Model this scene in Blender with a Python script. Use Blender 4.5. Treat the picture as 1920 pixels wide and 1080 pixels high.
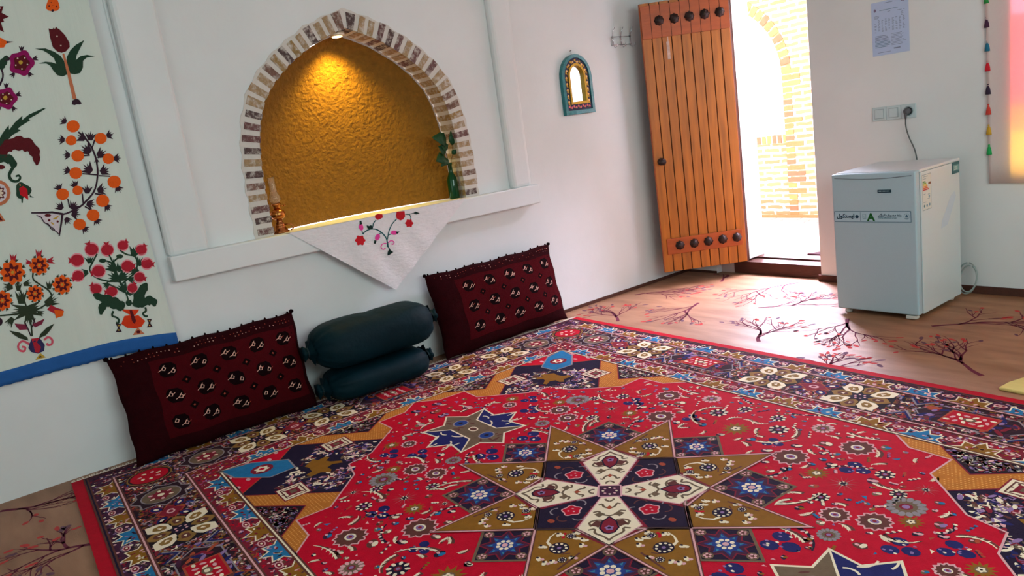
import bpy, bmesh, math, random
from mathutils import Vector, Matrix
PI = math.pi
scn = bpy.context.scene
col = scn.collection
for o in list(bpy.data.objects):
    bpy.data.objects.remove(o, do_unlink=True)

# ------------------------------------------------------------------ camera
CAM = Vector((4.1243, 0.1344, 1.3559))
YAW, PITCH, ROLL, FPX = -0.9390, 0.2043, -0.1410, 1398.08
fw = Vector((math.sin(YAW)*math.cos(PITCH), math.cos(YAW)*math.cos(PITCH), -math.sin(PITCH)))
r0 = fw.cross(Vector((0, 0, 1))).normalized(); u0 = r0.cross(fw)
rt = r0*math.cos(ROLL) + u0*math.sin(ROLL); up = -r0*math.sin(ROLL) + u0*math.cos(ROLL)
cd = bpy.data.cameras.new('camera'); cam = bpy.data.objects.new('camera', cd); col.objects.link(cam)
mw = Matrix((rt, up, -fw)).transposed().to_4x4(); mw.translation = CAM
cam.matrix_world = mw
cd.sensor_fit = 'HORIZONTAL'; cd.sensor_width = 36.0; cd.lens = FPX/1920*36.0
cd.clip_start = 0.05; cd.clip_end = 200
scn.camera = cam

# ------------------------------------------------------------------ world, lights, exposure
world = bpy.data.worlds.new('sky'); scn.world = world; world.use_nodes = True
bg = world.node_tree.nodes['Background']
bg.inputs['Color'].default_value = (1.0, 0.92, 0.955, 1); bg.inputs['Strength'].default_value = 3.4
vs = scn.view_settings
vs.view_transform = 'Standard'; vs.look = 'None'; vs.gamma = 1.0; vs.exposure = -0.07; vs.use_curve_mapping = False

def area_light(name, loc, target, sx, sy, watts, color, portal=False):
    ld = bpy.data.lights.new(name, 'AREA'); ld.shape = 'RECTANGLE'; ld.size = sx; ld.size_y = sy
    ld.energy = watts; ld.color = color
    lo = bpy.data.objects.new(name, ld); col.objects.link(lo); lo.location = loc
    lo.rotation_euler = (Vector(target)-Vector(loc)).to_track_quat('-Z', 'Y').to_euler()
    if portal: ld.cycles.is_portal = True
    return lo
# area lamps added for unseen windows; right and front walls have no openings
area_light('fill_lamp_east', (5.72, 2.0, 2.0), (0, 2.0, 1.2), 3.2, 1.2, 84, (0.80, 0.99, 0.98))
area_light('fill_lamp_south', (2.6, -1.28, 1.75), (2.6, 5, 1.2), 2.2, 1.5, 14, (0.82, 0.98, 1.0))
area_light('door_portal', (0.85, 5.36, 1.1), (0.85, 4, 1.1), 0.9, 2.3, 1, (1, 1, 1), portal=True)
area_light('curtain_portal', (3.0, 5.40, 1.45), (3.0, 4, 1.45), 1.3, 1.6, 1, (1, 1, 1), portal=True)

sl = bpy.data.lights.new('hazy_sun', 'SUN'); sl.energy = 110.0; sl.angle = math.radians(66); sl.color = (0.80, 0.77, 1.0)
so = bpy.data.objects.new('hazy_sun', sl); col.objects.link(so); so.location = (-2, 9, 6)
so.rotation_euler = Vector((0.24, -1.0, -0.98)).to_track_quat('-Z', 'Y').to_euler()

# ------------------------------------------------------------------ helpers
def lin(c):
    c /= 255.0
    return c/12.92 if c <= 0.04045 else ((c+0.055)/1.055)**2.4
def rgb(r, g, b): return (lin(r), lin(g), lin(b), 1.0)

MATS = {}
def mat(name, c, rough=0.8, var=0.0, scale=12.0, bump=0.0, bscale=60.0, metal=0.0, spec=0.3, sheen=0.0, detail=4.0, stretch=None, trans=0.0, coat=0.0, bdist=0.01):
    """procedural material: noise-varied colour plus noise bump"""
    if name in MATS: return MATS[name]
    m = bpy.data.materials.new(name); m.use_nodes = True
    nt = m.node_tree; b = nt.nodes['Principled BSDF']
    b.inputs['Roughness'].default_value = rough; b.inputs['Metallic'].default_value = metal
    b.inputs['Specular IOR Level'].default_value = spec
    b.inputs['Sheen Weight'].default_value = sheen
    b.inputs['Coat Weight'].default_value = coat
    b.inputs['Transmission Weight'].default_value = trans
    tc = nt.nodes.new('ShaderNodeTexCoord'); src = tc.outputs['Object']
    if stretch:
        mp = nt.nodes.new('ShaderNodeMapping'); mp.inputs['Scale'].default_value = stretch
        nt.links.new(src, mp.inputs['Vector']); src = mp.outputs['Vector']
    n = nt.nodes.new('ShaderNodeTexNoise'); n.inputs['Scale'].default_value = scale; n.inputs['Detail'].default_value = detail
    nt.links.new(src, n.inputs['Vector'])
    mx = nt.nodes.new('ShaderNodeMix'); mx.data_type = 'RGBA'
    mx.inputs['A'].default_value = [max(0, x*(1-var)) for x in c[:3]]+[1]
    mx.inputs['B'].default_value = [min(1, x*(1+var)) for x in c[:3]]+[1]
    nt.links.new(n.outputs['Fac'], mx.inputs['Factor']); nt.links.new(mx.outputs['Result'], b.inputs['Base Color'])
    if bump > 0:
        n2 = nt.nodes.new('ShaderNodeTexNoise'); n2.inputs['Scale'].default_value = bscale; n2.inputs['Detail'].default_value = 5
        nt.links.new(src, n2.inputs['Vector'])
        bp = nt.nodes.new('ShaderNodeBump'); bp.inputs['Strength'].default_value = bump; bp.inputs['Distance'].default_value = bdist
        nt.links.new(n2.outputs['Fac'], bp.inputs['Height']); nt.links.new(bp.outputs['Normal'], b.inputs['Normal'])
    MATS[name] = m
    return m

class MB:
    """collects faces and links them as ONE mesh object"""
    def __init__(s): s.v = []; s.f = []; s.mi = []; s.sm = []; s.mats = []
    def slot(s, m):
        if m not in s.mats: s.mats.append(m)
        return s.mats.index(m)
    def add(s, verts, faces, m, smooth=False):
        o = len(s.v); k = s.slot(m)
        s.v += [tuple(p) for p in verts]
        for f in faces:
            s.f.append([o+i for i in f]); s.mi.append(k); s.sm.append(smooth)
    def box(s, x0, x1, y0, y1, z0, z1, m):
        v = [(x0,y0,z0),(x1,y0,z0),(x1,y1,z0),(x0,y1,z0),(x0,y0,z1),(x1,y0,z1),(x1,y1,z1),(x0,y1,z1)]
        s.add(v, [(0,3,2,1),(4,5,6,7),(0,1,5,4),(1,2,6,5),(2,3,7,6),(3,0,4,7)], m)
    def prism(s, pts, f0, f1, m, m_side=None):
        """pts: 2-D outline; f0 / f1 map (a, b) to the two end caps"""
        n = len(pts); v = [f0(*p) for p in pts]+[f1(*p) for p in pts]
        s.add(v, [tuple(range(n))[::-1], tuple(range(n, 2*n))], m)
        s.add(v, [(i, (i+1) % n, n+(i+1) % n, n+i) for i in range(n)], m_side or m)
    def tube(s, path, r, m, n=8, caps=True):
        P = [Vector(p) for p in path]; k = len(P)
        R = r if isinstance(r, (list, tuple)) else [r]*k
        vs_, fs = [], []
        t = (P[1]-P[0]).normalized(); a = t.orthogonal().normalized()
        for i in range(k):
            t = (P[min(i+1, k-1)]-P[max(i-1, 0)]).normalized()
            a = (a-t*a.dot(t)).normalized(); b = t.cross(a)
            for j in range(n):
                w = 2*PI*j/n; vs_.append(P[i]+(a*math.cos(w)+b*math.sin(w))*R[i])
        for i in range(k-1):
            for j in range(n):
                fs.append((i*n+j, i*n+(j+1) % n, (i+1)*n+(j+1) % n, (i+1)*n+j))
        if caps: fs += [tuple(range(n))[::-1], tuple(range((k-1)*n, k*n))]
        s.add(vs_, fs, m, True)
    def lathe(s, prof, c, m, n=24, axis='z'):
        vs_, fs = [], []; k = len(prof)
        for r, h in prof:
            for j in range(n):
                w = 2*PI*j/n; a, b = r*math.cos(w), r*math.sin(w)
                if axis == 'z': vs_.append((c[0]+a, c[1]+b, c[2]+h))
                elif axis == 'y': vs_.append((c[0]+a, c[1]+h, c[2]+b))
                else: vs_.append((c[0]+h, c[1]+a, c[2]+b))
        for i in range(k-1):
            for j in range(n):
                fs.append((i*n+j, i*n+(j+1) % n, (i+1)*n+(j+1) % n, (i+1)*n+j))
        if prof[0][0] > 1e-5: fs.append(tuple(range(n))[::-1])
        if prof[-1][0] > 1e-5: fs.append(tuple(range((k-1)*n, k*n)))
        s.add(vs_, fs, m, True)
    def build(s, name, parent=None, origin=None, bevel=0.0, local=False, fixn=True, sub=0):
        """vertices are in world coordinates unless local"""
        me = bpy.data.meshes.new(name); o = bpy.data.objects.new(name, me); col.objects.link(o)
        off = Vector((0, 0, 0))
        if not local:
            if parent is not None:
                q = parent
                while q is not None: off += q.location; q = q.parent
            elif origin is not None: off = Vector(origin)
        me.from_pydata([tuple(Vector(p)-off) for p in s.v], [], s.f)
        for m in s.mats: me.materials.append(m)
        me.polygons.foreach_set('material_index', s.mi); me.polygons.foreach_set('use_smooth', s.sm)
        if fixn:
            bm = bmesh.new(); bm.from_mesh(me)
            bmesh.ops.remove_doubles(bm, verts=bm.verts, dist=1e-6)
            bmesh.ops.recalc_face_normals(bm, faces=bm.faces); bm.to_mesh(me); bm.free()
        me.update()
        if parent is not None: o.parent = parent
        elif origin is not None: o.location = origin
        if bevel > 0:
            md = o.modifiers.new('bevel', 'BEVEL'); md.width = bevel; md.segments = 3; md.limit_method = 'ANGLE'; md.angle_limit = 0.6
        if sub:
            md = o.modifiers.new('subdivision', 'SUBSURF'); md.levels = sub; md.render_levels = sub
        return o

def empty(name, loc):
    o = bpy.data.objects.new(name, None); col.objects.link(o); o.location = loc; o.empty_display_size = 0.05
    return o
def tag(o, label=None, cat=None, group=None, kind=None):
    if label: o['label'] = label
    if cat: o['category'] = cat
    if group: o['group'] = group
    if kind: o['kind'] = kind
    return o
def struct(o): o['kind'] = 'structure'; return o
def copy_thing(o, parent=None):
    c = o.copy(); col.objects.link(c)
    if parent is not None: c.parent = parent
    for ch in list(o.children): copy_thing(ch, c)
    return c

class Paint:
    """flat pattern pieces laid over a surface; surf(a, b, lift) -> point"""
    def __init__(s, mb, surf, step=0.00022, lift=0.0004, maxlen=None):
        s.mb = mb; s.surf = surf; s.step = step; s.lift = lift; s.maxlen = maxlen
    def poly(s, pts, m, layer=1):
        ar = sum(pts[i-1][0]*pts[i][1]-pts[i][0]*pts[i-1][1] for i in range(len(pts)))
        if ar < 0: pts = pts[::-1]
        if s.maxlen:
            bm = bmesh.new(); vs_ = [bm.verts.new((a, b, 0)) for a, b in pts]
            try: bm.faces.new(vs_)
            except ValueError: bm.free(); return
            bm.normal_update(); bmesh.ops.triangulate(bm, faces=bm.faces)
            for _ in range(4):
                le = [e for e in bm.edges if e.calc_length() > s.maxlen]
                if not le: break
                bmesh.ops.subdivide_edges(bm, edges=le, cuts=1); bmesh.ops.triangulate(bm, faces=bm.faces)
            bm.verts.index_update()
            s.mb.add([s.surf(v.co.x, v.co.y, s.lift+layer*s.step) for v in bm.verts], [[v.index for v in f.verts] for f in bm.faces], m)
            bm.free(); return
        s.mb.add([s.surf(a, b, s.lift+layer*s.step) for a, b in pts], [tuple(range(len(pts)))], m)
    def strip_or_poly(s, pts, m, layer):
        if layer >= 100:        # a ribbon: one side, then the other side backwards
            n = len(pts)//2; L, R = pts[:n], pts[n:][::-1]
            for i in range(n-1):
                q = [L[i], L[i+1], R[i+1], R[i]]
                q = [a for k, a in enumerate(q) if a != q[k-1]]
                if len(q) > 2: s.poly(q, m, layer-100)
        else:
            q = [a for k, a in enumerate(pts) if a != pts[k-1]]
            if len(q) > 2: s.poly(q, m, layer)
    def line(s, pts, w, m, layer=1, closed=False, w2=None):
        n = len(pts); L = []; R = []
        for i in range(n):
            if closed: p0, p1 = pts[i-1], pts[(i+1) % n]
            else: p0, p1 = pts[max(i-1, 0)], pts[min(i+1, n-1)]
            c = pts[i]
            d1 = Vector((c[0]-p0[0], c[1]-p0[1])); d2 = Vector((p1[0]-c[0], p1[1]-c[1]))
            if d1.length < 1e-9: d1 = d2
            if d2.length < 1e-9: d2 = d1
            d1.normalize(); d2.normalize(); t = d1+d2
            if t.length < 1e-6: t = d1.copy()
            t.normalize(); nn = Vector((-t.y, t.x)); k = 1/max(0.45, abs(t.dot(d1)))
            ww = (w if w2 is None else w+(w2-w)*i/max(1, n-1))*0.5*k
            L.append((c[0]+nn.x*ww, c[1]+nn.y*ww)); R.append((c[0]-nn.x*ww, c[1]-nn.y*ww))
        for i in range(n if closed else n-1):
            j = (i+1) % n
            s.poly([L[i], L[j], R[j], R[i]], m, layer)
def ell(cx, cy, rx, ry=None, n=12, a=0.0):
    ry = rx if ry is None else ry; ca, sa = math.cos(a), math.sin(a)
    return [(cx+rx*math.cos(t)*ca-ry*math.sin(t)*sa, cy+rx*math.cos(t)*sa+ry*math.sin(t)*ca) for t in [2*PI*i/n for i in range(n)]]
def starpts(cx, cy, r1, r2, n, a0=0.0):
    return [(cx+(r1 if i % 2 == 0 else r2)*math.cos(a0+PI*i/n), cy+(r1 if i % 2 == 0 else r2)*math.sin(a0+PI*i/n)) for i in range(2*n)]
def petals(cx, cy, r, n, k=0.18, m=40, a0=0.0):
    return [(cx+r*(1+k*math.cos(n*(t-a0)))*math.cos(t), cy+r*(1+k*math.cos(n*(t-a0)))*math.sin(t)) for t in [2*PI*i/m for i in range(m)]]
def curve(pts, k=2):
    P = [Vector(q) for q in pts]
    for _ in range(k):
        Q = [P[0]]
        for a, b in zip(P[:-1], P[1:]): Q += [a*.75+b*.25, a*.25+b*.75]
        Q.append(P[-1]); P = Q
    return [tuple(q) for q in P]

# ------------------------------------------------------------------ setting materials
def plaster_mat(name, c, c2):
    m = bpy.data.materials.new(name); m.use_nodes = True; nt = m.node_tree; b = nt.nodes['Principled BSDF']
    b.inputs['Roughness'].default_value = 0.9; b.inputs['Specular IOR Level'].default_value = 0.15
    tc = nt.nodes.new('ShaderNodeTexCoord')
    n = nt.nodes.new('ShaderNodeTexNoise'); n.inputs['Scale'].default_value = 1.7; n.inputs['Detail'].default_value = 6
    rp = nt.nodes.new('ShaderNodeValToRGB'); rp.color_ramp.elements[0].position = 0.35; rp.color_ramp.elements[1].position = 0.7
    rp.color_ramp.elements[0].color = c; rp.color_ramp.elements[1].color = c2
    nt.links.new(tc.outputs['Object'], n.inputs['Vector']); nt.links.new(n.outputs['Fac'], rp.inputs['Fac']); nt.links.new(rp.outputs['Color'], b.inputs['Base Color'])
    n2 = nt.nodes.new('ShaderNodeTexNoise'); n2.inputs['Scale'].default_value = 9; n2.inputs['Detail'].default_value = 8
    nt.links.new(tc.outputs['Object'], n2.inputs['Vector'])
    bp = nt.nodes.new('ShaderNodeBump'); bp.inputs['Strength'].default_value = 0.12; bp.inputs['Distance'].default_value = 0.02
    nt.links.new(n2.outputs['Fac'], bp.inputs['Height']); nt.links.new(bp.outputs['Normal'], b.inputs['Normal'])
    return m
WHITE = plaster_mat('white_plaster', (0.74, 0.765, 0.76, 1), (0.80, 0.82, 0.82, 1))
STRAW = mat('straw_plaster', rgb(132, 90, 30), 0.95, 0.3, 30, 1.0, 42, detail=8, bdist=.018)
MORTAR = mat('arch_mortar', rgb(214, 208, 200), 0.95, 0.08, 20, 0.4, 70)
def brick_mat(name, c):
    m = mat(name, c, 0.95, 0.35, 60, 0.6, 90); nt = m.node_tree; b = nt.nodes['Principled BSDF']; src = b.inputs['Base Color'].links[0].from_socket
    tc = nt.nodes.new('ShaderNodeTexCoord'); n = nt.nodes.new('ShaderNodeTexNoise'); n.inputs['Scale'].default_value = 34; n.inputs['Detail'].default_value = 8; n.inputs['Roughness'].default_value = .7
    rp = nt.nodes.new('ShaderNodeValToRGB'); rp.color_ramp.elements[0].position = .47; rp.color_ramp.elements[1].position = .66
    mx = nt.nodes.new('ShaderNodeMix'); mx.data_type = 'RGBA'; mx.inputs['B'].default_value = rgb(206, 198, 188)
    nt.links.new(tc.outputs['Object'], n.inputs['Vector']); nt.links.new(n.outputs['Fac'], rp.inputs['Fac']); nt.links.new(rp.outputs['Color'], mx.inputs['Factor']); nt.links.new(src, mx.inputs['A']); nt.links.new(mx.outputs['Result'], b.inputs['Base Color'])
    return m
BR = [brick_mat('brick_brown', rgb(122, 92, 80)), brick_mat('brick_tan', rgb(166, 138, 104)), brick_mat('brick_dark', rgb(92, 72, 70)), brick_mat('brick_ochre', rgb(158, 126, 80)), brick_mat('brick_plum', rgb(112, 78, 76))]
WOOD = mat('varnished_wood', rgb(176, 100, 24), 0.42, 0.6, 3.0, 0.15, 8, spec=0.4, stretch=(9, 9, 0.8), detail=8)
WOODB = mat('varnished_wood_batten', rgb(172, 78, 22), 0.42, 0.35, 3.0, 0.15, 8, spec=0.4, stretch=(2, 2, 9), detail=8)
GROOVE = mat('dark_groove', rgb(70, 26, 10), 0.7)
DARKWOOD = mat('dark_reddish_wood', rgb(72, 36, 26), 0.5, 0.4, 3, 0.2, 8, stretch=(2, 9, 9), detail=8)
IRON = mat('dark_iron', rgb(62, 50, 48), 0.38, 0.3, 60, 0.3, 120, metal=0.7)
CHROME = mat('chrome_wire', rgb(205, 205, 210), 0.2, 0.05, 30, metal=1.0)
BASEB = mat('baseboard_carpet', rgb(84, 50, 40), 0.95, 0.25, 60, 0.4, 150)

# ------------------------------------------------------------------ room shell
YB, ZC, XR, YF = 5.0229, 2.75, 5.8, -1.35
# inner edge of the niche arch, (y, z), left foot over the apex to the right foot
YM = 2.228
ARCH_L = [(1.572, 0.98), (1.572, 1.10), (1.573, 1.24), (1.580, 1.37), (1.594, 1.475), (1.622, 1.595), (1.668, 1.705), (1.749, 1.805), (1.862, 1.900), (2.016, 1.995), (2.137, 2.043), (YM, 2.075)]
ARCH = ARCH_L+[(2*YM-y, z) for y, z in ARCH_L[-2::-1]]
def wall_left():
    mb = MB()
    y0, y1 = YF-0.3, YB+0.0
    # vertical strips above and beside the arch (the sill closes the foot)
    def strip(ya, yb, za, zb):
        return
    v, f = [], []
    outer = [(y0, 0), (y1, 0), (y1, ZC), (y0, ZC)]
    bm = bmesh.new()
    def loop(pts, x):
        vs_ = [bm.verts.new((x, a, b)) for a, b in pts]
        return vs_, [bm.edges.new((vs_[i], vs_[(i+1) % len(vs_)])) for i in range(len(vs_))]
    for x in (0.0, -0.5):
        _, e1 = loop(outer, x); _, e2 = loop(ARCH, x)
        bmesh.ops.triangle_fill(bm, use_beauty=True, edges=e1+e2)
    bm.verts.index_update()
    mb.add([tuple(q.co) for q in bm.verts], [[q.index for q in t.verts] for t in bm.faces], WHITE)
    bm.free()
    n = 4
    for a, b in zip(outer, outer[1:]+outer[:1]):
        mb.add([(0, *a), (0, *b), (-0.5, *b), (-0.5, *a)], [(0, 1, 2, 3)], WHITE)
    return struct(mb.build('wall_left'))
wall_left()
def niche():
    """straw plaster lining of the niche: reveal, then a shallow apse"""
    mb = MB(); n = len(ARCH); D = 0.15
    inner = [(YM+(y-YM)*0.985, 0.98+(z-0.98)*0.988) for y, z in ARCH]
    ft = [(-D, y, z) for y, z in inner]
    rings = 10; vs_ = []; fs = []
    for k in range(rings+1):
        s = k/rings
        for y, z in inner:
            # towards the centre line the back deepens
            yy = YM+(y-YM)*(1-s*0.98); zz = 0.98+(z-0.98)*(1-s*0.0)
            zz = z if s == 0 else 0.98+(z-0.98)*(1-0.96*s) if False else z*(1-s)+(0.98+(z-0.98)*(1-s))*s
            vs_.append((-D-0.15*math.sin(s*PI/2)**0.8, yy, zz))
    for k in range(rings):
        for i in range(n-1):
            fs.append((k*n+i, k*n+i+1, (k+1)*n+i+1, (k+1)*n+i))
    mb.add(vs_, fs, STRAW, True)
    # floor of the niche
    mb.add([(-0.5, 1.5, 0.975), (0.01, 1.5, 0.975), (0.01, 2.96, 0.975), (-0.5, 2.96, 0.975)], [(0, 1, 2, 3)], WHITE)
    o = mb.build('wall_niche', fixn=False); struct(o)
    return o
niche()

def brick_arch():
    rnd = random.Random(7)
    mb = MB()
    # polyline parameterised by length
    P = [Vector(q) for q in ARCH]; acc = [0]
    for a, b in zip(P, P[1:]): acc.append(acc[-1]+(b-a).length)
    def at(s):
        s = max(0, min(acc[-1], s))
        for i in range(len(P)-1):
            if s <= acc[i+1]+1e-9:
                t = (s-acc[i])/(acc[i+1]-acc[i]); break
        p = P[i].lerp(P[i+1], t)
        def nrm(k):
            k = max(0, min(len(P)-2, k)); d = (P[k+1]-P[k]).normalized(); return Vector((-d.y, d.x))
        q = nrm(i).lerp(nrm(i+1 if t > .5 else i-1), abs(t-.5))
        return p, q.normalized()
    # mortar band behind the bricks: front ring and soffit
    N = 90; w = 0.105
    fr, so = [], []
    for k in range(N+1):
        p, nn = at(acc[-1]*k/N); q = p+nn*w*(1+0.05*math.sin(k*1.7))
        if k in (0, N): q.y = p.y
        fr += [(0.004, p.x, p.y), (0.004, q.x, q.y)]; so += [(0.004, p.x, p.y), (-0.15, p.x, p.y)]
    mb.add(fr, [(2*i, 2*i+1, 2*i+3, 2*i+2) for i in range(N)], MORTAR)
    mb.add(so, [(2*i, 2*i+1, 2*i+3, 2*i+2) for i in range(N)], MORTAR)
    # outer edge of the mortar ring
    ed = []
    for k in range(N+1): ed += [fr[2*k+1], (-0.01, fr[2*k+1][1], fr[2*k+1][2])]
    mb.add(ed, [(2*i, 2*i+1, 2*i+3, 2*i+2) for i in range(N)], MORTAR)
    NB = 46; L = acc[-1]/NB
    for k in range(NB):
        s0 = (k+0.2+rnd.uniform(-.04, .04))*L; s1 = (k+0.80+rnd.uniform(-.05, .05))*L
        m = BR[rnd.choice([0, 1, 1, 2, 3, 4, 0])]; m2 = BR[rnd.choice([1, 3, 3, 1])]
        (p0, n0), (p1, n1) = at(s0), at(s1)
        lo, hi = -0.004, 0.098+rnd.uniform(-.012, .008)
        a, b = p0+n0*lo, p1+n1*lo; c, d = p1+n1*hi, p0+n0*hi
        mid0 = (c+d)/2
        e = rnd.uniform(-.004, .004)
        X0, X1 = -0.148, 0.007+rnd.uniform(-.001, .002)
        spl = a.lerp(d, .5), b.lerp(c, .5)
        V = [(X1, a.x, a.y), (X1, b.x, b.y), (X1, c.x, c.y), (X1, d.x, d.y), (X0, a.x, a.y), (X0, b.x, b.y), (X0, c.x, c.y), (X0, d.x, d.y)]
        mb.add(V, [(0, 1, 2, 3), (2, 3, 7, 6)], m); mb.add(V, [(0, 1, 5, 4), (1, 2, 6, 5), (3, 0, 4, 7)], m2 if rnd.random() < .6 else m)
    o = mb.build('trim_1'); return struct(o)
brick_arch()

def frame_and_sill():
    mb = MB()
    T, D = 2.6, 0.05
    for a, b in ((1.0, 1.212), (3.25, 3.42)):
        mb.box(-0.02, D, a, b, 0.97, T, WHITE)
    mb.box(-0.02, D, 1.0, 3.42, T, ZC-0.0, WHITE)
    o = mb.build('trim_2', bevel=0.03); struct(o)
    mb = MB(); mb.box(-0.02, 0.075, 1.0, 3.455, 0.848, 0.979, WHITE)
    o = mb.build('trim_3', bevel=0.008); struct(o)
frame_and_sill()

def wall_back():
    mb = MB(); Y1 = YB+0.30
    B = lambda x0, x1, y0, z0, z1: mb.box(x0, x1, y0, Y1, z0, z1, WHITE)
    B(-0.5, 0.30, YB, 0, ZC); B(0.30, 0.43, YB+0.24, 0, ZC); mb.box(0.43, 0.552, YB+0.10, Y1, 0.112, ZC, WHITE)
    B(0.43, 1.217, YB+0.0, 2.30, ZC)
    B(1.217, 2.42, YB, 0, ZC); B(2.42, 3.60, YB, 0, 0.70); B(2.42, 3.60, YB, 2.15, ZC); B(3.60, XR+0.3, YB, 0, ZC)
    return struct(mb.build('wall_back'))
wall_back()
def boxes(name, items, m, **k):
    mb = MB()
    for b in items: mb.box(*b, m)
    return struct(mb.build(name, **k))
boxes('wall_right', [(XR, XR+0.3, YF-0.3, YB+0.3, 0, ZC)], WHITE)
boxes('wall_front', [(-0.5, XR+0.3, YF-0.3, YF, 0, ZC)], WHITE)
boxes('ceiling', [(-0.5, XR+0.3, YF-0.3, YB+0.3, ZC, ZC+0.2)], WHITE)
boxes('baseboard_back', [(1.20, XR, YB-0.012, YB+0.002, 0, 0.047)], BASEB)
boxes('baseboard_left', [(0, 0.012, 3.55, YB, 0, 0.022), (0.0, 0.30, YB-0.012, YB, 0, 0.018)], BASEB)
# door frame in the recess and the raised wooden threshold
boxes('trim_4', [(0.43, 0.548, YB+0.06, YB+0.10, 0.0, 2.22), (0.43, 1.215, YB+0.06, YB+0.20, 2.16, 2.30)], DARKWOOD)
boxes('trim_5', [(0.43, 1.2165, YB+0.055, YB+0.20, 0, 0.098), (0.43, 1.2165, YB+0.19, YB+0.32, 0, 0.112)], DARKWOOD, bevel=0.004)

# ------------------------------------------------------------------ carpeted floor with a bare-tree pattern
def floor():
    rnd = random.Random(11)
    m = bpy.data.materials.new('tan_carpet'); m.use_nodes = True; nt = m.node_tree; b = nt.nodes['Principled BSDF']
    b.inputs['Roughness'].default_value = 0.52; b.inputs['Specular IOR Level'].default_value = 0.55
    tc = nt.nodes.new('ShaderNodeTexCoord'); mp = nt.nodes.new('ShaderNodeMapping'); mp.inputs['Scale'].default_value = (1.2, 5.0, 1); mp.inputs['Rotation'].default_value = (0, 0, 0.75)
    n = nt.nodes.new('ShaderNodeTexNoise'); n.inputs['Scale'].default_value = 2.2; n.inputs['Detail'].default_value = 7
    rp = nt.nodes.new('ShaderNodeValToRGB')
    rp.color_ramp.elements[0].position = 0.32; rp.color_ramp.elements[1].position = 0.68
    rp.color_ramp.elements[0].color = rgb(130, 86, 56); rp.color_ramp.elements[1].color = rgb(164, 118, 86)
    nt.links.new(tc.outputs['Object'], mp.inputs['Vector']); nt.links.new(mp.outputs['Vector'], n.inputs['Vector'])
    nt.links.new(n.outputs['Fac'], rp.inputs['Fac']); nt.links.new(rp.outputs['Color'], b.inputs['Base Color'])
    n2 = nt.nodes.new('ShaderNodeTexNoise'); n2.inputs['Scale'].default_value = 260
    bp = nt.nodes.new('ShaderNodeBump'); bp.inputs['Strength'].default_value = 0.35; bp.inputs['Distance'].default_value = 0.005
    nt.links.new(tc.outputs['Object'], n2.inputs['Vector']); nt.links.new(n2.outputs['Fac'], bp.inputs['Height']); nt.links.new(bp.outputs['Normal'], b.inputs['Normal'])
    bark = mat('carpet_branch', rgb(100, 32, 54), 0.95, 0.2, 60); leaf = mat('carpet_leaf_red', rgb(184, 62, 60), 0.95, 0.2, 60); leaf2 = mat('carpet_leaf_grey', rgb(104, 70, 84), 0.95, 0.2, 60)
    mb = MB(); mb.box(-0.5, XR+0.3, YF-0.3, YB+0.06, -0.1, 0.0, m)
    pt = Paint(mb, lambda a, b, l: (a, b, l), step=0.0002, lift=0.0002)
    def inside(a, b): return 0.01 < a < XR and YF < b < YB-0.02 and not (a < 0.30 and b > YB-0.02)
    def branch(p, ang, L, w, depth):
        n_ = 5; pts = [p]; a = ang
        for i in range(n_):
            a += rnd.uniform(-.22, .22); q = (pts[-1][0]+math.cos(a)*L/n_, pts[-1][1]+math.sin(a)*L/n_); pts.append(q)
        pts = [q for q in pts if inside(*q)]
        if len(pts) > 1: pt.line(pts, w, bark, 1, w2=w*.55)
        if len(pts) < n_+1: return
        if depth == 0:
            if rnd.random() < .7:
                q = pts[-1]; c = (q[0]+rnd.uniform(-.02, .02), q[1]+rnd.uniform(-.02, .02))
                if inside(*c) : pt.poly(ell(c[0], c[1], rnd.uniform(.014, .028), rnd.uniform(.008, .013), 8, a+rnd.uniform(-.6, .6)), leaf if rnd.random() < .65 else leaf2, 2)
            return
        k = 2 if depth < 3 else 3
        if depth == 1: k = 2
        for j in range(k):
            t = rnd.choice([2, 3, 4, 5]); q = pts[min(t, len(pts)-1)]
            branch(q, a+rnd.choice([-1, 1])*rnd.uniform(.3, .7), L*rnd.uniform(.65, .95), w*.62, depth-1)
        branch(pts[-1], a+rnd.uniform(-.3, .3), L*.72, w*.62, depth-1)
    trees = [((.55, 3.6), (.25, 3.88)), ((.76, 4.2), (.84, 3.78)), ((1.64, 3.63), (1.35, 3.92)), ((1.84, 4.23), (2.03, 3.84)), ((2.79, 3.64), (2.46, 3.93)), ((2.3, 4.27), (2.6, 4.6)),
             ((1.22, 4.24), (1.58, 4.62)), ((1.09, 4.93), (.85, 4.52)), ((.14, 4.21), (.42, 4.5)), ((.52, 4.78), (.36, 5.02)), ((2.24, 3.38), (2.13, 3.6)), ((.1, .04), (.38, .32)), ((.87, .33), (.74, .06)), ((3.4, 4.1), (3.1, 4.4)), ((1.3, -.2), (1.0, -.5)), ((.5, -.6), (.75, -.3))]
    for a, b in trees:
        d = math.dist(a, b); ang = math.atan2(b[1]-a[1], b[0]-a[0])
        branch(a, ang, d*.5, .024, 3)
    o = mb.build('floor', fixn=False); return struct(o)
floor()

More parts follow.
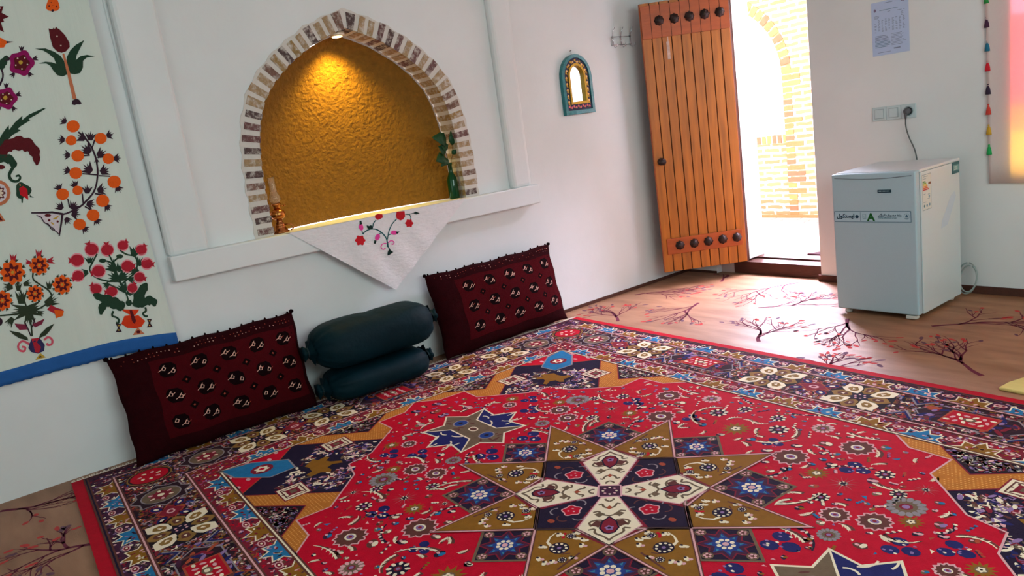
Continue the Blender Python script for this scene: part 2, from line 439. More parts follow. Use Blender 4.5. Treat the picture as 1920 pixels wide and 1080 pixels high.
# ------------------------------------------------------------------ outside: arcade floor and brick wall with an arch
def courtyard():
    def brickmat(name, c1, c2, mo, bw, rh, ms, plane):
        m = bpy.data.materials.new(name); m.use_nodes = True; nt = m.node_tree; b = nt.nodes['Principled BSDF']; b.inputs['Roughness'].default_value = 0.95
        tc = nt.nodes.new('ShaderNodeTexCoord'); sp = nt.nodes.new('ShaderNodeSeparateXYZ'); cb = nt.nodes.new('ShaderNodeCombineXYZ')
        nt.links.new(tc.outputs['Object'], sp.inputs['Vector']); nt.links.new(sp.outputs['X'], cb.inputs['X']); nt.links.new(sp.outputs['Z' if plane == 'xz' else 'Y'], cb.inputs['Y'])
        nz = nt.nodes.new('ShaderNodeTexNoise'); nz.inputs['Scale'].default_value = 9
        nt.links.new(tc.outputs['Object'], nz.inputs['Vector'])
        ad = nt.nodes.new('ShaderNodeVectorMath'); ad.operation = 'MULTIPLY_ADD'; ad.inputs[1].default_value = (.03, .03, .03)
        nt.links.new(nz.outputs['Color'], ad.inputs[0]); nt.links.new(cb.outputs['Vector'], ad.inputs[2])
        bt = nt.nodes.new('ShaderNodeTexBrick'); bt.inputs['Scale'].default_value = 1; bt.inputs['Brick Width'].default_value = bw; bt.inputs['Row Height'].default_value = rh; bt.inputs['Mortar Size'].default_value = ms; bt.inputs['Mortar Smooth'].default_value = 0.3
        bt.inputs['Color1'].default_value = c1; bt.inputs['Color2'].default_value = c2; bt.inputs['Mortar'].default_value = mo
        nt.links.new(ad.outputs['Vector'], bt.inputs['Vector']); nt.links.new(bt.outputs['Color'], b.inputs['Base Color'])
        return m
    brick = brickmat('courtyard_brick', rgb(152, 112, 78), rgb(170, 132, 96), rgb(236, 228, 214), 0.2, 0.06, 0.014, 'xz')
    pave = brickmat('courtyard_paving', rgb(176, 154, 150), rgb(190, 170, 164), rgb(130, 100, 98), 0.3, 0.12, 0.006, 'xy')
    mor = mat('courtyard_mortar', rgb(244, 236, 218), 0.95, 0.05, 20); vb = [mat('arch_brick_a', rgb(158, 112, 74), .95, .2, 30), mat('arch_brick_b', rgb(140, 98, 74), .95, .2, 30), mat('arch_brick_c', rgb(172, 130, 80), .95, .2, 30)]
    rnd = random.Random(3)
    mb = MB(); Y = 7.1; T = 0.25; ZF = 0.09
    mb.box(-4.5, 3.2, YB+0.06, Y+T, -0.1, ZF, pave)
    mb.box(-4.5, 3.2, Y-0.035, Y, ZF, ZF+0.028, vb[0])
    struct(mb.build('floor_courtyard'))
    mb = MB()
    xr, sp, hw = -0.33, 1.55, 0.86; xc = xr-hw
    pts = []
    for k in range(17):
        a = PI*k/16; pts.append((xc+hw*math.cos(a), sp+hw*0.93*math.sin(a)))
    # pier right and left, spandrel above, parapet across the opening
    top = 2.7
    mb.box(xr, 3.2, Y, Y+T, 0, top, brick); mb.box(-4.5, xc-hw, Y, Y+T, 0, top, brick)
    loop = [(xr, top)]+pts+[(xc-hw, top)]
    mb.prism(loop, lambda a, b: (a, Y, b), lambda a, b: (a, Y+T, b), brick)
    mb.box(xc-hw, xr, Y+0.02, Y+T-0.02, 0, 0.86, brick)
    # soldier course of the parapet
    x = xc-hw+0.01
    while x < xr-0.03:
        mb.box(x, x+0.042, Y+0.01, Y+T-0.01, 0.862, 0.945+rnd.uniform(-.004, .004), rnd.choice(vb)); x += 0.062
    mb.box(xc-hw, xr, Y+0.02, Y+T-0.02, 0.86, 0.935, mor)
    # voussoirs around the arch, front face
    n = 34
    for k in range(n):
        for s in (0,):
            a0, a1 = PI*(k+.1)/n, PI*(k+.85)/n
            q = [(xc+(hw+r)*math.cos(a), sp+(hw+r)*0.93*math.sin(a)) for r, a in ((.002, a0), (.11, a0), (.11, a1), (.002, a1))]
            mb.prism(q, lambda a, b: (a, Y-0.008, b), lambda a, b: (a, Y+0.02, b), rnd.choice(vb))
    n = 25
    for k in range(n):
        z = 0.1+k*0.06
        w_ = rnd.choice([.1, .1, .2])
        mb.box(xr+.003, xr+w_, Y-0.006, Y+.02, z, z+.045, rnd.choice(vb))
    mb.box(-4.5, 0.40, YB+.301, YB+.33, 0, 2.9, brick); mb.box(1.24, 2.38, YB+.301, YB+.33, 0, 2.9, brick); mb.box(0.40, 1.24, YB+.301, YB+.33, 2.3, 2.9, brick)  # unseen brick facing added on the room's outer wall to cut bounced light
    struct(mb.build('wall_courtyard'))
courtyard()
def doormat():
    mb = MB(); dm = mat('doormat_red', rgb(50, 12, 22), .95, .3, 40, .4, 200); pk = mat('doormat_pink', rgb(110, 76, 84), .95)
    mb.prism([(0.865, 5.43), (1.5, 5.38), (1.6, 5.85), (1.03, 5.70)], lambda a, b: (a, b, .0905), lambda a, b: (a, b, .104), dm)
    pt = Paint(mb, lambda a, b, l: (a, b, .104+l))
    for k in range(5): pt.poly(ell(.96+k*.11, 5.51+.02*k, .03, .02, 8, .4), pk, 1)
    tag(mb.build('doormat', origin=(1.2, 5.6, .0905)), 'dark red patterned mat lying outside by the right side of the doorway', 'mat')
doormat()

# ------------------------------------------------------------------ plank door, opened into the room
def door():
    hx, hy = 0.562, YB+0.055; fx, fy = 0.168, 4.545
    d = Vector((fx-hx, fy-hy)); W = d.length; d.normalize(); nrm = Vector((-d.y, d.x))     # nrm faces the room
    if nrm.x < 0: nrm = -nrm
    Z0, Z1, T = 0.104, 2.142, 0.035
    P = lambda s, t, z: (hx+d.x*s+nrm.x*t, hy+d.y*s+nrm.y*t, z)
    root_loc = (hx, hy, Z0)
    def bx(mb, s0, s1, t0, t1, z0, z1, m):
        v = [P(s, t, z) for z in (z0, z1) for s, t in ((s0, t0), (s1, t0), (s1, t1), (s0, t1))]
        mb.add(v, [(0,3,2,1),(4,5,6,7),(0,1,5,4),(1,2,6,5),(2,3,7,6),(3,0,4,7)], m)
    mb = MB(); n = 9; bx(mb, 0.004, W-.004, -T, -0.008, Z0+.002, Z1-.002, GROOVE)
    for k in range(n):
        a, b = W*k/n+.0035, W*(k+1)/n-.0035
        bx(mb, a, b, -0.012, 0.0, Z0, Z1, WOOD)
    # thick edges of the leaf
    bx(mb, 0, .012, -T, -.002, Z0, Z1, WOODB); bx(mb, W-.012, W, -T, -.002, Z0, Z1, WOODB)
    root = struct(mb.build('door_1', origin=root_loc, bevel=0.0015))
    root['label'] = 'brown varnished plank door standing open against the left wall'
    stud0 = None
    for z0, z1, zs, s0, s1, raised in ((Z0+.14, Z0+.265, Z0+.205, .03, W-.035, True), (Z1-.255, Z1-.02, Z1-.135, .004, W-.004, False)):
        mb = MB(); bx(mb, s0, s1, 0.0005, .016, z0, z1, WOODB)
        if not raised:
            for k in range(1, n): bx(mb, W*k/n-.002, W*k/n+.002, .0155, .0166, z0, z1, GROOVE)
        mb.build('batten', root, bevel=0.003)
        for k in range(5):
            s = .075+k*(W-.21)/4+.0; c = P(s, .016, zs)
            if stud0 is None:
                sb = MB(); prof = [(.036, 0), (.036, .004), (.031, .011), (.022, .022), (.010, .028), (0.0, .029)]
                vs_, fs = [], []; N = 16
                for r, h in prof:
                    for j in range(N):
                        w = 2*PI*j/N; rr = r*(1+.07*math.cos(8*w)); vs_.append((rr*math.cos(w), -h, rr*math.sin(w)))
                for i in range(len(prof)-1):
                    for j in range(N): fs.append((i*N+j, i*N+(j+1) % N, (i+1)*N+(j+1) % N, (i+1)*N+j))
                sb.add(vs_, fs, IRON, True)
                stud0 = sb.build('stud', root, local=True); st = stud0
            else:
                st = stud0.copy(); col.objects.link(st); st.parent = root
            st.location = Vector(c)-Vector(root_loc)
            st.rotation_euler = (0, 0, math.atan2(nrm.x, -nrm.y))
    mb = MB()
    c = P(W-.055, 0, .975)
    ax = Vector((nrm.x, nrm.y, 0))
    mb.tube([Vector(c), Vector(c)+ax*.02, Vector(c)+ax*.03, Vector(c)+ax*.045, Vector(c)+ax*.06, Vector(c)+ax*.066], [.03, .026, .015, .024, .026, .012], IRON, 14)
    hd = mb.build('handle', root); hd['label'] = 'dark round door knob'
    lm = MB(); bx(lm, W-.0995, W-.0, 0, .004, .93, 1.02, IRON); 
    mb = MB(); tp = mat('old_tape', rgb(206, 176, 160), .8, .5, 40)
    bx(mb, W-.20, W-.178, .0005, .0022, Z1-.42, Z1-.29, tp); bx(mb, W-.195, W-.187, .0005, .0026, Z1-.29, Z1-.22, tp)
    t = mb.build('tape', root); t['label'] = 'scrap of pale tape'
door()

# ------------------------------------------------------------------ coloured window and curtain at the right
def tinted(name, c):
    m = bpy.data.materials.new(name); m.use_nodes = True; nt = m.node_tree; nt.nodes.remove(nt.nodes['Principled BSDF'])
    o = nt.nodes['Material Output']; t = nt.nodes.new('ShaderNodeBsdfTransparent'); g = nt.nodes.new('ShaderNodeBsdfGlossy'); g.inputs['Roughness'].default_value = .1
    n = nt.nodes.new('ShaderNodeTexNoise'); n.inputs['Scale'].default_value = 6; mx = nt.nodes.new('ShaderNodeMix'); mx.data_type = 'RGBA'
    mx.inputs['A'].default_value = [x*.85 for x in c[:3]]+[1]; mx.inputs['B'].default_value = c
    nt.links.new(n.outputs['Fac'], mx.inputs['Factor']); nt.links.new(mx.outputs['Result'], t.inputs['Color'])
    ms = nt.nodes.new('ShaderNodeMixShader'); ms.inputs[0].default_value = .06
    nt.links.new(t.outputs[0], ms.inputs[1]); nt.links.new(g.outputs[0], ms.inputs[2]); nt.links.new(ms.outputs[0], o.inputs[0])
    return m
def window():
    mb = MB(); fr = mat('window_frame_paint', rgb(226, 220, 210), .6, .05)
    X0, X1, Z0, Z1, Y = 2.42, 3.60, .70, 2.15, YB+.004
    for b in ((X0, X0+.012, Z0, Z1), (X1-.012, X1, Z0, Z1), (X0, X1, Z0, Z0+.012), (X0, X1, Z1-.03, Z1), (2.98, 3.01, Z0, Z1)):
        mb.box(b[0], b[1], Y, Y+.05, b[2], b[3], fr)
    root = struct(mb.build('window_1', origin=(3.0, Y, Z0)))
    cols = [tinted('yellow_glass', (1, .86, .10, 1)), tinted('orange_glass', (1, .55, .14, 1)), tinted('pink_glass', (1, .28, .34, 1)), tinted('rose_glass', (1, .55, .66, 1))]
    for x0, x1 in ((X0+.012, 2.98), (3.01, X1-.012)):
        zs = [Z0+.012, 1.0, 1.14, 1.62, Z1-.03]
        for k in range(4):
            pb = MB(); pb.box(x0, x1, Y+.002, Y+.008, zs[k], zs[k+1], cols[k])
            pb.build('pane', root)
window()
def curtain():
    m = bpy.data.materials.new('sheer_curtain'); m.use_nodes = True; nt = m.node_tree; nt.nodes.remove(nt.nodes['Principled BSDF'])
    o = nt.nodes['Material Output']; d = nt.nodes.new('ShaderNodeBsdfDiffuse'); t = nt.nodes.new('ShaderNodeBsdfTranslucent'); ms = nt.nodes.new('ShaderNodeMixShader'); ms.inputs[0].default_value = .36
    w = nt.nodes.new('ShaderNodeTexNoise'); w.inputs['Scale'].default_value = 90; mx = nt.nodes.new('ShaderNodeMix'); mx.data_type = 'RGBA'
    mx.inputs['A'].default_value = (.92, .80, .77, 1); mx.inputs['B'].default_value = (.96, .86, .83, 1)
    nt.links.new(w.outputs['Fac'], mx.inputs['Factor']); nt.links.new(mx.outputs['Result'], d.inputs['Color']); nt.links.new(mx.outputs['Result'], t.inputs['Color'])
    nt.links.new(d.outputs[0], ms.inputs[1]); nt.links.new(t.outputs[0], ms.inputs[2]); nt.links.new(ms.outputs[0], o.inputs[0])
    mb = MB(); nx, nz = 90, 12; X0, X1, Z0, Z1 = 2.315, 3.75, .675, 2.32
    S = lambda x, z: (x-.012*(z-.68)/1.3*1.0, YB-.016+.006*math.sin((x-X0)*21+.6*math.sin(z*2)), z)
    v = [S(X0+(X1-X0)*i/nx, Z0+(Z1-Z0)*k/nz) for k in range(nz+1) for i in range(nx+1)]
    mb.add(v, [(k*(nx+1)+i, k*(nx+1)+i+1, (k+1)*(nx+1)+i+1, (k+1)*(nx+1)+i) for k in range(nz) for i in range(nx)], m, True)
    ob = mb.build('curtain', origin=(3.03, YB-.03, .675), fixn=False)
    md = ob.modifiers.new('thickness', 'SOLIDIFY'); md.thickness = .0012
    tag(ob, 'sheer pale curtain with coloured tassels glowing pink and yellow beside the notice', 'curtain')
    tc = [(52, 148, 72), (74, 40, 66), (40, 112, 140), (206, 30, 48), (58, 42, 62), (204, 66, 52), (206, 160, 52), (40, 168, 88)]
    zs = [1.715, 1.585, 1.455, 1.345, 1.215, 1.10, .985, .87]
    nm = ['green', 'plum', 'blue', 'red', 'dark', 'coral', 'gold', 'bright green']
    for k, z in enumerate(zs):
        tb = MB(); m_ = mat('tassel_'+nm[k].replace(' ', '_'), rgb(*tc[k]), .9, .25, 60)
        x = S(X0, z)[0]
        tb.lathe([(.003, .040), (.005, .036), (.008, .03), (.006, .024), (.010, .014), (.014, -.006), (.016, -.026), (.0, -.028)], (x+.003, YB-.007, z), m_, 12)
        t_ = tb.build('tassel', ob); t_['label'] = nm[k]+' tassel'
    rod = MB(); rod.tube([(2.2, YB-.03, 2.335), (3.85, YB-.03, 2.335)], .012, CHROME, 10)
    for x in (2.25, 3.8): rod.tube([(x, YB-.03, 2.335), (x, YB+.001, 2.335)], .006, CHROME, 8)
    rod.build('rod', ob)
curtain()

# ------------------------------------------------------------------ the big patterned rug (a = along its length away from the wall, b = along its width)
def rug():
    rnd = random.Random(21)
    def rm(n, r, g, b, v=.22): return mat('wool_'+n, rgb(r, g, b), .8, v, 35, .3, 320, spec=.1, detail=6)
    K = dict(red=rm('crimson', 190, 4, 38), band=rm('dark_red', 178, 12, 36), ground=rm('dark_plum', 46, 24, 34, .5), purple=rm('purple', 70, 32, 58, .4), navy=rm('navy', 32, 22, 46, .35), navyb=rm('navy_blue', 30, 34, 92, .3),
             gold=rm('gold', 138, 92, 26), gold2=rm('olive_gold', 140, 104, 52, .3), blue=rm('blue', 36, 112, 158, .3), teal=rm('teal', 52, 128, 150, .3), cream=rm('cream', 236, 220, 190, .08), pink=rm('pink', 218, 164, 166, .15),
             lat=rm('lattice_orange', 186, 112, 42), latd=rm('lattice_light', 222, 160, 84), brown=rm('brown', 98, 54, 48, .3), olive=rm('olive', 112, 92, 72, .3), mar=rm('maroon', 128, 28, 46, .3), black=rm('black', 32, 20, 28, .4), grey=rm('grey', 142, 132, 136, .2), rust=rm('rust', 166, 74, 48), lav=rm('lavender', 142, 112, 158, .2), dblue=rm('deep_blue', 34, 62, 128, .3))
    mb = MB(); HL, HW = 2.075, 1.60
    mb.box(-HL, HL, -HW, HW, 0.0, 0.010, K['band'])
    pt = Paint(mb, lambda a, b, l: (a, b, 0.010+l), step=.00025, lift=.0002)
    poly, line = pt.poly, pt.line
    def rect(h, w, m, l): poly([(-h, -w), (h, -w), (h, w), (-h, w)], m, l)
    def sym4(fn):
        for sa in (1, -1):
            for sb in (1, -1): fn(lambda p, sa=sa, sb=sb: [(sa*x, sb*y) for x, y in p])
    def rl(h, w, t, m, l): line([(-h, -w), (h, -w), (h, w), (-h, w)], t, m, l, True)
    rect(2.055, 1.540, K['purple'], 1); rect(1.945, 1.430, K['ground'], 2); rect(1.670, 1.155, K['mar'], 3); rect(1.545, 1.030, K['red'], 4)
    # busy small flecks in the borders
    def flecks(n, test, pal, lay, s0=.010, s1=.026):
        for _ in range(n):
            a, b = rnd.uniform(-2.05, 2.05), rnd.uniform(-1.535, 1.535)
            if not test(a, b): continue
            c = K[rnd.choice(pal)]; L = rnd.uniform(s0, s1); w = rnd.uniform(.006, .011); t = rnd.uniform(0, PI); k = rnd.random()
            lay_ = lay+rnd.random()*.9
            if k < .5: poly(ell(a, b, L*.6, w*.8, 6, t), c, lay_)
            else: line([(a, b), (a+L*math.cos(t), b+L*math.sin(t)), (a+L*1.4*math.cos(t+.8), b+L*1.4*math.sin(t+.8))], w*.7, c, lay_)
    inb = lambda a, b, h0, w0, h1, w1: (abs(a) < h1 and abs(b) < w1) and not (abs(a) < h0 and abs(b) < w0)
    flecks(34000, lambda a, b: inb(a, b, 1.965, 1.445, 2.045, 1.53), ['pink', 'cream', 'navy', 'lav', 'mar', 'mar', 'navy', 'black', 'olive'], 5, .008, .018)
    flecks(26000, lambda a, b: inb(a, b, 1.685, 1.17, 1.93, 1.415), ['mar', 'mar', 'purple', 'brown', 'brown', 'rust', 'navy', 'black', 'olive', 'black', 'dblue', 'purple'], 5, .022, .055)
    flecks(56000, lambda a, b: inb(a, b, 1.685, 1.17, 1.93, 1.415), ['cream', 'pink', 'mar', 'mar', 'rust', 'gold', 'grey', 'lav', 'black', 'brown', 'black', 'olive'], 6, .009, .022)
    flecks(40000, lambda a, b: inb(a, b, 1.56, 1.045, 1.66, 1.145), ['pink', 'cream', 'red', 'lav', 'red', 'purple', 'navy', 'gold', 'brown'], 5, .008, .018)
    # guard stars, alternating blue and gold
    half = [(-.102, .0), (-.06, .026), (-.068, .070), (-.022, .058), (0, .098), (.022, .058), (.068, .070), (.06, .026), (.102, .0)]
    def guard(cen, axis, base, sgn, c):
        f = (lambda p: [(cen+x, sgn*(base+y)) for x, y in p]) if axis == 'a' else (lambda p: [(sgn*(base+y), cen+x) for x, y in p])
        poly(f([(x*.93, .004+y*.98) for x, y in half]), K[c], 7); line(f([(x*.93, .004+y*.98) for x, y in half]), .0056, K['cream'], 8)
        for k in range(9):
            q = f([(rnd.uniform(-.05, .05), rnd.uniform(.012, .055))])[0]
            poly(ell(q[0], q[1], .010, .005, 6, rnd.uniform(0, PI)), K[rnd.choice(['cream', 'pink', 'mar', 'navy', 'lav'] if c != 'gold' else ['cream', 'mar', 'pink', 'brown', 'rust'])], 9)
        q = f([(.1, .062)])[0]; poly(ell(q[0], q[1], .026, .015, 10, 0), K['pink'], 6); poly(ell(q[0], q[1], .019, .010, 10, 0), K['mar'], 7); poly(ell(q[0], q[1], .008, .005, 6), K['cream'], 8)
    for sgn in (1, -1):
        for k in range(-9, 10): guard(k*.2012, 'a', 1.430, sgn, 'gold' if k % 2 else 'blue')
        for k in range(-7, 8): guard(k*.2012, 'a', 1.030, sgn, 'gold' if (k+1) % 2 else 'blue')
        for k in range(-6, 7): guard(k*.205, 'b', 1.945, sgn, 'gold' if k % 2 else 'blue')
        for k in range(-4, 5): guard(k*.205, 'b', 1.545, sgn, 'gold' if k % 2 else 'blue')
    for h, w, c in ((2.055, 1.540, 'navy'), (1.945, 1.430, 'pink'), (1.670, 1.155, 'pink'), (1.545, 1.030, 'cream')):
        rl(h, w, .022, K['brown'], 9); rl(h, w, .007, K[c], 10)
    # main border figures
    def rosette(a, b, r=.128):
        poly(ell(a, b, r*1.12, r*1.12, 16), K['black'], 7)
        for k in range(8):
            t = PI/4*k+(PI/8 if False else 0); ct, st = math.cos(t), math.sin(t)
            R = lambda p: [(a+x*ct-y*st, b+x*st+y*ct) for x, y in p]
            big = k % 2 == 1; s = r/.128*(1.10 if big else .92)
            kite = [(.036*s, 0), (.066*s, -.034*s), (.112*s, -.038*s), (.150*s, 0), (.112*s, .038*s), (.066*s, .034*s)]
            inn = [(.060*s, 0), (.072*s, -.016*s), (.104*s, -.020*s), (.116*s, 0), (.104*s, .020*s), (.072*s, .016*s)]
            poly(R(kite), K['cream' if big else 'gold2'], 8); poly(R(inn), K['gold2' if big else 'brown'], 9); poly(R([(.08*s, -.008*s), (.1*s, 0), (.08*s, .008*s)]), K['cream'], 10)
        poly(ell(a, b, r*.3, r*.3, 10), K['navy'], 10)
        for k in range(6): poly(ell(a+r*.17*math.cos(k*1.05), b+r*.17*math.sin(k*1.05), .006, .006, 6), K['pink'], 11)
    def diamond(a, b, ra, rb):
        P_ = [(a-ra, b), (a, b-rb), (a+ra, b), (a, b+rb)]
        poly(P_, K['mar'], 7); line(P_, .006, K['rust'], 8, True); poly(ell(a, b, ra*.33, rb*.33, 8), K['pink'], 9); poly(ell(a, b, ra*.18, rb*.18, 8), K['mar'], 10)
        for s, t in ((1, 1), (1, -1), (-1, 1), (-1, -1)):
            c = (a+s*ra*.85, b+t*rb*.85); poly(ell(c[0], c[1], .034, .022, 8, s*t*.6), K['navyb'], 7); line(ell(c[0], c[1], .034, .022, 8, s*t*.6), .005, K['mar'], 8, True); poly(ell(c[0], c[1], .014, .008, 6, s*t*.6), K['cream'], 9)
    def cart(a, b, ra, rb):
        hexa = [(a-ra*2.4, b), (a-ra*1.6, b-rb*1.35), (a+ra*1.6, b-rb*1.35), (a+ra*2.4, b), (a+ra*1.6, b+rb*1.35), (a-ra*1.6, b+rb*1.35)]
        if rb > ra: hexa = [(a+(y-b)*0, b) for x, y in hexa]; hexa = [(a, b-rb*2.4), (a-ra*1.35, b-rb*1.6), (a-ra*1.35, b+rb*1.6), (a, b+rb*2.4), (a+ra*1.35, b+rb*1.6), (a+ra*1.35, b-rb*1.6)]
        poly(hexa, K['ground'], 7); line(hexa, .006, K['grey'], 8, True)
        for _ in range(70):
            q = (a+rnd.uniform(-1.9, 1.9)*ra, b+rnd.uniform(-1.2, 1.2)*rb) if ra > rb else (a+rnd.uniform(-1.2, 1.2)*ra, b+rnd.uniform(-1.9, 1.9)*rb)
            poly(ell(q[0], q[1], rnd.uniform(.015, .035), .010, 6, rnd.uniform(0, PI)), K[rnd.choice(['purple', 'brown', 'navyb', 'lav', 'mar', 'rust'])], 8+rnd.random()*.9)
        R_ = [(a-ra, b-rb), (a+ra, b-rb), (a+ra, b+rb), (a-ra, b+rb)]
        poly(R_, K['band'], 9); line(R_, .008, K['rust'], 10, True)
        for i in range(-2, 3):
            for j in (-1, 0, 1):
                if abs(i)+abs(j) != 1 or True:
                    poly(ell(a+i*ra*.36+(j*.01), b+j*rb*.5, .014, .008, 6, i+j), K['cream' if (i+j) % 2 else 'pink'], 10)
        poly(ell(a, b, .026, .02, 8), K['olive'], 11); poly(ell(a, b, .014, .011, 8), K['cream'], 12)
    def medal(a, b, r):
        poly(starpts(a, b, r*1.25, r*1.02, 8), K['ground'], 7); line(starpts(a, b, r*1.3, r*1.02, 8), .007, K['grey'], 8, True)
        poly(ell(a, b, r*.82, r*.82, 18), K['olive'], 8); line(ell(a, b, r*.82, r*.82, 18), .006, K['grey'], 9, True); poly(petals(a, b, r*.5, 6), K['mar'], 9)
        for k in range(6): poly(ell(a+r*.45*math.cos(k*1.05), b+r*.45*math.sin(k*1.05), .012, .008, 6, k), K[('pink', 'cream')[k % 2]], 10)
        poly(ell(a, b, r*.16, r*.16, 8), K['cream'], 11)
    def oval(a, b, ra, rb):
        poly(petals(a, b, ra*1.25, 8, .06), K['ground'], 7); line(ell(a, b, ra*1.15, rb*1.15, 16), .007, K['gold2'], 8, True); poly(ell(a, b, ra, rb, 16), K['band'], 9)
        for k in range(7): poly(ell(a+ra*.5*math.cos(k*.9), b+rb*.5*math.sin(k*.9), .013, .009, 6, k), K['pink' if k % 2 else 'cream'], 10)
    BL, BU = 1.807, 1.293
    for s in (1, -1):
        for a in (-1.1, -.225, .225, 1.1): rosette(a, s*BU)
        for a in (-.675, .675): cart(a, s*BU, .088, .062)
        for a in (-1.305, 0, 1.305): diamond(a, s*BU, .075, .055)
        for a in (-1.52, 1.52): medal(a, s*BU, .10)
        for b in (-.775, -.385, .385, .775): rosette(s*BL, b)
        cart(s*BL, 0, .062, .088)
        for b in (-.58, .58): diamond(s*BL, b, .055, .07)
        for b in (-1.03, 1.03): medal(s*BL, b, .10)
        for b in (-BU, BU): oval(s*BL, b, .085, .085)
        for a in (-.9, -.45, .45, .9):
            for t in (1, -1):
                z = [(a-.05, s*BU+t*.10), (a, s*BU+t*.04), (a+.05, s*BU+t*.10)]
                line(z, .008, K['grey'], 9); line([(q[0], q[1]+t*.012) for q in z], .012, K['navyb'], 8)
    # corner spandrels, local (p, q) from the field corner, same along both edges
    def spandrel(tf):
        T = lambda pts: tf([(-1.545+x, -1.03+y) for x, y in pts])
        both = lambda pts: (T(pts), T([(y, x) for x, y in pts]))
        half_ = [(1.025, 0), (.925, .088), (.772, .095), (.777, .235), (.688, .318), (.575, .425), (.452, .452)]
        outl = half_+[(y, x) for x, y in half_[::-1][1:]]
        poly(T([(0, 0)]+outl), K['navy'], 5)
        for q in both([(.355, 0), (.495, 0), (.680, .165), (.860, 0), (1.025, 0), (.925, .088), (.772, .095), (.777, .235), (.688, .318)]): poly(q, K['lat'], 6); line(q, .006, K['mar'], 8, True)
        # dots of the lattice
        n = 0
        for i in range(60):
            for j in range(22):
                x = .36+i*.0135+(j % 2)*.00675; y = .006+j*.0135
                # inside the bands?
                d1 = x-y; d2 = x+y
                in1 = .365 < d1 < .487 and d2 < .99; in2 = .705 < d1 or False
                in2 = (d2 < 1.0 and d2 > .868 and x > .68 and not (y < .10 and x > .772 and x-y > .672 and (x-.772)*.6 > (.095-y)*-1 and y > .088))
                if (in1 and y < .32) or (in2 and y < .22 and x < .99 and not (y > .086 and x > .768)):
                    for q in both([(x-.0038, y), (x, y-.0038), (x+.0038, y), (x, y+.0038)]): poly(q, K['latd'], 7)
        for q in both([(.507, .012), (.680, .150), (.845, .012)]):
            poly(q, K['black'], 7)
        for q in both([(.44, .115), (.575, .115), (.575, .235), (.44, .235)]):
            poly(q, K['mar'], 9); c = (sum(p[0] for p in q)/4, sum(p[1] for p in q)/4)
            sh = lambda f: [(c[0]+(p[0]-c[0])*f, c[1]+(p[1]-c[1])*f) for p in q]
            poly(sh(.9), K['cream'], 10); poly(sh(.45), K['mar'], 11); poly(sh(.22), K['olive'], 12); line(sh(.68), .006, K['brown'], 11, True)
            for k in range(8): poly(ell(c[0]+.043*math.cos(k*.785), c[1]+.043*math.sin(k*.785), .008, .005, 6, k*.785), K['brown'], 12)
        hexo = [(0, 0), (.03, .135), (.15, .275), (.268, .268), (.275, .15), (.135, .03)]
        for q in both([(.03, .0), (.345, .0), (.22, .145)]): poly(q, K['red'], 7); line(q, .006, K['rust'], 8, True)
        for q in both([(.12, .012), (.26, .012), (.21, .07)]):
            for p in q: poly(ell(p[0], p[1], .018, .01, 8), K['pink'], 9)
        poly(T(hexo), K['blue'], 9); line(T(hexo), .008, K['grey'], 10, True); c = T([(.15, .15)])[0]
        poly(ell(c[0], c[1], .052, .052, 12), K['mar'], 10); poly(petals(c[0], c[1], .03, 6), K['cream'], 11); poly(ell(c[0], c[1], .014, .014, 8), K['red'], 12)
        # running animal in gold
        an = [(.275, .33), (.30, .30), (.33, .31), (.38, .305), (.395, .27), (.43, .285), (.425, .33), (.46, .36), (.44, .375), (.40, .37), (.385, .40), (.41, .44), (.385, .445), (.35, .405), (.32, .395), (.30, .42), (.275, .41), (.285, .37), (.25, .36)]
        poly(T(an), K['gold'], 9)
        ink = lambda x, y: 0 < y < x-.01 and x-y < .335 and ((x < .56 and y < .43) or (x < .69 and y < .31)) or (.25 < x < .68 and .02 < y < x-.02 and x+y > .55 and x-y < .34)
        for _ in range(900):
            x, y = rnd.uniform(.2, .7), rnd.uniform(.05, .45)
            if not (x-y < .33 and y < x and x+y > .55 and not (.43 < x < .585 and .105 < y < .245) and x+y < .97 and not (.24 < x < .46 and .27 < y)): continue
            for q, m_ in zip(both([(x, y)]), (0, 1)):
                p = q[0]; c_ = K[rnd.choice(['cream', 'pink', 'mar', 'lav', 'navyb', 'brown', 'olive', 'cream'])]; L = rnd.uniform(.008, .022); dl = rnd.random()*.9
                if rnd.random() < .6: poly(ell(p[0], p[1], L, L*.45, 7, rnd.uniform(0, PI)), c_, 7+dl)
                else:
                    t = rnd.uniform(0, 6.28); line([(p[0], p[1]), (p[0]+L*math.cos(t), p[1]+L*math.sin(t)), (p[0]+1.6*L*math.cos(t+.9), p[1]+1.6*L*math.sin(t+.9))], .005, c_, 8+dl)
        for _ in range(420):
            x, y = rnd.uniform(.51, .85), rnd.uniform(.015, .14)
            if y > .14-abs(x-.68)*.82: continue
            for q in both([(x, y)]):
                p = q[0]; c_ = K[rnd.choice(['cream', 'pink', 'mar', 'lav', 'brown', 'grey'])]; L = rnd.uniform(.006, .016); poly(ell(p[0], p[1], L, L*.45, 6, rnd.uniform(0, PI)), c_, 8)
        line(T(outl), .007, K['pink'], 9)
    sym4(spandrel)
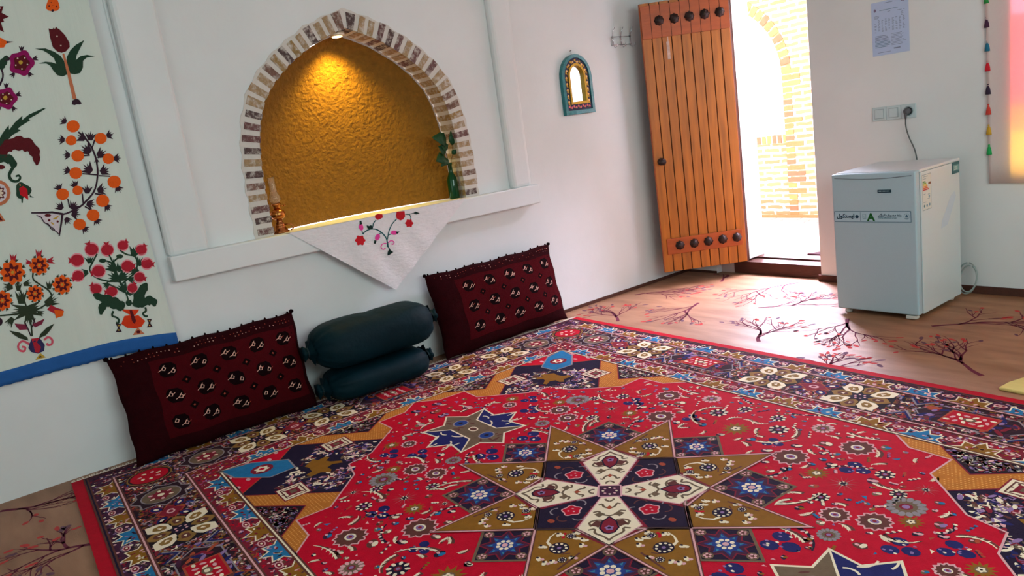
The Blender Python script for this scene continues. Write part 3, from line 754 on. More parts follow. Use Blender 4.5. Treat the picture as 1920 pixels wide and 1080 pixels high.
    # eight-pointed calligraphy stars on the long axis
    for s in (1, -1):
        cx = .952*s
        S_ = starpts(cx, .0, .252, .176, 8); 
        poly(S_, K['olive'], 6)
        for t in (1, -1):
            pts = [p for p in S_]; sel = [(cx+.045, t*.075)]
            side = [(cx+r*math.cos(a), t*r*math.sin(a)) for r, a in [(.176, PI/8), (.252, PI/4), (.176, 3*PI/8), (.252, PI/2), (.176, 5*PI/8), (.252, 3*PI/4), (.176, 7*PI/8)]]
            side = [(cx+.085, t*.075)]+side[0:0]+[(cx+.252*.707, t*.252*.707), (cx+.176*math.cos(3*PI/8), t*.176*math.sin(3*PI/8)), (cx, t*.252), (cx-.176*math.cos(3*PI/8), t*.176*math.sin(3*PI/8)), (cx-.252*.707, t*.252*.707), (cx-.085, t*.075)]
            poly(side, K['navyb'], 7); line(side, .008, K['cream'], 9, True)
            for (x, y, L, a, bend) in ((-.075, .15, .06, .3, 1.4), (.03, .145, .07, 0, 1.7), (-.02, .11, .06, .1, -1.2), (.085, .13, .05, 1.2, 1.2), (-.1, .12, .045, .9, -1.5), (.0, .2, .04, 1.2, .8), (.06, .175, .05, .2, 1.5)):
                q = [(x, y)]
                for k in range(5): a += bend/5; q.append((q[-1][0]+L/4*math.cos(a), q[-1][1]+L/4*math.sin(a)))
                line([(cx+u, t*w_) for u, w_ in q], .0075, K['cream'], 8)
            c = (cx+.1*t*1.15, 0)
            poly(ell(c[0], 0, .04, .04, 12), K['grey'], 7); poly(ell(c[0], 0, .033, .033, 12), K['dblue'], 8); poly(ell(c[0], 0, .012, .012, 8), K['navy'], 9)
            for k in range(9): poly(ell(cx+t*rnd.uniform(.05, .2), rnd.uniform(-.06, .06), .018, .006, 6, rnd.uniform(0, PI)), K['brown'], 6.5)
        poly(ell(cx, 0, .03, .022, 12), K['cream'], 8); poly(ell(cx, 0, .022, .015, 12), K['brown'], 9)
        line(S_, .009, K['cream'], 8, True)
    # flower kit for the red field
    def daisy(a, b, r, c1='cream', c0='navy', n=10):
        poly(ell(a, b, r*.95, r*.95, 18), K[c0], 6)
        for k in range(n): t = 2*PI*k/n; poly(ell(a+r*.78*math.cos(t), b+r*.78*math.sin(t), r*.26, r*.17, 7, t), K[c1], 7)
        poly(ell(a, b, r*.34, r*.34, 10), K['mar' if c0 != 'brown' else 'cream'], 7); poly(ell(a, b, r*.2, r*.2, 8), K['lav'], 8)
    def sun(a, b, r):
        poly(starpts(a, b, r*1.25, r*.7, 12), K['gold'], 6); poly(ell(a, b, r*.5, r*.5, 12), K['olive'], 7); poly(petals(a, b, r*.34, 5), K['cream'], 8); poly(ell(a, b, r*.12, r*.12, 8), K['black'], 9)
    def feather(a, b, r):
        for k in range(14):
            t = 2*PI*k/14; poly([(a+r*.2*math.cos(t-.12), b+r*.2*math.sin(t-.12)), (a+r*math.cos(t), b+r*math.sin(t)), (a+r*.2*math.cos(t+.12), b+r*.2*math.sin(t+.12))], K['grey' if k % 2 else 'olive'], 6)
        poly(ell(a, b, r*.3, r*.3, 8), K['navy'], 7)
        for k in range(6): poly(ell(a+r*.22*math.cos(k), b+r*.22*math.sin(k), r*.08, r*.06, 6), K['cream'], 8)
    def palm(a, b, r):
        poly(petals(a, b, r*.9, 12, .12), K['brown'], 6); line(petals(a, b, r*.98, 12, .12), .006, K['pink'], 7, True); poly(ell(a, b, r*.42, r*.36, 12), K['cream'], 8); poly(ell(a, b, r*.3, r*.24, 10), K['lav'], 9); poly(ell(a, b, r*.14, r*.12, 8), K['mar'], 10)
    def vine(a, b, L, ang, bend, w=.016, c='navy', dots='cream'):
        q = [(a, b)]; t = ang
        for k in range(8): t += bend/8; q.append((q[-1][0]+L/8*math.cos(t), q[-1][1]+L/8*math.sin(t)))
        line(q, w, K[c], 6, w2=w*.35)
        for k, p in enumerate(q[:-1]): poly(ell(p[0]+rnd.uniform(-.008, .008), p[1]+rnd.uniform(-.008, .008), .008, .005, 6, t+k), K[dots if k % 2 else 'pink'], 7)
    def cres(a, b, L, ang, bend, c='cream', w=.022):
        q = [(a, b)]; t = ang
        for k in range(6): t += bend/6; q.append((q[-1][0]+L/6*math.cos(t), q[-1][1]+L/6*math.sin(t)))
        line(q, w*.4, K[c], 7, w2=.003); line([(p[0]+.006, p[1]+.006) for p in q], w, K['brown'], 6, w2=.004)
        for p in q[1:5]: poly([(p[0], p[1]), (p[0]+.016*math.cos(t+1.6), p[1]+.016*math.sin(t+1.6)), (p[0]+.008*math.cos(t), p[1]+.008*math.sin(t))], K[c], 8)
    def bud(a, b, r, c):
        poly(ell(a, b, r, r*.7, 8, rnd.uniform(0, 3)), K[rnd.choice(['navy', 'brown', 'olive', 'purple'])], 6)
        poly(ell(a+r*.3, b+r*.2, r*.6, r*.4, 7, rnd.uniform(0, 3)), K[c], 7); poly(ell(a-r*.4, b, r*.35, r*.25, 6), K['pink'], 7)
    def cluster(a, b, r, c='navyb'):
        for k in range(3): poly(ell(a+r*.7*math.cos(k*2.1), b+r*.7*math.sin(k*2.1), r*.6, r*.5, 10), K[c], 6)
        for k in range(9): poly(ell(a+r*rnd.uniform(-.9, .9), b+r*rnd.uniform(-.9, .9), r*.13, r*.09, 6), K['cream' if k % 2 else 'lav'], 7)
    def blocked(a, b, g=.0):
        p, q = 1.545-abs(a), 1.03-abs(b)
        if p < .03+g or q < .03+g: return True
        if p < q: p, q = q, p
        # spandrel (p along the long way)
        if (p-q < .70 and p+q < 1.02+g) or (p < 1.04+g and q < .10+g) or (q < .5+g and p < .47+g): return True
        if abs(a)+abs(b) < .42+g: return True
        for cx, cy, h in ((.37, .34, .12), (0, .48, .12), (.535, 0, .13)):
            if abs(abs(a)-cx) < h+g and abs(abs(b)-cy) < h+g: return True
        x, y = abs(a), abs(b)
        for A in ([(.66, .25), (.26, .25), (.39, 0), (.25, .1)], [(.27, .61), (.26, .25), (0, .35), (.1, .25)]):
            # roughly inside the kite of a point
            mx_, my_ = (A[0][0]+A[1][0]+A[2][0])/3, (A[0][1]+A[1][1]+A[2][1])/3
            if math.hypot(x-mx_, y-my_) < .15+g: return True
        if math.hypot(abs(a)-.952, b) < .24+g: return True
        return False
    big = [('sun', .012, .712, .052), ('daisy', .155, .805, .042), ('palm', .335, .625, .062), ('feather', .59, .557, .055), ('daisy3', .286, .915, .045), ('sun', .48, .57, .036), ('palm', .48, .835, .06), ('cluster', .56, .68, .045),
           ('daisy', .085, .90, .034), ('cluster', .65, .115, .052), ('daisy2', .816, .54, .062), ('cluster', .915, .315, .045), ('palm', .79, .40, .05), ('sun', .87, .465, .032), ('cluster', 1.03, .40, .042), ('feather', .81, .68, .042), ('daisy', .66, .70, .034), ('daisy2', .73, .245, .036), ('palm', .68, .36, .045), ('cluster', .21, .69, .036), ('feather', .42, .47, .036), ('daisy', .76, .60, .028), ('sun', 1.12, .35, .034), ('daisy', .585, .43, .03), ('palm', 1.06, .29, .034)]
    vines = [(.15, .66, .16, .1, 1.2), (.36, .44, .14, .9, 1.0), (.50, .30, .18, .5, 1.1), (.62, .22, .16, .2, -1.4), (.24, .77, .12, 1.3, 1.5), (.48, .62, .18, 1.2, -1.1), (.70, .16, .12, 2.4, 1.0), (.95, .45, .1, .3, 2.0), (1.0, .47, .12, 1.0, -1.6), (.74, .48, .12, .3, 1.8), (.66, .62, .14, -.5, 1.3), (.10, .97, .18, .2, .6), (.38, .93, .16, -.3, .8), (.34, .76, .14, .2, -1.2), (.84, .34, .12, -.6, 1.7), (1.13, .17, .12, .6, 1.2), (1.2, .08, .1, 1.0, 1.5)]
    for sa in (1, -1):
        for sb in (1, -1):
            for kind, a, b, r in big:
                if a < .02 and sa < 0: continue
                a_, b_ = a*sa, b*sb
                if kind == 'daisy': daisy(a_, b_, r, n=8)
                elif kind == 'daisy2': daisy(a_, b_, r, 'grey', 'olive', 14)
                elif kind == 'daisy3': daisy(a_, b_, r, 'pink', 'olive', 12)
                else: dict(sun=sun, palm=palm, feather=feather, cluster=cluster)[kind](a_, b_, r)
            for k, (a, b, L, t, bd) in enumerate(vines):
                ang = math.atan2(sb*math.sin(t), sa*math.cos(t))
                (vine if k % 2 else cres)(a*sa, b*sb, L, ang, bd*sa*sb)
    rs = random.Random(5)
    placed = [(a, b, r) for _, a, b, r in big]; n = 0
    for _ in range(9000):
        a, b = rs.uniform(0, 1.5), rs.uniform(0, 1.0); r = rs.choice([.013, .018, .024, .03])
        if blocked(a, b, r) or any(math.hypot(a-x, b-y) < r+q+.006 for x, y, q in placed): continue
        placed.append((a, b, r)); k = rs.random(); c = rs.choice(['cream', 'pink', 'cream', 'lav', 'gold', 'blue', 'rust']); t = rs.uniform(0, 6.28)
        for sa in (1, -1):
            for sb in (1, -1):
                A, B_ = a*sa, b*sb
                if k < .45: bud(A, B_, r, c)
                elif k < .7: poly([(A, B_), (A+r*1.3*math.cos(t), B_+r*1.3*math.sin(t)), (A+r*.8*math.cos(t+.9), B_+r*.8*math.sin(t+.9))], K[c], 6)
                elif k < .85: cres(A, B_, r*3, t*sa*sb, 1.4*sa*sb, 'cream', r*.8)
                else:
                    line([(A, B_), (A+r*2*math.cos(t), B_+r*2*math.sin(t))], .006, K['purple'], 6)
                    for q in range(3): poly(ell(A+r*.8*q*math.cos(t), B_+r*.8*q*math.sin(t)+.008, .007, .005, 6), K[c], 7)
    # ---------------- the great central star
    sq = [(-.392, 0), (0, .351), (.392, 0), (0, -.351)]
    E = lambda p, q, f: (p[0]+(q[0]-p[0])*f, p[1]+(q[1]-p[1])*f)
    # dark tiles: four on the axes, four on the diagonals
    def tile(q, lay=6):
        c = (sum(p[0] for p in q)/4, sum(p[1] for p in q)/4)
        poly(q, K['navy'], lay); line(q, .010, K['olive'], lay+3, True)
        e1 = Vector((q[1][0]-q[0][0], q[1][1]-q[0][1]))/2; e2 = Vector((q[3][0]-q[0][0], q[3][1]-q[0][1]))/2
        f = lambda x, y: (c[0]+e1.x*x+e2.x*y, c[1]+e1.y*x+e2.y*y)
        st8 = lambda R, r, n=8, a0=0.0: [f((R if i % 2 == 0 else r)*math.cos(a0+PI*i/n), (R if i % 2 == 0 else r)*math.sin(a0+PI*i/n)) for i in range(2*n)]
        poly(st8(.98, .62), K['purple'], lay+1); line(st8(.98, .62), .005, K['mar'], lay+2, True)
        poly(st8(.72, .40), K['dblue'], lay+2)
        for k in range(8):
            a = PI/4*k; poly([f(.62*math.cos(a)+.05*math.sin(a), .62*math.sin(a)-.05*math.cos(a)), f(.46*math.cos(a-.12), .46*math.sin(a-.12)), f(.46*math.cos(a+.12), .46*math.sin(a+.12))], K['teal'], lay+3)
            a += PI/8; u = f(.255*math.cos(a), .255*math.sin(a)); poly(ell(u[0], u[1], e1.length*.085, e1.length*.085, 8), K['cream'], lay+3)
        u = f(0, 0); poly(ell(u[0], u[1], e1.length*.12, e1.length*.12, 8), K['pink'], lay+3)
        for x, y in ((.72, .72), (-.72, .72), (.72, -.72), (-.72, -.72)):
            u = f(x, y); poly(ell(u[0], u[1], e1.length*.21, e1.length*.21, 10), K['olive'], lay+3); poly(ell(u[0], u[1], e1.length*.15, e1.length*.15, 10), K['brown'], lay+4)
            for k in range(5): poly(ell(u[0]+e1.length*.1*math.cos(k*1.26), u[1]+e1.length*.1*math.sin(k*1.26), .005, .005, 6), K['pink'], lay+5)
    for s in (1, -1):
        tile([(0, s*.351), (.132, s*.48), (0, s*.609), (-.132, s*.48)])
        tile([(s*.392, 0), (s*.533, .118), (s*.673, 0), (s*.533, -.118)])
        for t in (1, -1):
            tile([(s*.262, t*.245), (s*.482, t*.245), (s*.482, t*.44), (s*.262, t*.44)])
    # gold points
    def gold(tf):
        for q, kx in (([(.668, .248), (.392, 0), (.286, .094), (.262, .245)], 0), ([(.272, .612), (0, .351), (.105, .257), (.262, .245)], 1)):
            # the point lies on the line of the square's side
            Q = tf(q); poly(Q, K['gold'], 10); line(Q, .016, K['brown'], 12, True); line(Q, .007, K['pink'], 13, True)
            A, B_, C_, D_ = [Vector(p) for p in Q]
            g = lambda u, v: tuple((A*(1-u)+B_*u)*(1-v)+(D_*(1-u)+C_*u)*v)
            def rose(u, v, r):
                c = g(u, v); poly(ell(c[0], c[1], r, r, 12), K['navy'], 12)
                for k in range(9): poly(ell(c[0]+r*.7*math.cos(k*.698), c[1]+r*.7*math.sin(k*.698), r*.17, r*.15, 6), K['cream'], 13)
                poly(ell(c[0], c[1], r*.22, r*.22, 6), K['lav'], 13)
            rose(.52, .48, .034); rose(.24, .48, .016); rose(.74, .75, .017)
            for u, v in ((.36, .78), (.5, .86), (.66, .2), (.84, .55), (.34, .25), (.62, .8), (.8, .86), (.46, .16), (.18, .6), (.3, .35)):
                c = g(u, v); poly(ell(c[0], c[1], .014, .009, 7, u*6), K['cream'], 11.5); poly(ell(c[0]+.011, c[1]+.006, .008, .007, 6, v*5), K['pink' if u < .5 else 'cream'], 12); poly(ell(c[0]-.008, c[1]+.002, .006, .005, 6), K['navy'], 12.5)
            line([g(.62, .36), g(.72, .30), g(.82, .36), g(.9, .5)], .012, K['cream'], 12, w2=.003); line([g(.86, .7), g(.8, .62), g(.72, .6)], .01, K['red'], 11.5)
            line([g(.1, .4), g(.2, .7)], .008, K['brown'], 11.5); line([g(.42, .62), g(.36, .5), g(.3, .6)], .005, K['brown'], 11.5)
    sym4(gold)
    # inner square: navy quarters, four white kites, small centre tile
    poly(sq, K['navy'], 10.4); line(sq, .016, K['olive'], 12, True); line(sq, .006, K['pink'], 13, True)
    for s, t in ((1, 1), (1, -1), (-1, 1), (-1, -1)):
        D = Vector((s*.262, t*.246)); dn = D.normalized(); L = D.length; nn = Vector((-dn.y, dn.x))
        Fk = lambda x, y: tuple(dn*x*L+nn*y*L)
        kite = [(.13, -.082), (.70, -.295), (1.0, 0), (.70, .295), (.13, .082)]
        kk = [Fk(*p) for p in kite]
        poly([Fk(x*1.06-.01, y*1.22) for x, y in kite], K['mar'], 11); line(kk, .010, K['pink'], 13, True); poly(kk, K['cream'], 14)
        # scrollwork on the kite
        for m_ in (1, -1):
            for pts in ([(.93, 0), (.86, .05), (.80, .14), (.72, .13), (.74, .20)], [(.62, .02), (.56, .10), (.60, .20), (.68, .17)], [(.50, .0), (.46, .09), (.40, .10), (.42, .16)], [(.36, .0), (.32, .06), (.26, .07), (.28, .11)], [(.22, 0), (.19, .04), (.16, .04)], [(.70, .10), (.64, .13), (.60, .09)]):
                line([Fk(x, m_*y) for x, y in curve(pts, 1)], .0085, K['olive'], 15)
            poly([Fk(*p) for p in [(.60, m_*.06), (.70, m_*.10), (.66, m_*.18), (.58, m_*.13)]], K['brown'], 16)
            poly([Fk(*p) for p in [(.46, m_*.04), (.52, m_*.10), (.46, m_*.15), (.42, m_*.09)]], K['olive'], 16)
        drop = [(.52, 0), (.60, -.065), (.72, -.09), (.80, -.05), (.82, 0), (.80, .05), (.72, .09), (.60, .065)]
        poly([Fk(*p) for p in drop], K['mar'], 16); line([Fk(*p) for p in drop], .006, K['navy'], 17, True); c = Fk(.72, 0)
        poly(petals(c[0], c[1], .014, 5), K['lav'], 17); poly(ell(c[0], c[1], .007, .007, 6), K['navy'], 18); c = Fk(.92, 0); poly(ell(c[0], c[1], .008, .006, 6), K['olive'], 16)
        poly([Fk(*p) for p in [(.30, 0), (.34, -.03), (.38, 0), (.34, .03)]], K['rust'], 16)
    for ax, s in (('a', 1), ('a', -1), ('b', 1), ('b', -1)):
        cx, cy = (s*.205, 0) if ax == 'a' else (0, s*.185)
        poly(petals(cx, cy, .030, 5, .12), K['red'], 12); line(petals(cx, cy, .033, 5, .12), .005, K['pink'], 13, True)
        for k in range(3): poly(ell(cx+.012*math.cos(k*2.1), cy+.012*math.sin(k*2.1), .005, .004, 6), K['pink'], 14)
        for k in range(6):
            a = k*PI/3+.4; x, y = cx+.055*math.cos(a), cy+.055*math.sin(a)
            q = [(x, y)]; b_ = a
            for _ in range(5): b_ += .55; q.append((q[-1][0]+.013*math.cos(b_), q[-1][1]+.013*math.sin(b_)))
            line(q, .0055, K['grey' if k % 2 else 'brown'], 12)
        ex, ey = (s*.31, 0) if ax == 'a' else (0, s*.28); poly(ell(ex, ey, .016, .012, 7), K['rust'], 12)
    ce = [(-.062, 0), (0, .056), (.062, 0), (0, -.056)]
    poly(ce, K['purple'], 15); line(ce, .006, K['pink'], 16, True)
    for k in range(8): poly(ell(.026*math.cos(k*.785), .024*math.sin(k*.785), .006, .005, 6), K['cream' if k % 2 else 'pink'], 16)
    o = mb.build('rug', local=True, fixn=False)
    o.location = (2.2171, 1.8442, 0.0006); o.rotation_euler = (0, 0, -.0419)
    tag(o, 'large red Persian rug with an eight-pointed star medallion on the carpeted floor', 'rug')
    # knotted fringe along the wall end
    fb = MB(); fm = mat('fringe_cotton', rgb(226, 212, 196), .95, .12, 80)
    fb.box(-HL-.012, -HL+.002, -HW, HW, .001, .009, fm)
    b = -HW+.004
    while b < HW:
        L = rnd.uniform(.018, .036); d = rnd.uniform(-.012, .012)
        fb.tube([(-HL-.010, b, .007), (-HL-.010-L*.5, b+d*.5, .008), (-HL-.010-L, b+d, .003)], [.0030, .0036, .0024], fm, 5); b += rnd.uniform(.009, .014)
    fr = fb.build('fringe', o, local=True); fr['label'] = 'cream cotton fringe'
rug()
# embroidery outlines in wall coordinates (colour, layer, outline)
TAPESTRY=[
('maroon',2,[0.729,2.113,0.743,2.108,0.75,2.116,0.753,2.109,0.761,2.119,0.764,2.112,0.77,2.109,0.788,2.08,0.798,2.045,0.795,2.026,0.775,2.007,0.756,2.002,0.74,2.009,0.727,2.029,0.726,2.072]),
('green',1,[0.654,2.025,0.696,2.025,0.727,2.009,0.749,1.989,0.76,1.959,0.761,1.924,0.759,1.905,0.737,1.896,0.716,1.903,0.705,1.923,0.697,1.948,0.684,1.958,0.652,1.959,0.682,1.966,0.707,1.962,0.723,1.954,0.72,1.98,0.703,2.001,0.685,2.016]),
('green',1,[0.766,1.909,0.763,1.949,0.774,1.983,0.794,2.011,0.822,2.034,0.861,2.053,0.837,2.019,0.814,1.986,0.807,1.966,0.829,1.982,0.857,1.986,0.888,1.977,0.854,1.974,0.835,1.96,0.828,1.93,0.811,1.906,0.787,1.902]),
('rust',102,[0.758,1.997,0.758,1.962,0.757,1.903,0.754,1.789,0.77,1.792,0.77,1.906,0.768,1.965,0.766,1.999]),
('plum',2,[0.744,1.767,0.751,1.784,0.767,1.792,0.779,1.786,0.787,1.768,0.776,1.763,0.765,1.766,0.755,1.762]),
('cream',3,[0.758,2.076,0.757,2.075,0.756,2.073,0.755,2.073,0.753,2.073,0.752,2.074,0.752,2.075,0.752,2.076,0.752,2.078,0.753,2.079,0.755,2.079,0.756,2.079,0.757,2.079,0.758,2.077]),
('cream',3,[0.764,2.034,0.763,2.033,0.762,2.031,0.761,2.031,0.759,2.031,0.758,2.032,0.757,2.033,0.758,2.034,0.758,2.036,0.759,2.037,0.761,2.037,0.762,2.037,0.763,2.037,0.764,2.035]),
('orange',1,[0.762,2.248,0.791,2.248,0.795,2.22,0.794,2.2,0.782,2.189,0.763,2.187,0.747,2.191,0.738,2.201,0.746,2.22]),
('plum',2,[0.769,2.19,0.768,2.188,0.766,2.186,0.763,2.185,0.761,2.185,0.759,2.186,0.758,2.188,0.758,2.19,0.759,2.193,0.761,2.195,0.764,2.196,0.766,2.196,0.768,2.195,0.769,2.193]),
('maroon',2,[0.757,2.211,0.756,2.209,0.755,2.208,0.754,2.207,0.752,2.207,0.751,2.208,0.751,2.209,0.751,2.211,0.751,2.212,0.752,2.213,0.754,2.214,0.755,2.214,0.756,2.213,0.757,2.212]),
('maroon',2,[0.773,2.215,0.772,2.214,0.771,2.212,0.77,2.212,0.769,2.212,0.767,2.212,0.767,2.214,0.767,2.215,0.768,2.216,0.769,2.218,0.77,2.218,0.771,2.218,0.773,2.218,0.773,2.216]),
('maroon',2,[0.785,2.208,0.784,2.206,0.783,2.205,0.781,2.204,0.78,2.204,0.779,2.205,0.778,2.206,0.778,2.208,0.779,2.209,0.78,2.21,0.782,2.211,0.783,2.211,0.784,2.21,0.785,2.209]),
('maroon',2,[0.769,2.225,0.768,2.223,0.767,2.222,0.766,2.221,0.764,2.221,0.763,2.222,0.763,2.223,0.763,2.225,0.763,2.226,0.764,2.227,0.766,2.228,0.767,2.228,0.768,2.227,0.769,2.226]),
('plum',1,[0.595,2.019,0.594,2.041,0.6,2.033,0.605,2.041,0.606,2.033,0.616,2.04,0.604,2.018]),
('plum',1,[0.636,1.985,0.656,1.998,0.649,1.987,0.657,1.986,0.649,1.981,0.657,1.973,0.636,1.975]),
('plum',1,[0.61,1.925,0.624,1.91,0.612,1.911,0.613,1.903,0.607,1.908,0.601,1.896,0.6,1.919]),
('plum',1,[0.553,1.922,0.542,1.9,0.542,1.912,0.534,1.908,0.538,1.916,0.527,1.916,0.547,1.928]),
('plum',1,[0.544,1.98,0.524,1.98,0.535,1.987,0.53,1.992,0.538,1.992,0.537,2.004,0.55,1.99]),
('magenta',2,[0.639,1.963,0.634,1.953,0.627,1.946,0.619,1.94,0.613,1.933,0.607,1.925,0.601,1.916,0.592,1.91,0.583,1.909,0.575,1.913,0.569,1.919,0.563,1.922,0.555,1.924,0.547,1.926,0.54,1.931,0.537,1.94,0.539,1.95,0.543,1.96,0.546,1.968,0.547,1.977,0.547,1.987,0.55,1.997,0.557,2.005,0.566,2.009,0.575,2.01,0.583,2.011,0.591,2.014,0.6,2.019,0.609,2.021,0.618,2.019,0.623,2.013,0.626,2.003,0.627,1.995,0.63,1.988,0.635,1.981,0.639,1.973]),
('maroon',3,[0.62,1.964,0.617,1.958,0.612,1.954,0.607,1.95,0.603,1.946,0.6,1.941,0.596,1.935,0.591,1.931,0.585,1.931,0.58,1.933,0.576,1.937,0.572,1.939,0.568,1.94,0.562,1.941,0.557,1.944,0.556,1.95,0.557,1.956,0.56,1.962,0.562,1.967,0.562,1.973,0.562,1.979,0.564,1.986,0.568,1.991,0.574,1.993,0.58,1.993,0.585,1.994,0.59,1.995,0.595,1.999,0.601,2.001,0.607,2,0.61,1.995,0.611,1.989,0.612,1.984,0.613,1.979,0.617,1.976,0.62,1.97]),
('gold',4,[0.593,1.968,0.591,1.964,0.588,1.961,0.584,1.96,0.581,1.96,0.578,1.962,0.577,1.965,0.577,1.969,0.578,1.973,0.581,1.976,0.585,1.977,0.588,1.977,0.591,1.975,0.593,1.972]),
('cream',4,[0.608,1.987,0.608,1.986,0.606,1.985,0.605,1.984,0.604,1.984,0.603,1.985,0.602,1.986,0.602,1.988,0.603,1.989,0.604,1.99,0.605,1.991,0.607,1.991,0.608,1.99,0.608,1.989]),
('cream',4,[0.612,1.958,0.611,1.956,0.61,1.955,0.608,1.955,0.607,1.955,0.606,1.956,0.606,1.957,0.606,1.958,0.606,1.96,0.607,1.961,0.609,1.961,0.61,1.961,0.611,1.96,0.612,1.959]),
('cream',4,[0.586,1.939,0.585,1.938,0.584,1.937,0.583,1.936,0.581,1.936,0.58,1.937,0.58,1.938,0.58,1.94,0.58,1.941,0.581,1.942,0.583,1.943,0.584,1.943,0.585,1.942,0.586,1.941]),
('cream',4,[0.566,1.958,0.566,1.956,0.565,1.955,0.563,1.954,0.562,1.954,0.561,1.955,0.56,1.956,0.561,1.958,0.561,1.959,0.562,1.96,0.564,1.961,0.565,1.961,0.566,1.96,0.566,1.959]),
('cream',4,[0.58,1.987,0.58,1.986,0.579,1.984,0.577,1.984,0.576,1.984,0.575,1.985,0.574,1.986,0.574,1.987,0.575,1.989,0.576,1.99,0.577,1.99,0.579,1.99,0.58,1.99,0.58,1.988]),
('plum',1,[0.5,1.863,0.499,1.885,0.505,1.877,0.51,1.885,0.511,1.877,0.521,1.884,0.509,1.862]),
('plum',1,[0.535,1.833,0.554,1.846,0.548,1.835,0.555,1.834,0.548,1.829,0.556,1.821,0.535,1.823]),
('plum',1,[0.513,1.781,0.527,1.766,0.516,1.768,0.516,1.76,0.511,1.765,0.505,1.753,0.504,1.776]),
('plum',1,[0.465,1.779,0.454,1.758,0.454,1.77,0.447,1.766,0.451,1.774,0.44,1.774,0.459,1.786]),
('plum',1,[0.458,1.829,0.438,1.831,0.448,1.837,0.444,1.843,0.451,1.842,0.45,1.854,0.463,1.839]),
('magenta',2,[0.538,1.814,0.534,1.805,0.527,1.799,0.521,1.794,0.515,1.788,0.511,1.781,0.505,1.774,0.498,1.768,0.49,1.768,0.483,1.771,0.478,1.776,0.472,1.78,0.466,1.781,0.459,1.783,0.453,1.788,0.451,1.796,0.452,1.805,0.456,1.813,0.458,1.82,0.459,1.828,0.46,1.836,0.462,1.845,0.468,1.852,0.476,1.856,0.484,1.857,0.491,1.857,0.497,1.859,0.505,1.863,0.513,1.865,0.52,1.864,0.525,1.857,0.527,1.849,0.528,1.842,0.531,1.836,0.535,1.83,0.538,1.822]),
('maroon',3,[0.522,1.815,0.519,1.81,0.515,1.806,0.51,1.803,0.507,1.8,0.504,1.795,0.501,1.79,0.496,1.786,0.491,1.786,0.487,1.789,0.484,1.792,0.481,1.794,0.477,1.795,0.472,1.796,0.468,1.799,0.467,1.804,0.468,1.809,0.47,1.815,0.472,1.819,0.473,1.824,0.473,1.829,0.474,1.835,0.478,1.839,0.483,1.841,0.488,1.841,0.492,1.841,0.496,1.843,0.501,1.846,0.506,1.848,0.51,1.847,0.513,1.842,0.514,1.837,0.515,1.832,0.516,1.829,0.519,1.825,0.522,1.821]),
('gold',4,[0.499,1.819,0.497,1.815,0.494,1.813,0.491,1.811,0.487,1.811,0.485,1.813,0.483,1.817,0.483,1.821,0.485,1.824,0.488,1.827,0.491,1.829,0.495,1.829,0.498,1.827,0.499,1.823]),
('cream',4,[0.512,1.836,0.511,1.834,0.51,1.833,0.509,1.833,0.508,1.833,0.507,1.833,0.506,1.835,0.506,1.836,0.507,1.837,0.508,1.839,0.509,1.839,0.511,1.839,0.512,1.838,0.512,1.837]),
('cream',4,[0.515,1.81,0.514,1.808,0.513,1.807,0.512,1.807,0.511,1.807,0.51,1.807,0.509,1.809,0.509,1.81,0.51,1.812,0.511,1.813,0.512,1.813,0.513,1.813,0.514,1.812,0.515,1.811]),
('cream',4,[0.493,1.794,0.492,1.793,0.491,1.792,0.49,1.791,0.488,1.791,0.487,1.792,0.487,1.793,0.487,1.794,0.487,1.796,0.488,1.797,0.49,1.798,0.491,1.797,0.492,1.797,0.493,1.796]),
('cream',4,[0.476,1.81,0.476,1.809,0.475,1.808,0.473,1.807,0.472,1.807,0.471,1.808,0.471,1.809,0.471,1.811,0.471,1.812,0.472,1.813,0.474,1.814,0.475,1.814,0.476,1.813,0.476,1.812]),
('cream',4,[0.488,1.836,0.488,1.835,0.487,1.833,0.485,1.833,0.484,1.833,0.483,1.834,0.483,1.835,0.483,1.836,0.483,1.838,0.484,1.839,0.486,1.839,0.487,1.839,0.488,1.839,0.488,1.837]),
('maroon',1,[0.528,2.209,0.563,2.201,0.562,2.213,0.576,2.213,0.562,2.185,0.586,2.167,0.561,2.157,0.563,2.146,0.55,2.144,0.552,2.102,0.538,2.112,0.515,2.117]),
('orange',1,[0.507,2.085,0.535,2.079,0.552,2.064,0.578,2.059,0.549,2.053,0.537,2.037,0.512,2.036]),
('plum',2,[0.552,2.064,0.578,2.059,0.551,2.054]),
('green',101,[0.504,1.941,0.507,1.942,0.512,1.942,0.514,1.947,0.521,1.95,0.522,1.958,0.53,1.963,0.534,1.972,0.538,1.983,0.542,1.99,0.542,1.997,0.541,2.002,0.541,2.002,0.537,2.002,0.53,2.001,0.525,1.994,0.515,1.989,0.508,1.982,0.504,1.973,0.497,1.968,0.496,1.96,0.492,1.957,0.493,1.951,0.494,1.949]),
('plum',101,[0.5,1.948,0.501,1.946,0.501,1.942,0.502,1.936,0.503,1.928,0.502,1.92,0.5,1.911,0.495,1.902,0.489,1.892,0.484,1.885,0.481,1.88,0.48,1.877,0.486,1.873,0.487,1.876,0.49,1.881,0.495,1.889,0.502,1.899,0.506,1.91,0.509,1.92,0.51,1.929,0.509,1.938,0.509,1.944,0.508,1.949,0.508,1.951]),
('green',1,[0.37,1.52,0.4,1.608,0.443,1.665,0.467,1.691,0.476,1.699,0.472,1.678,0.503,1.71,0.538,1.736,0.531,1.716,0.565,1.739,0.627,1.761,0.635,1.758,0.595,1.736,0.558,1.719,0.564,1.713,0.518,1.689,0.506,1.679,0.517,1.672,0.48,1.655,0.455,1.633,0.434,1.604,0.41,1.566]),
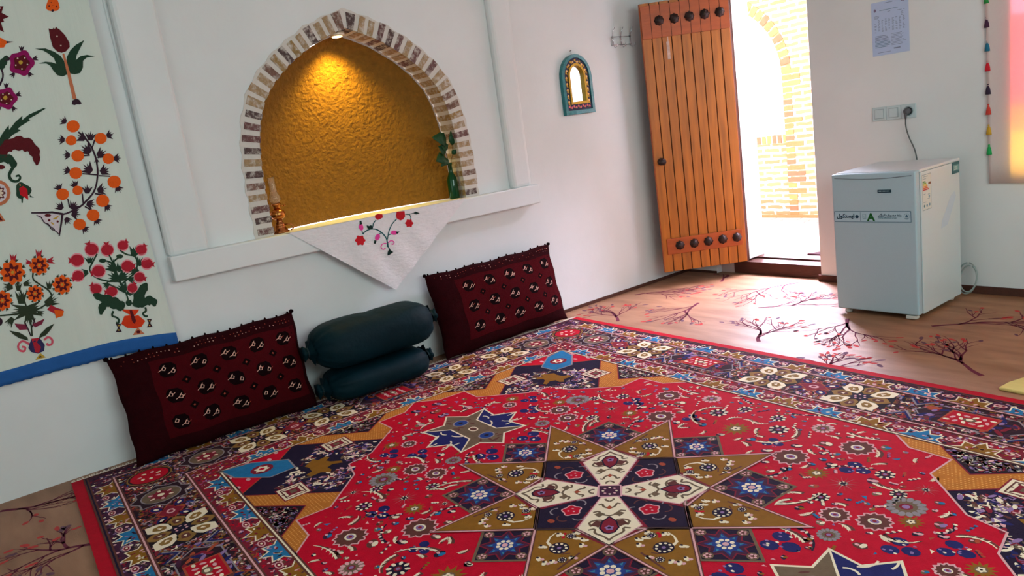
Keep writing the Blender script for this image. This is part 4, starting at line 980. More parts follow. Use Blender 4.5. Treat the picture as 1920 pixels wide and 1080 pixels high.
('maroon',102,[0.419,1.558,0.422,1.56,0.431,1.561,0.439,1.568,0.444,1.579,0.451,1.584,0.46,1.581,0.466,1.589,0.476,1.59,0.484,1.583,0.492,1.582,0.502,1.587,0.506,1.578,0.512,1.575,0.521,1.577,0.525,1.573,0.524,1.564,0.527,1.558,0.534,1.55,0.533,1.54,0.534,1.528,0.538,1.518,0.539,1.511,0.543,1.508,0.543,1.508,0.548,1.511,0.552,1.517,0.559,1.527,0.564,1.541,0.564,1.555,0.57,1.571,0.569,1.586,0.561,1.597,0.555,1.61,0.55,1.627,0.539,1.636,0.522,1.636,0.511,1.648,0.495,1.649,0.479,1.641,0.463,1.638,0.446,1.638,0.433,1.621,0.42,1.609,0.408,1.598,0.403,1.589,0.403,1.579,0.402,1.575]),
('green',102,[0.392,1.548,0.395,1.546,0.399,1.54,0.407,1.538,0.418,1.541,0.425,1.539,0.428,1.533,0.431,1.53,0.437,1.531,0.439,1.528,0.437,1.525,0.439,1.524,0.441,1.517,0.441,1.511,0.441,1.507,0.445,1.504,0.445,1.504,0.45,1.504,0.453,1.507,0.457,1.511,0.465,1.518,0.469,1.53,0.465,1.541,0.462,1.551,0.458,1.564,0.449,1.572,0.436,1.572,0.424,1.573,0.412,1.576,0.404,1.574,0.398,1.568,0.395,1.566]),
('green',102,[0.442,1.514,0.441,1.512,0.438,1.509,0.434,1.504,0.429,1.497,0.424,1.489,0.421,1.481,0.42,1.473,0.42,1.465,0.422,1.458,0.426,1.452,0.43,1.448,0.436,1.444,0.443,1.443,0.449,1.443,0.456,1.446,0.462,1.45,0.466,1.455,0.469,1.46,0.47,1.466,0.469,1.472,0.466,1.476,0.463,1.478,0.458,1.478,0.454,1.477,0.452,1.476,0.45,1.475,0.449,1.475,0.45,1.467,0.451,1.467,0.453,1.468,0.455,1.468,0.458,1.469,0.459,1.469,0.46,1.468,0.461,1.467,0.461,1.464,0.461,1.463,0.46,1.461,0.457,1.459,0.453,1.456,0.449,1.454,0.445,1.454,0.441,1.455,0.437,1.458,0.434,1.461,0.433,1.464,0.432,1.469,0.431,1.474,0.432,1.479,0.434,1.484,0.438,1.489,0.443,1.495,0.447,1.5,0.449,1.504,0.451,1.505]),
('rust',101,[0.455,1.438,0.455,1.426,0.459,1.426,0.459,1.438]),
('green',1,[0.496,1.399,0.493,1.393,0.489,1.387,0.483,1.383,0.478,1.381,0.473,1.379,0.469,1.377,0.464,1.375,0.459,1.373,0.454,1.371,0.448,1.369,0.442,1.37,0.437,1.373,0.434,1.379,0.432,1.385,0.433,1.392,0.434,1.398,0.436,1.403,0.437,1.409,0.438,1.414,0.439,1.419,0.441,1.426,0.443,1.432,0.448,1.437,0.453,1.441,0.459,1.443,0.465,1.442,0.47,1.439,0.474,1.435,0.477,1.431,0.48,1.428,0.484,1.425,0.488,1.422,0.491,1.418,0.495,1.413,0.496,1.406]),
('green',1,[0.45,1.386,0.458,1.379,0.448,1.348,0.444,1.351]),
('green',1,[0.486,1.398,0.486,1.377,0.498,1.366,0.482,1.37]),
('red',2,[0.449,1.415,0.467,1.425,0.48,1.408,0.473,1.359,0.46,1.375,0.448,1.386]),
('rust',1,[0.413,1.401,0.403,1.377,0.386,1.359,0.365,1.351,0.345,1.355,0.33,1.369,0.322,1.39,0.324,1.415,0.334,1.438,0.35,1.456,0.371,1.464,0.391,1.461,0.406,1.447,0.414,1.426]),
('lav',2,[0.4,1.403,0.393,1.385,0.38,1.372,0.365,1.366,0.35,1.368,0.339,1.379,0.333,1.395,0.334,1.413,0.342,1.431,0.354,1.444,0.369,1.45,0.384,1.448,0.396,1.438,0.401,1.421]),
('maroon',3,[0.396,1.403,0.389,1.399,0.383,1.397,0.384,1.39,0.384,1.382,0.377,1.383,0.371,1.386,0.368,1.379,0.363,1.373,0.359,1.379,0.357,1.386,0.351,1.382,0.344,1.38,0.345,1.388,0.348,1.395,0.342,1.397,0.336,1.401,0.341,1.407,0.347,1.411,0.343,1.417,0.341,1.424,0.348,1.426,0.355,1.425,0.356,1.433,0.359,1.441,0.364,1.437,0.368,1.432,0.373,1.437,0.379,1.442,0.381,1.434,0.381,1.427,0.387,1.428,0.394,1.427,0.391,1.419,0.387,1.413,0.392,1.409]),
('cream',4,[0.389,1.405,0.383,1.401,0.377,1.4,0.379,1.394,0.379,1.387,0.373,1.389,0.369,1.393,0.367,1.386,0.363,1.38,0.36,1.386,0.359,1.392,0.354,1.388,0.348,1.386,0.349,1.393,0.352,1.399,0.346,1.4,0.341,1.402,0.346,1.407,0.351,1.411,0.348,1.415,0.345,1.421,0.351,1.422,0.357,1.421,0.357,1.427,0.359,1.434,0.364,1.43,0.367,1.425,0.37,1.431,0.376,1.435,0.377,1.428,0.376,1.422,0.381,1.423,0.388,1.423,0.384,1.417,0.38,1.412,0.385,1.409]),
('maroon',1,[0.419,1.518,0.417,1.514,0.412,1.511,0.405,1.51,0.399,1.511,0.393,1.513,0.39,1.518,0.389,1.522,0.392,1.526,0.397,1.529,0.403,1.53,0.41,1.529,0.415,1.526,0.419,1.522]),
('rust',1,[0.342,1.339,0.354,1.317,0.365,1.28,0.328,1.28]),
('maroon',2,[0.343,1.322,0.356,1.284,0.335,1.288]),
('plum',101,[0.739,1.635,0.74,1.634,0.742,1.632,0.745,1.628,0.749,1.623,0.754,1.616,0.759,1.608,0.764,1.597,0.77,1.584,0.775,1.571,0.779,1.556,0.781,1.54,0.783,1.524,0.784,1.507,0.783,1.489,0.782,1.472,0.779,1.454,0.775,1.436,0.77,1.419,0.764,1.401,0.757,1.384,0.749,1.369,0.74,1.357,0.731,1.346,0.721,1.337,0.71,1.328,0.7,1.32,0.69,1.312,0.68,1.304,0.669,1.298,0.655,1.291,0.64,1.285,0.623,1.28,0.609,1.276,0.599,1.275,0.593,1.275,0.59,1.277,0.588,1.278,0.586,1.28,0.585,1.28,0.581,1.273,0.582,1.272,0.584,1.271,0.586,1.27,0.591,1.267,0.599,1.267,0.61,1.268,0.624,1.272,0.641,1.277,0.657,1.283,0.672,1.29,0.684,1.297,0.694,1.305,0.704,1.313,0.715,1.321,0.725,1.33,0.736,1.34,0.746,1.351,0.755,1.365,0.763,1.381,0.771,1.399,0.777,1.417,0.783,1.435,0.787,1.453,0.789,1.472,0.791,1.49,0.792,1.508,0.791,1.525,0.789,1.543,0.786,1.559,0.782,1.574,0.777,1.589,0.771,1.602,0.765,1.613,0.76,1.622,0.755,1.629,0.751,1.634,0.748,1.638,0.746,1.64,0.744,1.641]),
('plum',101,[0.757,1.616,0.727,1.604,0.728,1.598,0.758,1.609]),
('plum',101,[0.787,1.56,0.806,1.594,0.8,1.597,0.782,1.562]),
('plum',101,[0.766,1.53,0.738,1.53,0.737,1.524,0.765,1.523]),
('plum',101,[0.795,1.507,0.824,1.51,0.824,1.516,0.795,1.514]),
('plum',101,[0.778,1.433,0.715,1.448,0.713,1.442,0.776,1.427]),
('plum',101,[0.781,1.423,0.829,1.413,0.831,1.419,0.782,1.429]),
('plum',101,[0.745,1.341,0.776,1.33,0.779,1.337,0.747,1.348]),
('plum',101,[0.688,1.289,0.708,1.27,0.712,1.275,0.692,1.294]),
('plum',101,[0.626,1.26,0.644,1.232,0.649,1.236,0.631,1.264]),
('plum',101,[0.631,1.296,0.632,1.339,0.627,1.339,0.625,1.296]),
('plum',101,[0.689,1.298,0.696,1.353,0.69,1.353,0.683,1.299]),
('plum',1,[0.756,1.594,0.722,1.599,0.741,1.607,0.731,1.613,0.743,1.614,0.732,1.629,0.748,1.619,0.747,1.632,0.754,1.623,0.758,1.643,0.768,1.609]),
('plum',1,[0.775,1.596,0.768,1.632,0.781,1.618,0.782,1.632,0.787,1.62,0.796,1.64,0.793,1.619,0.804,1.628,0.798,1.615,0.817,1.623,0.791,1.593]),
('plum',1,[0.762,1.529,0.721,1.541,0.745,1.548,0.733,1.557,0.749,1.556,0.737,1.577,0.755,1.562,0.755,1.579,0.763,1.566,0.771,1.591,0.779,1.546]),
('plum',1,[0.794,1.526,0.82,1.561,0.815,1.538,0.828,1.547,0.82,1.533,0.842,1.54,0.823,1.526,0.837,1.523,0.823,1.518,0.84,1.507,0.8,1.508]),
('plum',1,[0.746,1.439,0.708,1.456,0.732,1.46,0.721,1.471,0.736,1.468,0.726,1.489,0.742,1.473,0.744,1.49,0.75,1.476,0.76,1.5,0.763,1.454]),
('plum',1,[0.79,1.448,0.819,1.48,0.813,1.457,0.826,1.465,0.817,1.452,0.839,1.457,0.819,1.445,0.832,1.44,0.818,1.437,0.834,1.423,0.795,1.428]),
('plum',1,[0.759,1.365,0.791,1.391,0.781,1.369,0.795,1.374,0.785,1.363,0.806,1.363,0.785,1.356,0.796,1.348,0.782,1.348,0.795,1.331,0.76,1.345]),
('plum',1,[0.706,1.351,0.697,1.385,0.71,1.373,0.711,1.386,0.716,1.375,0.723,1.395,0.722,1.374,0.732,1.383,0.727,1.371,0.745,1.379,0.722,1.349]),
('plum',1,[0.705,1.313,0.739,1.319,0.723,1.306,0.735,1.303,0.723,1.299,0.738,1.289,0.72,1.292,0.726,1.281,0.715,1.287,0.717,1.267,0.697,1.296]),
('plum',1,[0.629,1.292,0.637,1.329,0.642,1.31,0.649,1.322,0.648,1.309,0.662,1.323,0.653,1.305,0.665,1.308,0.655,1.299,0.673,1.298,0.642,1.281]),
('plum',1,[0.634,1.278,0.666,1.284,0.651,1.271,0.663,1.269,0.651,1.265,0.666,1.255,0.648,1.258,0.653,1.247,0.644,1.254,0.646,1.234,0.627,1.262]),
('plum',1,[0.592,1.29,0.565,1.303,0.582,1.306,0.574,1.314,0.585,1.311,0.578,1.328,0.59,1.315,0.591,1.328,0.595,1.317,0.602,1.335,0.605,1.301]),
('plum',1,[0.606,1.256,0.628,1.239,0.613,1.24,0.619,1.231,0.61,1.235,0.614,1.219,0.605,1.232,0.603,1.222,0.6,1.232,0.592,1.217,0.594,1.248]),
('plum',1,[0.794,1.503,0.8,1.486,0.793,1.492,0.793,1.486,0.79,1.491,0.787,1.481,0.787,1.491,0.782,1.486,0.784,1.493,0.775,1.488,0.786,1.504]),
('plum',1,[0.698,1.682,0.673,1.681,0.686,1.69,0.678,1.694,0.688,1.696,0.68,1.707,0.692,1.701,0.692,1.711,0.698,1.704,0.703,1.719,0.707,1.693]),
('orange',2,[0.754,1.664,0.748,1.652,0.738,1.643,0.726,1.639,0.714,1.64,0.704,1.647,0.699,1.657,0.699,1.67,0.705,1.682,0.714,1.69,0.727,1.695,0.739,1.694,0.748,1.687,0.754,1.677]),
('plum',1,[0.676,1.602,0.652,1.589,0.661,1.603,0.652,1.603,0.66,1.609,0.648,1.615,0.662,1.615,0.658,1.624,0.666,1.62,0.666,1.636,0.68,1.616]),
('orange',2,[0.726,1.601,0.722,1.591,0.714,1.584,0.704,1.581,0.694,1.582,0.686,1.587,0.681,1.596,0.681,1.606,0.686,1.616,0.694,1.623,0.704,1.627,0.714,1.626,0.722,1.62,0.726,1.611]),
('plum',1,[0.681,1.529,0.657,1.517,0.666,1.531,0.656,1.53,0.665,1.537,0.652,1.543,0.667,1.543,0.663,1.552,0.671,1.548,0.67,1.564,0.685,1.543]),
('orange',2,[0.741,1.527,0.735,1.515,0.726,1.507,0.714,1.503,0.702,1.504,0.693,1.511,0.688,1.522,0.688,1.534,0.693,1.545,0.702,1.553,0.714,1.557,0.726,1.556,0.735,1.549,0.741,1.539]),
('plum',1,[0.662,1.457,0.637,1.451,0.649,1.462,0.64,1.465,0.649,1.469,0.638,1.478,0.652,1.474,0.65,1.484,0.657,1.478,0.66,1.494,0.669,1.47]),
('orange',2,[0.714,1.448,0.709,1.437,0.7,1.428,0.688,1.424,0.676,1.426,0.667,1.433,0.662,1.443,0.662,1.456,0.667,1.467,0.676,1.475,0.688,1.479,0.7,1.477,0.709,1.471,0.714,1.46]),
('plum',1,[0.602,1.383,0.582,1.397,0.597,1.397,0.592,1.406,0.601,1.402,0.6,1.418,0.606,1.404,0.611,1.414,0.612,1.404,0.624,1.415,0.614,1.388]),
('orange',2,[0.639,1.359,0.634,1.347,0.625,1.339,0.613,1.335,0.602,1.337,0.593,1.344,0.588,1.355,0.588,1.367,0.593,1.378,0.602,1.386,0.614,1.39,0.625,1.388,0.634,1.381,0.64,1.371]),
('plum',1,[0.668,1.386,0.648,1.401,0.663,1.401,0.659,1.41,0.667,1.405,0.667,1.422,0.673,1.408,0.678,1.417,0.678,1.407,0.691,1.417,0.68,1.39]),
('orange',2,[0.699,1.367,0.695,1.358,0.687,1.352,0.677,1.349,0.668,1.35,0.661,1.356,0.656,1.364,0.657,1.374,0.661,1.383,0.668,1.39,0.678,1.393,0.687,1.391,0.695,1.386,0.699,1.377]),
('plum',1,[0.856,1.613,0.875,1.635,0.871,1.619,0.881,1.624,0.875,1.614,0.891,1.615,0.876,1.608,0.884,1.603,0.874,1.602,0.881,1.588,0.858,1.599]),
('orange',2,[0.855,1.595,0.85,1.584,0.841,1.576,0.829,1.572,0.817,1.573,0.808,1.58,0.803,1.59,0.803,1.601,0.808,1.612,0.817,1.621,0.829,1.625,0.841,1.623,0.85,1.617,0.855,1.607]),
('plum',1,[0.866,1.505,0.89,1.521,0.882,1.506,0.892,1.507,0.884,1.5,0.898,1.495,0.883,1.493,0.888,1.484,0.879,1.488,0.882,1.471,0.863,1.49]),
('orange',2,[0.865,1.496,0.861,1.486,0.852,1.478,0.841,1.475,0.83,1.476,0.821,1.482,0.816,1.492,0.816,1.503,0.821,1.513,0.829,1.521,0.84,1.525,0.852,1.523,0.86,1.517,0.865,1.508]),
('plum',1,[0.855,1.366,0.877,1.351,0.861,1.351,0.866,1.341,0.856,1.346,0.858,1.329,0.851,1.343,0.845,1.333,0.845,1.344,0.832,1.332,0.841,1.36]),
('orange',2,[0.871,1.383,0.865,1.371,0.854,1.361,0.841,1.357,0.828,1.359,0.817,1.367,0.812,1.379,0.812,1.392,0.817,1.404,0.828,1.413,0.841,1.417,0.854,1.415,0.865,1.408,0.87,1.396]),
('plum',1,[0.787,1.286,0.81,1.274,0.794,1.272,0.8,1.263,0.791,1.266,0.794,1.25,0.785,1.263,0.781,1.253,0.779,1.263,0.768,1.25,0.774,1.279]),
('orange',2,[0.8,1.301,0.794,1.289,0.784,1.28,0.771,1.276,0.758,1.278,0.748,1.286,0.742,1.298,0.743,1.311,0.748,1.323,0.758,1.332,0.771,1.336,0.784,1.334,0.794,1.326,0.8,1.315]),
('plum',1,[0.728,1.228,0.75,1.214,0.734,1.213,0.739,1.204,0.73,1.208,0.732,1.191,0.724,1.205,0.72,1.195,0.719,1.206,0.707,1.194,0.715,1.222]),
('orange',2,[0.742,1.24,0.737,1.229,0.727,1.22,0.715,1.217,0.703,1.219,0.694,1.226,0.688,1.237,0.688,1.25,0.694,1.261,0.703,1.27,0.715,1.273,0.727,1.271,0.737,1.264,0.742,1.253]),
('plum',1,[0.667,1.199,0.692,1.192,0.677,1.187,0.684,1.18,0.674,1.181,0.68,1.166,0.67,1.177,0.668,1.166,0.664,1.176,0.655,1.161,0.656,1.19]),
('orange',2,[0.676,1.207,0.671,1.196,0.662,1.188,0.65,1.185,0.639,1.187,0.63,1.194,0.625,1.205,0.625,1.216,0.63,1.227,0.639,1.235,0.651,1.238,0.662,1.236,0.671,1.23,0.676,1.219]),
('lav',1,[0.49,1.293,0.582,1.274,0.557,1.183,0.54,1.205,0.524,1.229,0.51,1.247,0.497,1.27]),
('plum',102,[0.47,1.296,0.512,1.288,0.552,1.283,0.591,1.267,0.595,1.277,0.555,1.292,0.513,1.296,0.471,1.302]),
('plum',102,[0.589,1.276,0.575,1.233,0.554,1.175,0.559,1.173,0.582,1.23,0.598,1.273]),
('plum',102,[0.487,1.282,0.491,1.28,0.498,1.276,0.503,1.27,0.505,1.262,0.507,1.255,0.509,1.246,0.515,1.239,0.523,1.235,0.527,1.227,0.528,1.215,0.533,1.206,0.54,1.203,0.546,1.197,0.552,1.187,0.554,1.182,0.558,1.185,0.555,1.19,0.549,1.2,0.543,1.207,0.536,1.21,0.532,1.217,0.531,1.229,0.526,1.239,0.517,1.243,0.513,1.249,0.511,1.256,0.509,1.264,0.507,1.273,0.501,1.28,0.493,1.284,0.489,1.286]),
('maroon',3,[0.546,1.274,0.544,1.271,0.54,1.269,0.534,1.269,0.528,1.27,0.523,1.272,0.52,1.275,0.52,1.278,0.522,1.281,0.526,1.283,0.531,1.284,0.537,1.282,0.542,1.28,0.545,1.277]),
('maroon',3,[0.538,1.252,0.537,1.25,0.535,1.248,0.532,1.247,0.53,1.248,0.528,1.249,0.527,1.252,0.528,1.254,0.529,1.256,0.53,1.258,0.533,1.259,0.535,1.259,0.537,1.257,0.538,1.255]),
('maroon',3,[0.57,1.24,0.569,1.238,0.567,1.236,0.565,1.236,0.563,1.236,0.561,1.238,0.561,1.24,0.561,1.242,0.562,1.244,0.563,1.246,0.566,1.246,0.568,1.246,0.569,1.245,0.57,1.243]),
('plum',103,[0.519,1.234,0.544,1.205,0.547,1.208,0.522,1.238]),
('gold',103,[0.536,1.24,0.544,1.229,0.548,1.233,0.54,1.244]),
('gold',3,[0.546,1.256,0.582,1.271,0.562,1.253]),
('green',101,[0.777,0.781,0.777,0.784,0.777,0.792,0.777,0.804,0.777,0.819,0.776,0.834,0.775,0.848,0.772,0.861,0.769,0.873,0.766,0.886,0.764,0.899,0.761,0.912,0.759,0.927,0.757,0.941,0.756,0.954,0.755,0.967,0.754,0.979,0.753,0.992,0.752,1.004,0.75,1.016,0.747,1.028,0.745,1.037,0.744,1.043,0.744,1.046,0.737,1.043,0.737,1.04,0.739,1.035,0.74,1.026,0.743,1.014,0.745,1.003,0.746,0.991,0.747,0.978,0.748,0.966,0.749,0.953,0.75,0.939,0.752,0.925,0.754,0.911,0.757,0.897,0.76,0.883,0.762,0.871,0.765,0.859,0.768,0.846,0.769,0.833,0.77,0.819,0.77,0.803,0.77,0.792,0.77,0.784,0.77,0.78]),
('green',101,[0.757,0.91,0.754,0.911,0.747,0.913,0.736,0.915,0.723,0.918,0.71,0.922,0.698,0.928,0.686,0.934,0.675,0.941,0.665,0.95,0.658,0.958,0.653,0.968,0.649,0.978,0.647,0.987,0.648,0.994,0.651,1.001,0.657,1.008,0.663,1.016,0.669,1.024,0.676,1.034,0.683,1.043,0.688,1.05,0.692,1.055,0.694,1.057,0.688,1.062,0.687,1.06,0.683,1.055,0.678,1.048,0.671,1.038,0.664,1.029,0.658,1.021,0.652,1.013,0.646,1.005,0.642,0.996,0.641,0.986,0.642,0.975,0.646,0.964,0.653,0.953,0.661,0.944,0.671,0.935,0.682,0.927,0.695,0.921,0.707,0.915,0.721,0.911,0.735,0.907,0.745,0.905,0.752,0.903,0.755,0.902]),
('green',101,[0.768,0.89,0.772,0.892,0.78,0.897,0.792,0.904,0.808,0.913,0.821,0.922,0.833,0.931,0.842,0.94,0.849,0.949,0.854,0.96,0.858,0.971,0.86,0.983,0.861,0.996,0.858,1.008,0.852,1.017,0.843,1.023,0.832,1.027,0.823,1.031,0.816,1.036,0.809,1.042,0.804,1.049,0.799,1.054,0.797,1.057,0.795,1.059,0.79,1.054,0.791,1.052,0.794,1.048,0.798,1.043,0.804,1.036,0.811,1.03,0.82,1.024,0.83,1.02,0.84,1.016,0.847,1.011,0.851,1.004,0.853,0.995,0.853,0.984,0.851,0.973,0.848,0.963,0.843,0.954,0.837,0.946,0.828,0.937,0.818,0.928,0.804,0.92,0.789,0.911,0.777,0.904,0.769,0.899,0.765,0.897]),
('green',101,[0.749,1,0.75,1.001,0.753,1.004,0.758,1.007,0.765,1.012,0.771,1.015,0.777,1.018,0.782,1.019,0.787,1.019,0.791,1.019,0.794,1.019,0.796,1.019,0.796,1.027,0.795,1.027,0.792,1.026,0.788,1.026,0.782,1.026,0.775,1.025,0.768,1.022,0.762,1.019,0.755,1.014,0.75,1.01,0.747,1.008,0.745,1.007]),
('green',101,[0.752,1.001,0.75,1.002,0.747,1.005,0.742,1.009,0.736,1.014,0.729,1.018,0.722,1.022,0.716,1.025,0.71,1.027,0.705,1.029,0.702,1.03,0.7,1.03,0.698,1.023,0.7,1.022,0.703,1.021,0.707,1.02,0.713,1.018,0.719,1.015,0.725,1.012,0.731,1.007,0.738,1.002,0.743,0.998,0.746,0.996,0.748,0.995]),
('green',101,[0.776,0.845,0.774,0.847,0.77,0.851,0.765,0.857,0.758,0.865,0.749,0.873,0.74,0.882,0.729,0.891,0.718,0.9,0.71,0.906,0.704,0.911,0.701,0.913,0.697,0.906,0.7,0.904,0.705,0.9,0.714,0.893,0.725,0.884,0.735,0.876,0.745,0.867,0.753,0.859,0.76,0.851,0.765,0.845,0.769,0.841,0.771,0.839]),
('green',1,[0.644,1.021,0.634,1.053,0.646,1.041,0.646,1.053,0.651,1.043,0.656,1.061,0.656,1.043,0.664,1.052,0.661,1.04,0.675,1.05,0.658,1.02]),
('green',1,[0.742,0.957,0.702,0.981,0.727,0.981,0.716,0.994,0.731,0.989,0.721,1.013,0.737,0.994,0.738,1.012,0.745,0.996,0.754,1.022,0.76,0.971]),
('green',1,[0.748,0.905,0.699,0.915,0.725,0.925,0.71,0.934,0.728,0.934,0.71,0.956,0.733,0.942,0.729,0.96,0.741,0.946,0.743,0.977,0.764,0.926]),
('green',1,[0.754,0.93,0.788,0.971,0.781,0.943,0.796,0.953,0.787,0.936,0.812,0.943,0.789,0.928,0.806,0.923,0.789,0.919,0.811,0.903,0.762,0.907]),
('green',1,[0.752,0.966,0.769,1.003,0.77,0.981,0.779,0.992,0.775,0.978,0.793,0.99,0.779,0.973,0.792,0.974,0.781,0.966,0.8,0.961,0.763,0.951]),
('green',1,[0.836,1.021,0.839,1.07,0.849,1.047,0.855,1.063,0.857,1.046,0.872,1.068,0.864,1.043,0.878,1.051,0.869,1.036,0.893,1.04,0.855,1.01]),
('green',1,[0.85,0.973,0.863,1.012,0.866,0.991,0.874,1.003,0.872,0.988,0.889,1.002,0.876,0.983,0.889,0.986,0.878,0.977,0.899,0.973,0.862,0.959]),
('green',1,[0.856,0.935,0.821,0.898,0.829,0.924,0.814,0.916,0.824,0.931,0.799,0.926,0.821,0.939,0.806,0.945,0.822,0.948,0.802,0.964,0.849,0.958]),
('green',1,[0.802,0.915,0.831,0.916,0.818,0.907,0.827,0.905,0.817,0.902,0.83,0.893,0.815,0.897,0.82,0.888,0.812,0.894,0.814,0.877,0.797,0.901]),
('green',1,[0.635,0.973,0.608,0.956,0.617,0.972,0.607,0.969,0.616,0.977,0.6,0.979,0.616,0.983,0.607,0.989,0.618,0.988,0.609,1.002,0.635,0.989]),
('green',1,[0.711,0.9,0.692,0.875,0.695,0.892,0.687,0.886,0.692,0.896,0.677,0.891,0.69,0.901,0.68,0.903,0.69,0.906,0.677,0.915,0.706,0.914]),
('green',1,[0.761,0.848,0.728,0.88,0.751,0.875,0.743,0.889,0.757,0.881,0.751,0.906,0.764,0.884,0.768,0.901,0.771,0.884,0.784,0.907,0.781,0.857]),
('green',1,[0.774,0.839,0.787,0.878,0.79,0.856,0.798,0.868,0.795,0.853,0.812,0.866,0.8,0.848,0.813,0.85,0.802,0.842,0.822,0.838,0.786,0.825]),
('green',1,[0.722,1.019,0.719,1.014,0.714,1.012,0.708,1.011,0.701,1.013,0.696,1.016,0.692,1.02,0.692,1.025,0.694,1.029,0.699,1.032,0.706,1.033,0.713,1.031,0.718,1.028,0.722,1.024]),
('green',1,[0.8,1.024,0.797,1.02,0.792,1.017,0.785,1.016,0.778,1.018,0.773,1.021,0.769,1.026,0.769,1.03,0.771,1.035,0.776,1.037,0.783,1.038,0.79,1.037,0.796,1.033,0.799,1.029]),
('pink',1,[0.704,1.079,0.698,1.064,0.686,1.054,0.672,1.05,0.659,1.053,0.648,1.062,0.643,1.076,0.643,1.091,0.649,1.105,0.661,1.115,0.674,1.12,0.688,1.117,0.699,1.108,0.704,1.094]),
('red2',2,[0.701,1.079,0.695,1.068,0.685,1.06,0.673,1.057,0.661,1.06,0.652,1.067,0.646,1.078,0.646,1.09,0.652,1.101,0.661,1.109,0.673,1.112,0.685,1.11,0.695,1.103,0.701,1.091]),
('red2',2,[0.673,1.111,0.676,1.131,0.664,1.12,0.649,1.12,0.661,1.106]),
('pink',1,[0.767,1.063,0.761,1.05,0.75,1.04,0.737,1.036,0.724,1.039,0.714,1.048,0.708,1.061,0.709,1.076,0.715,1.089,0.725,1.099,0.739,1.103,0.751,1.1,0.762,1.091,0.767,1.078]),
('red2',2,[0.764,1.064,0.759,1.054,0.75,1.046,0.738,1.043,0.726,1.046,0.717,1.053,0.712,1.063,0.712,1.075,0.717,1.085,0.726,1.093,0.738,1.096,0.749,1.093,0.759,1.086,0.764,1.076]),
('red2',2,[0.746,1.093,0.756,1.11,0.742,1.105,0.729,1.112,0.735,1.094]),
('pink',1,[0.836,1.071,0.831,1.059,0.821,1.051,0.809,1.047,0.798,1.05,0.788,1.058,0.784,1.069,0.784,1.082,0.789,1.094,0.799,1.102,0.81,1.106,0.822,1.103,0.831,1.096,0.836,1.084]),
('red2',2,[0.833,1.072,0.829,1.062,0.82,1.056,0.81,1.054,0.8,1.056,0.791,1.062,0.787,1.071,0.787,1.081,0.791,1.091,0.799,1.097,0.809,1.1,0.82,1.098,0.828,1.091,0.833,1.082]),
('red2',2,[0.829,1.084,0.845,1.087,0.834,1.095,0.832,1.109,0.823,1.093]),
('pink',1,[0.915,1.033,0.909,1.02,0.899,1.011,0.887,1.008,0.874,1.01,0.865,1.019,0.859,1.031,0.859,1.044,0.865,1.057,0.875,1.066,0.887,1.069,0.9,1.067,0.91,1.059,0.915,1.047]),
('red2',2,[0.912,1.034,0.907,1.024,0.898,1.017,0.887,1.014,0.876,1.017,0.868,1.023,0.863,1.033,0.862,1.044,0.867,1.054,0.876,1.06,0.887,1.063,0.898,1.061,0.907,1.054,0.912,1.044]),
('red2',2,[0.907,1.049,0.923,1.054,0.911,1.06,0.907,1.074,0.9,1.058]),
('pink',1,[0.633,1.04,0.627,1.026,0.616,1.016,0.602,1.012,0.589,1.014,0.579,1.024,0.573,1.037,0.574,1.053,0.58,1.067,0.591,1.077,0.604,1.081,0.617,1.078,0.628,1.069,0.633,1.055]),
('red2',2,[0.63,1.04,0.625,1.029,0.615,1.022,0.603,1.019,0.591,1.021,0.582,1.029,0.577,1.04,0.577,1.052,0.582,1.063,0.591,1.071,0.603,1.074,0.615,1.071,0.625,1.064,0.63,1.053]),
('red2',2,[0.583,1.056,0.569,1.068,0.571,1.052,0.563,1.037,0.581,1.043]),
('pink',1,[0.838,0.965,0.832,0.952,0.821,0.942,0.807,0.938,0.794,0.941,0.783,0.95,0.778,0.964,0.778,0.979,0.784,0.992,0.795,1.002,0.808,1.006,0.822,1.003,0.833,0.994,0.838,0.981]),
('red2',2,[0.835,0.966,0.83,0.955,0.82,0.948,0.808,0.945,0.796,0.948,0.787,0.955,0.781,0.966,0.781,0.978,0.786,0.989,0.796,0.996,0.808,0.999,0.82,0.996,0.829,0.989,0.835,0.978]),
('red2',2,[0.828,0.961,0.842,0.949,0.84,0.965,0.849,0.979,0.831,0.974]),
('pink',1,[0.927,0.959,0.921,0.946,0.91,0.937,0.897,0.933,0.884,0.936,0.874,0.945,0.869,0.958,0.869,0.972,0.875,0.985,0.885,0.994,0.898,0.998,0.911,0.995,0.921,0.986,0.927,0.974]),
('red2',2,[0.924,0.96,0.919,0.95,0.909,0.943,0.898,0.94,0.887,0.943,0.877,0.95,0.872,0.96,0.872,0.971,0.877,0.981,0.886,0.988,0.897,0.991,0.909,0.988,0.918,0.981,0.923,0.971]),
('red2',2,[0.916,0.953,0.929,0.94,0.928,0.955,0.937,0.967,0.92,0.965]),
('pink',1,[0.709,0.969,0.703,0.955,0.692,0.945,0.678,0.942,0.665,0.945,0.654,0.954,0.649,0.967,0.649,0.983,0.656,0.996,0.666,1.006,0.68,1.01,0.693,1.007,0.704,0.998,0.709,0.984]),
('red2',2,[0.706,0.97,0.7,0.959,0.691,0.951,0.679,0.949,0.667,0.951,0.658,0.959,0.652,0.97,0.652,0.982,0.658,0.993,0.667,1,0.679,1.003,0.691,1,0.7,0.993,0.706,0.982]),
('red2',2,[0.657,0.979,0.64,0.985,0.646,0.971,0.642,0.955,0.658,0.966]),
('pink',1,[0.617,0.966,0.611,0.954,0.602,0.945,0.59,0.942,0.578,0.944,0.569,0.953,0.564,0.965,0.565,0.978,0.57,0.991,0.58,1,0.591,1.003,0.603,1,0.612,0.992,0.617,0.98]),
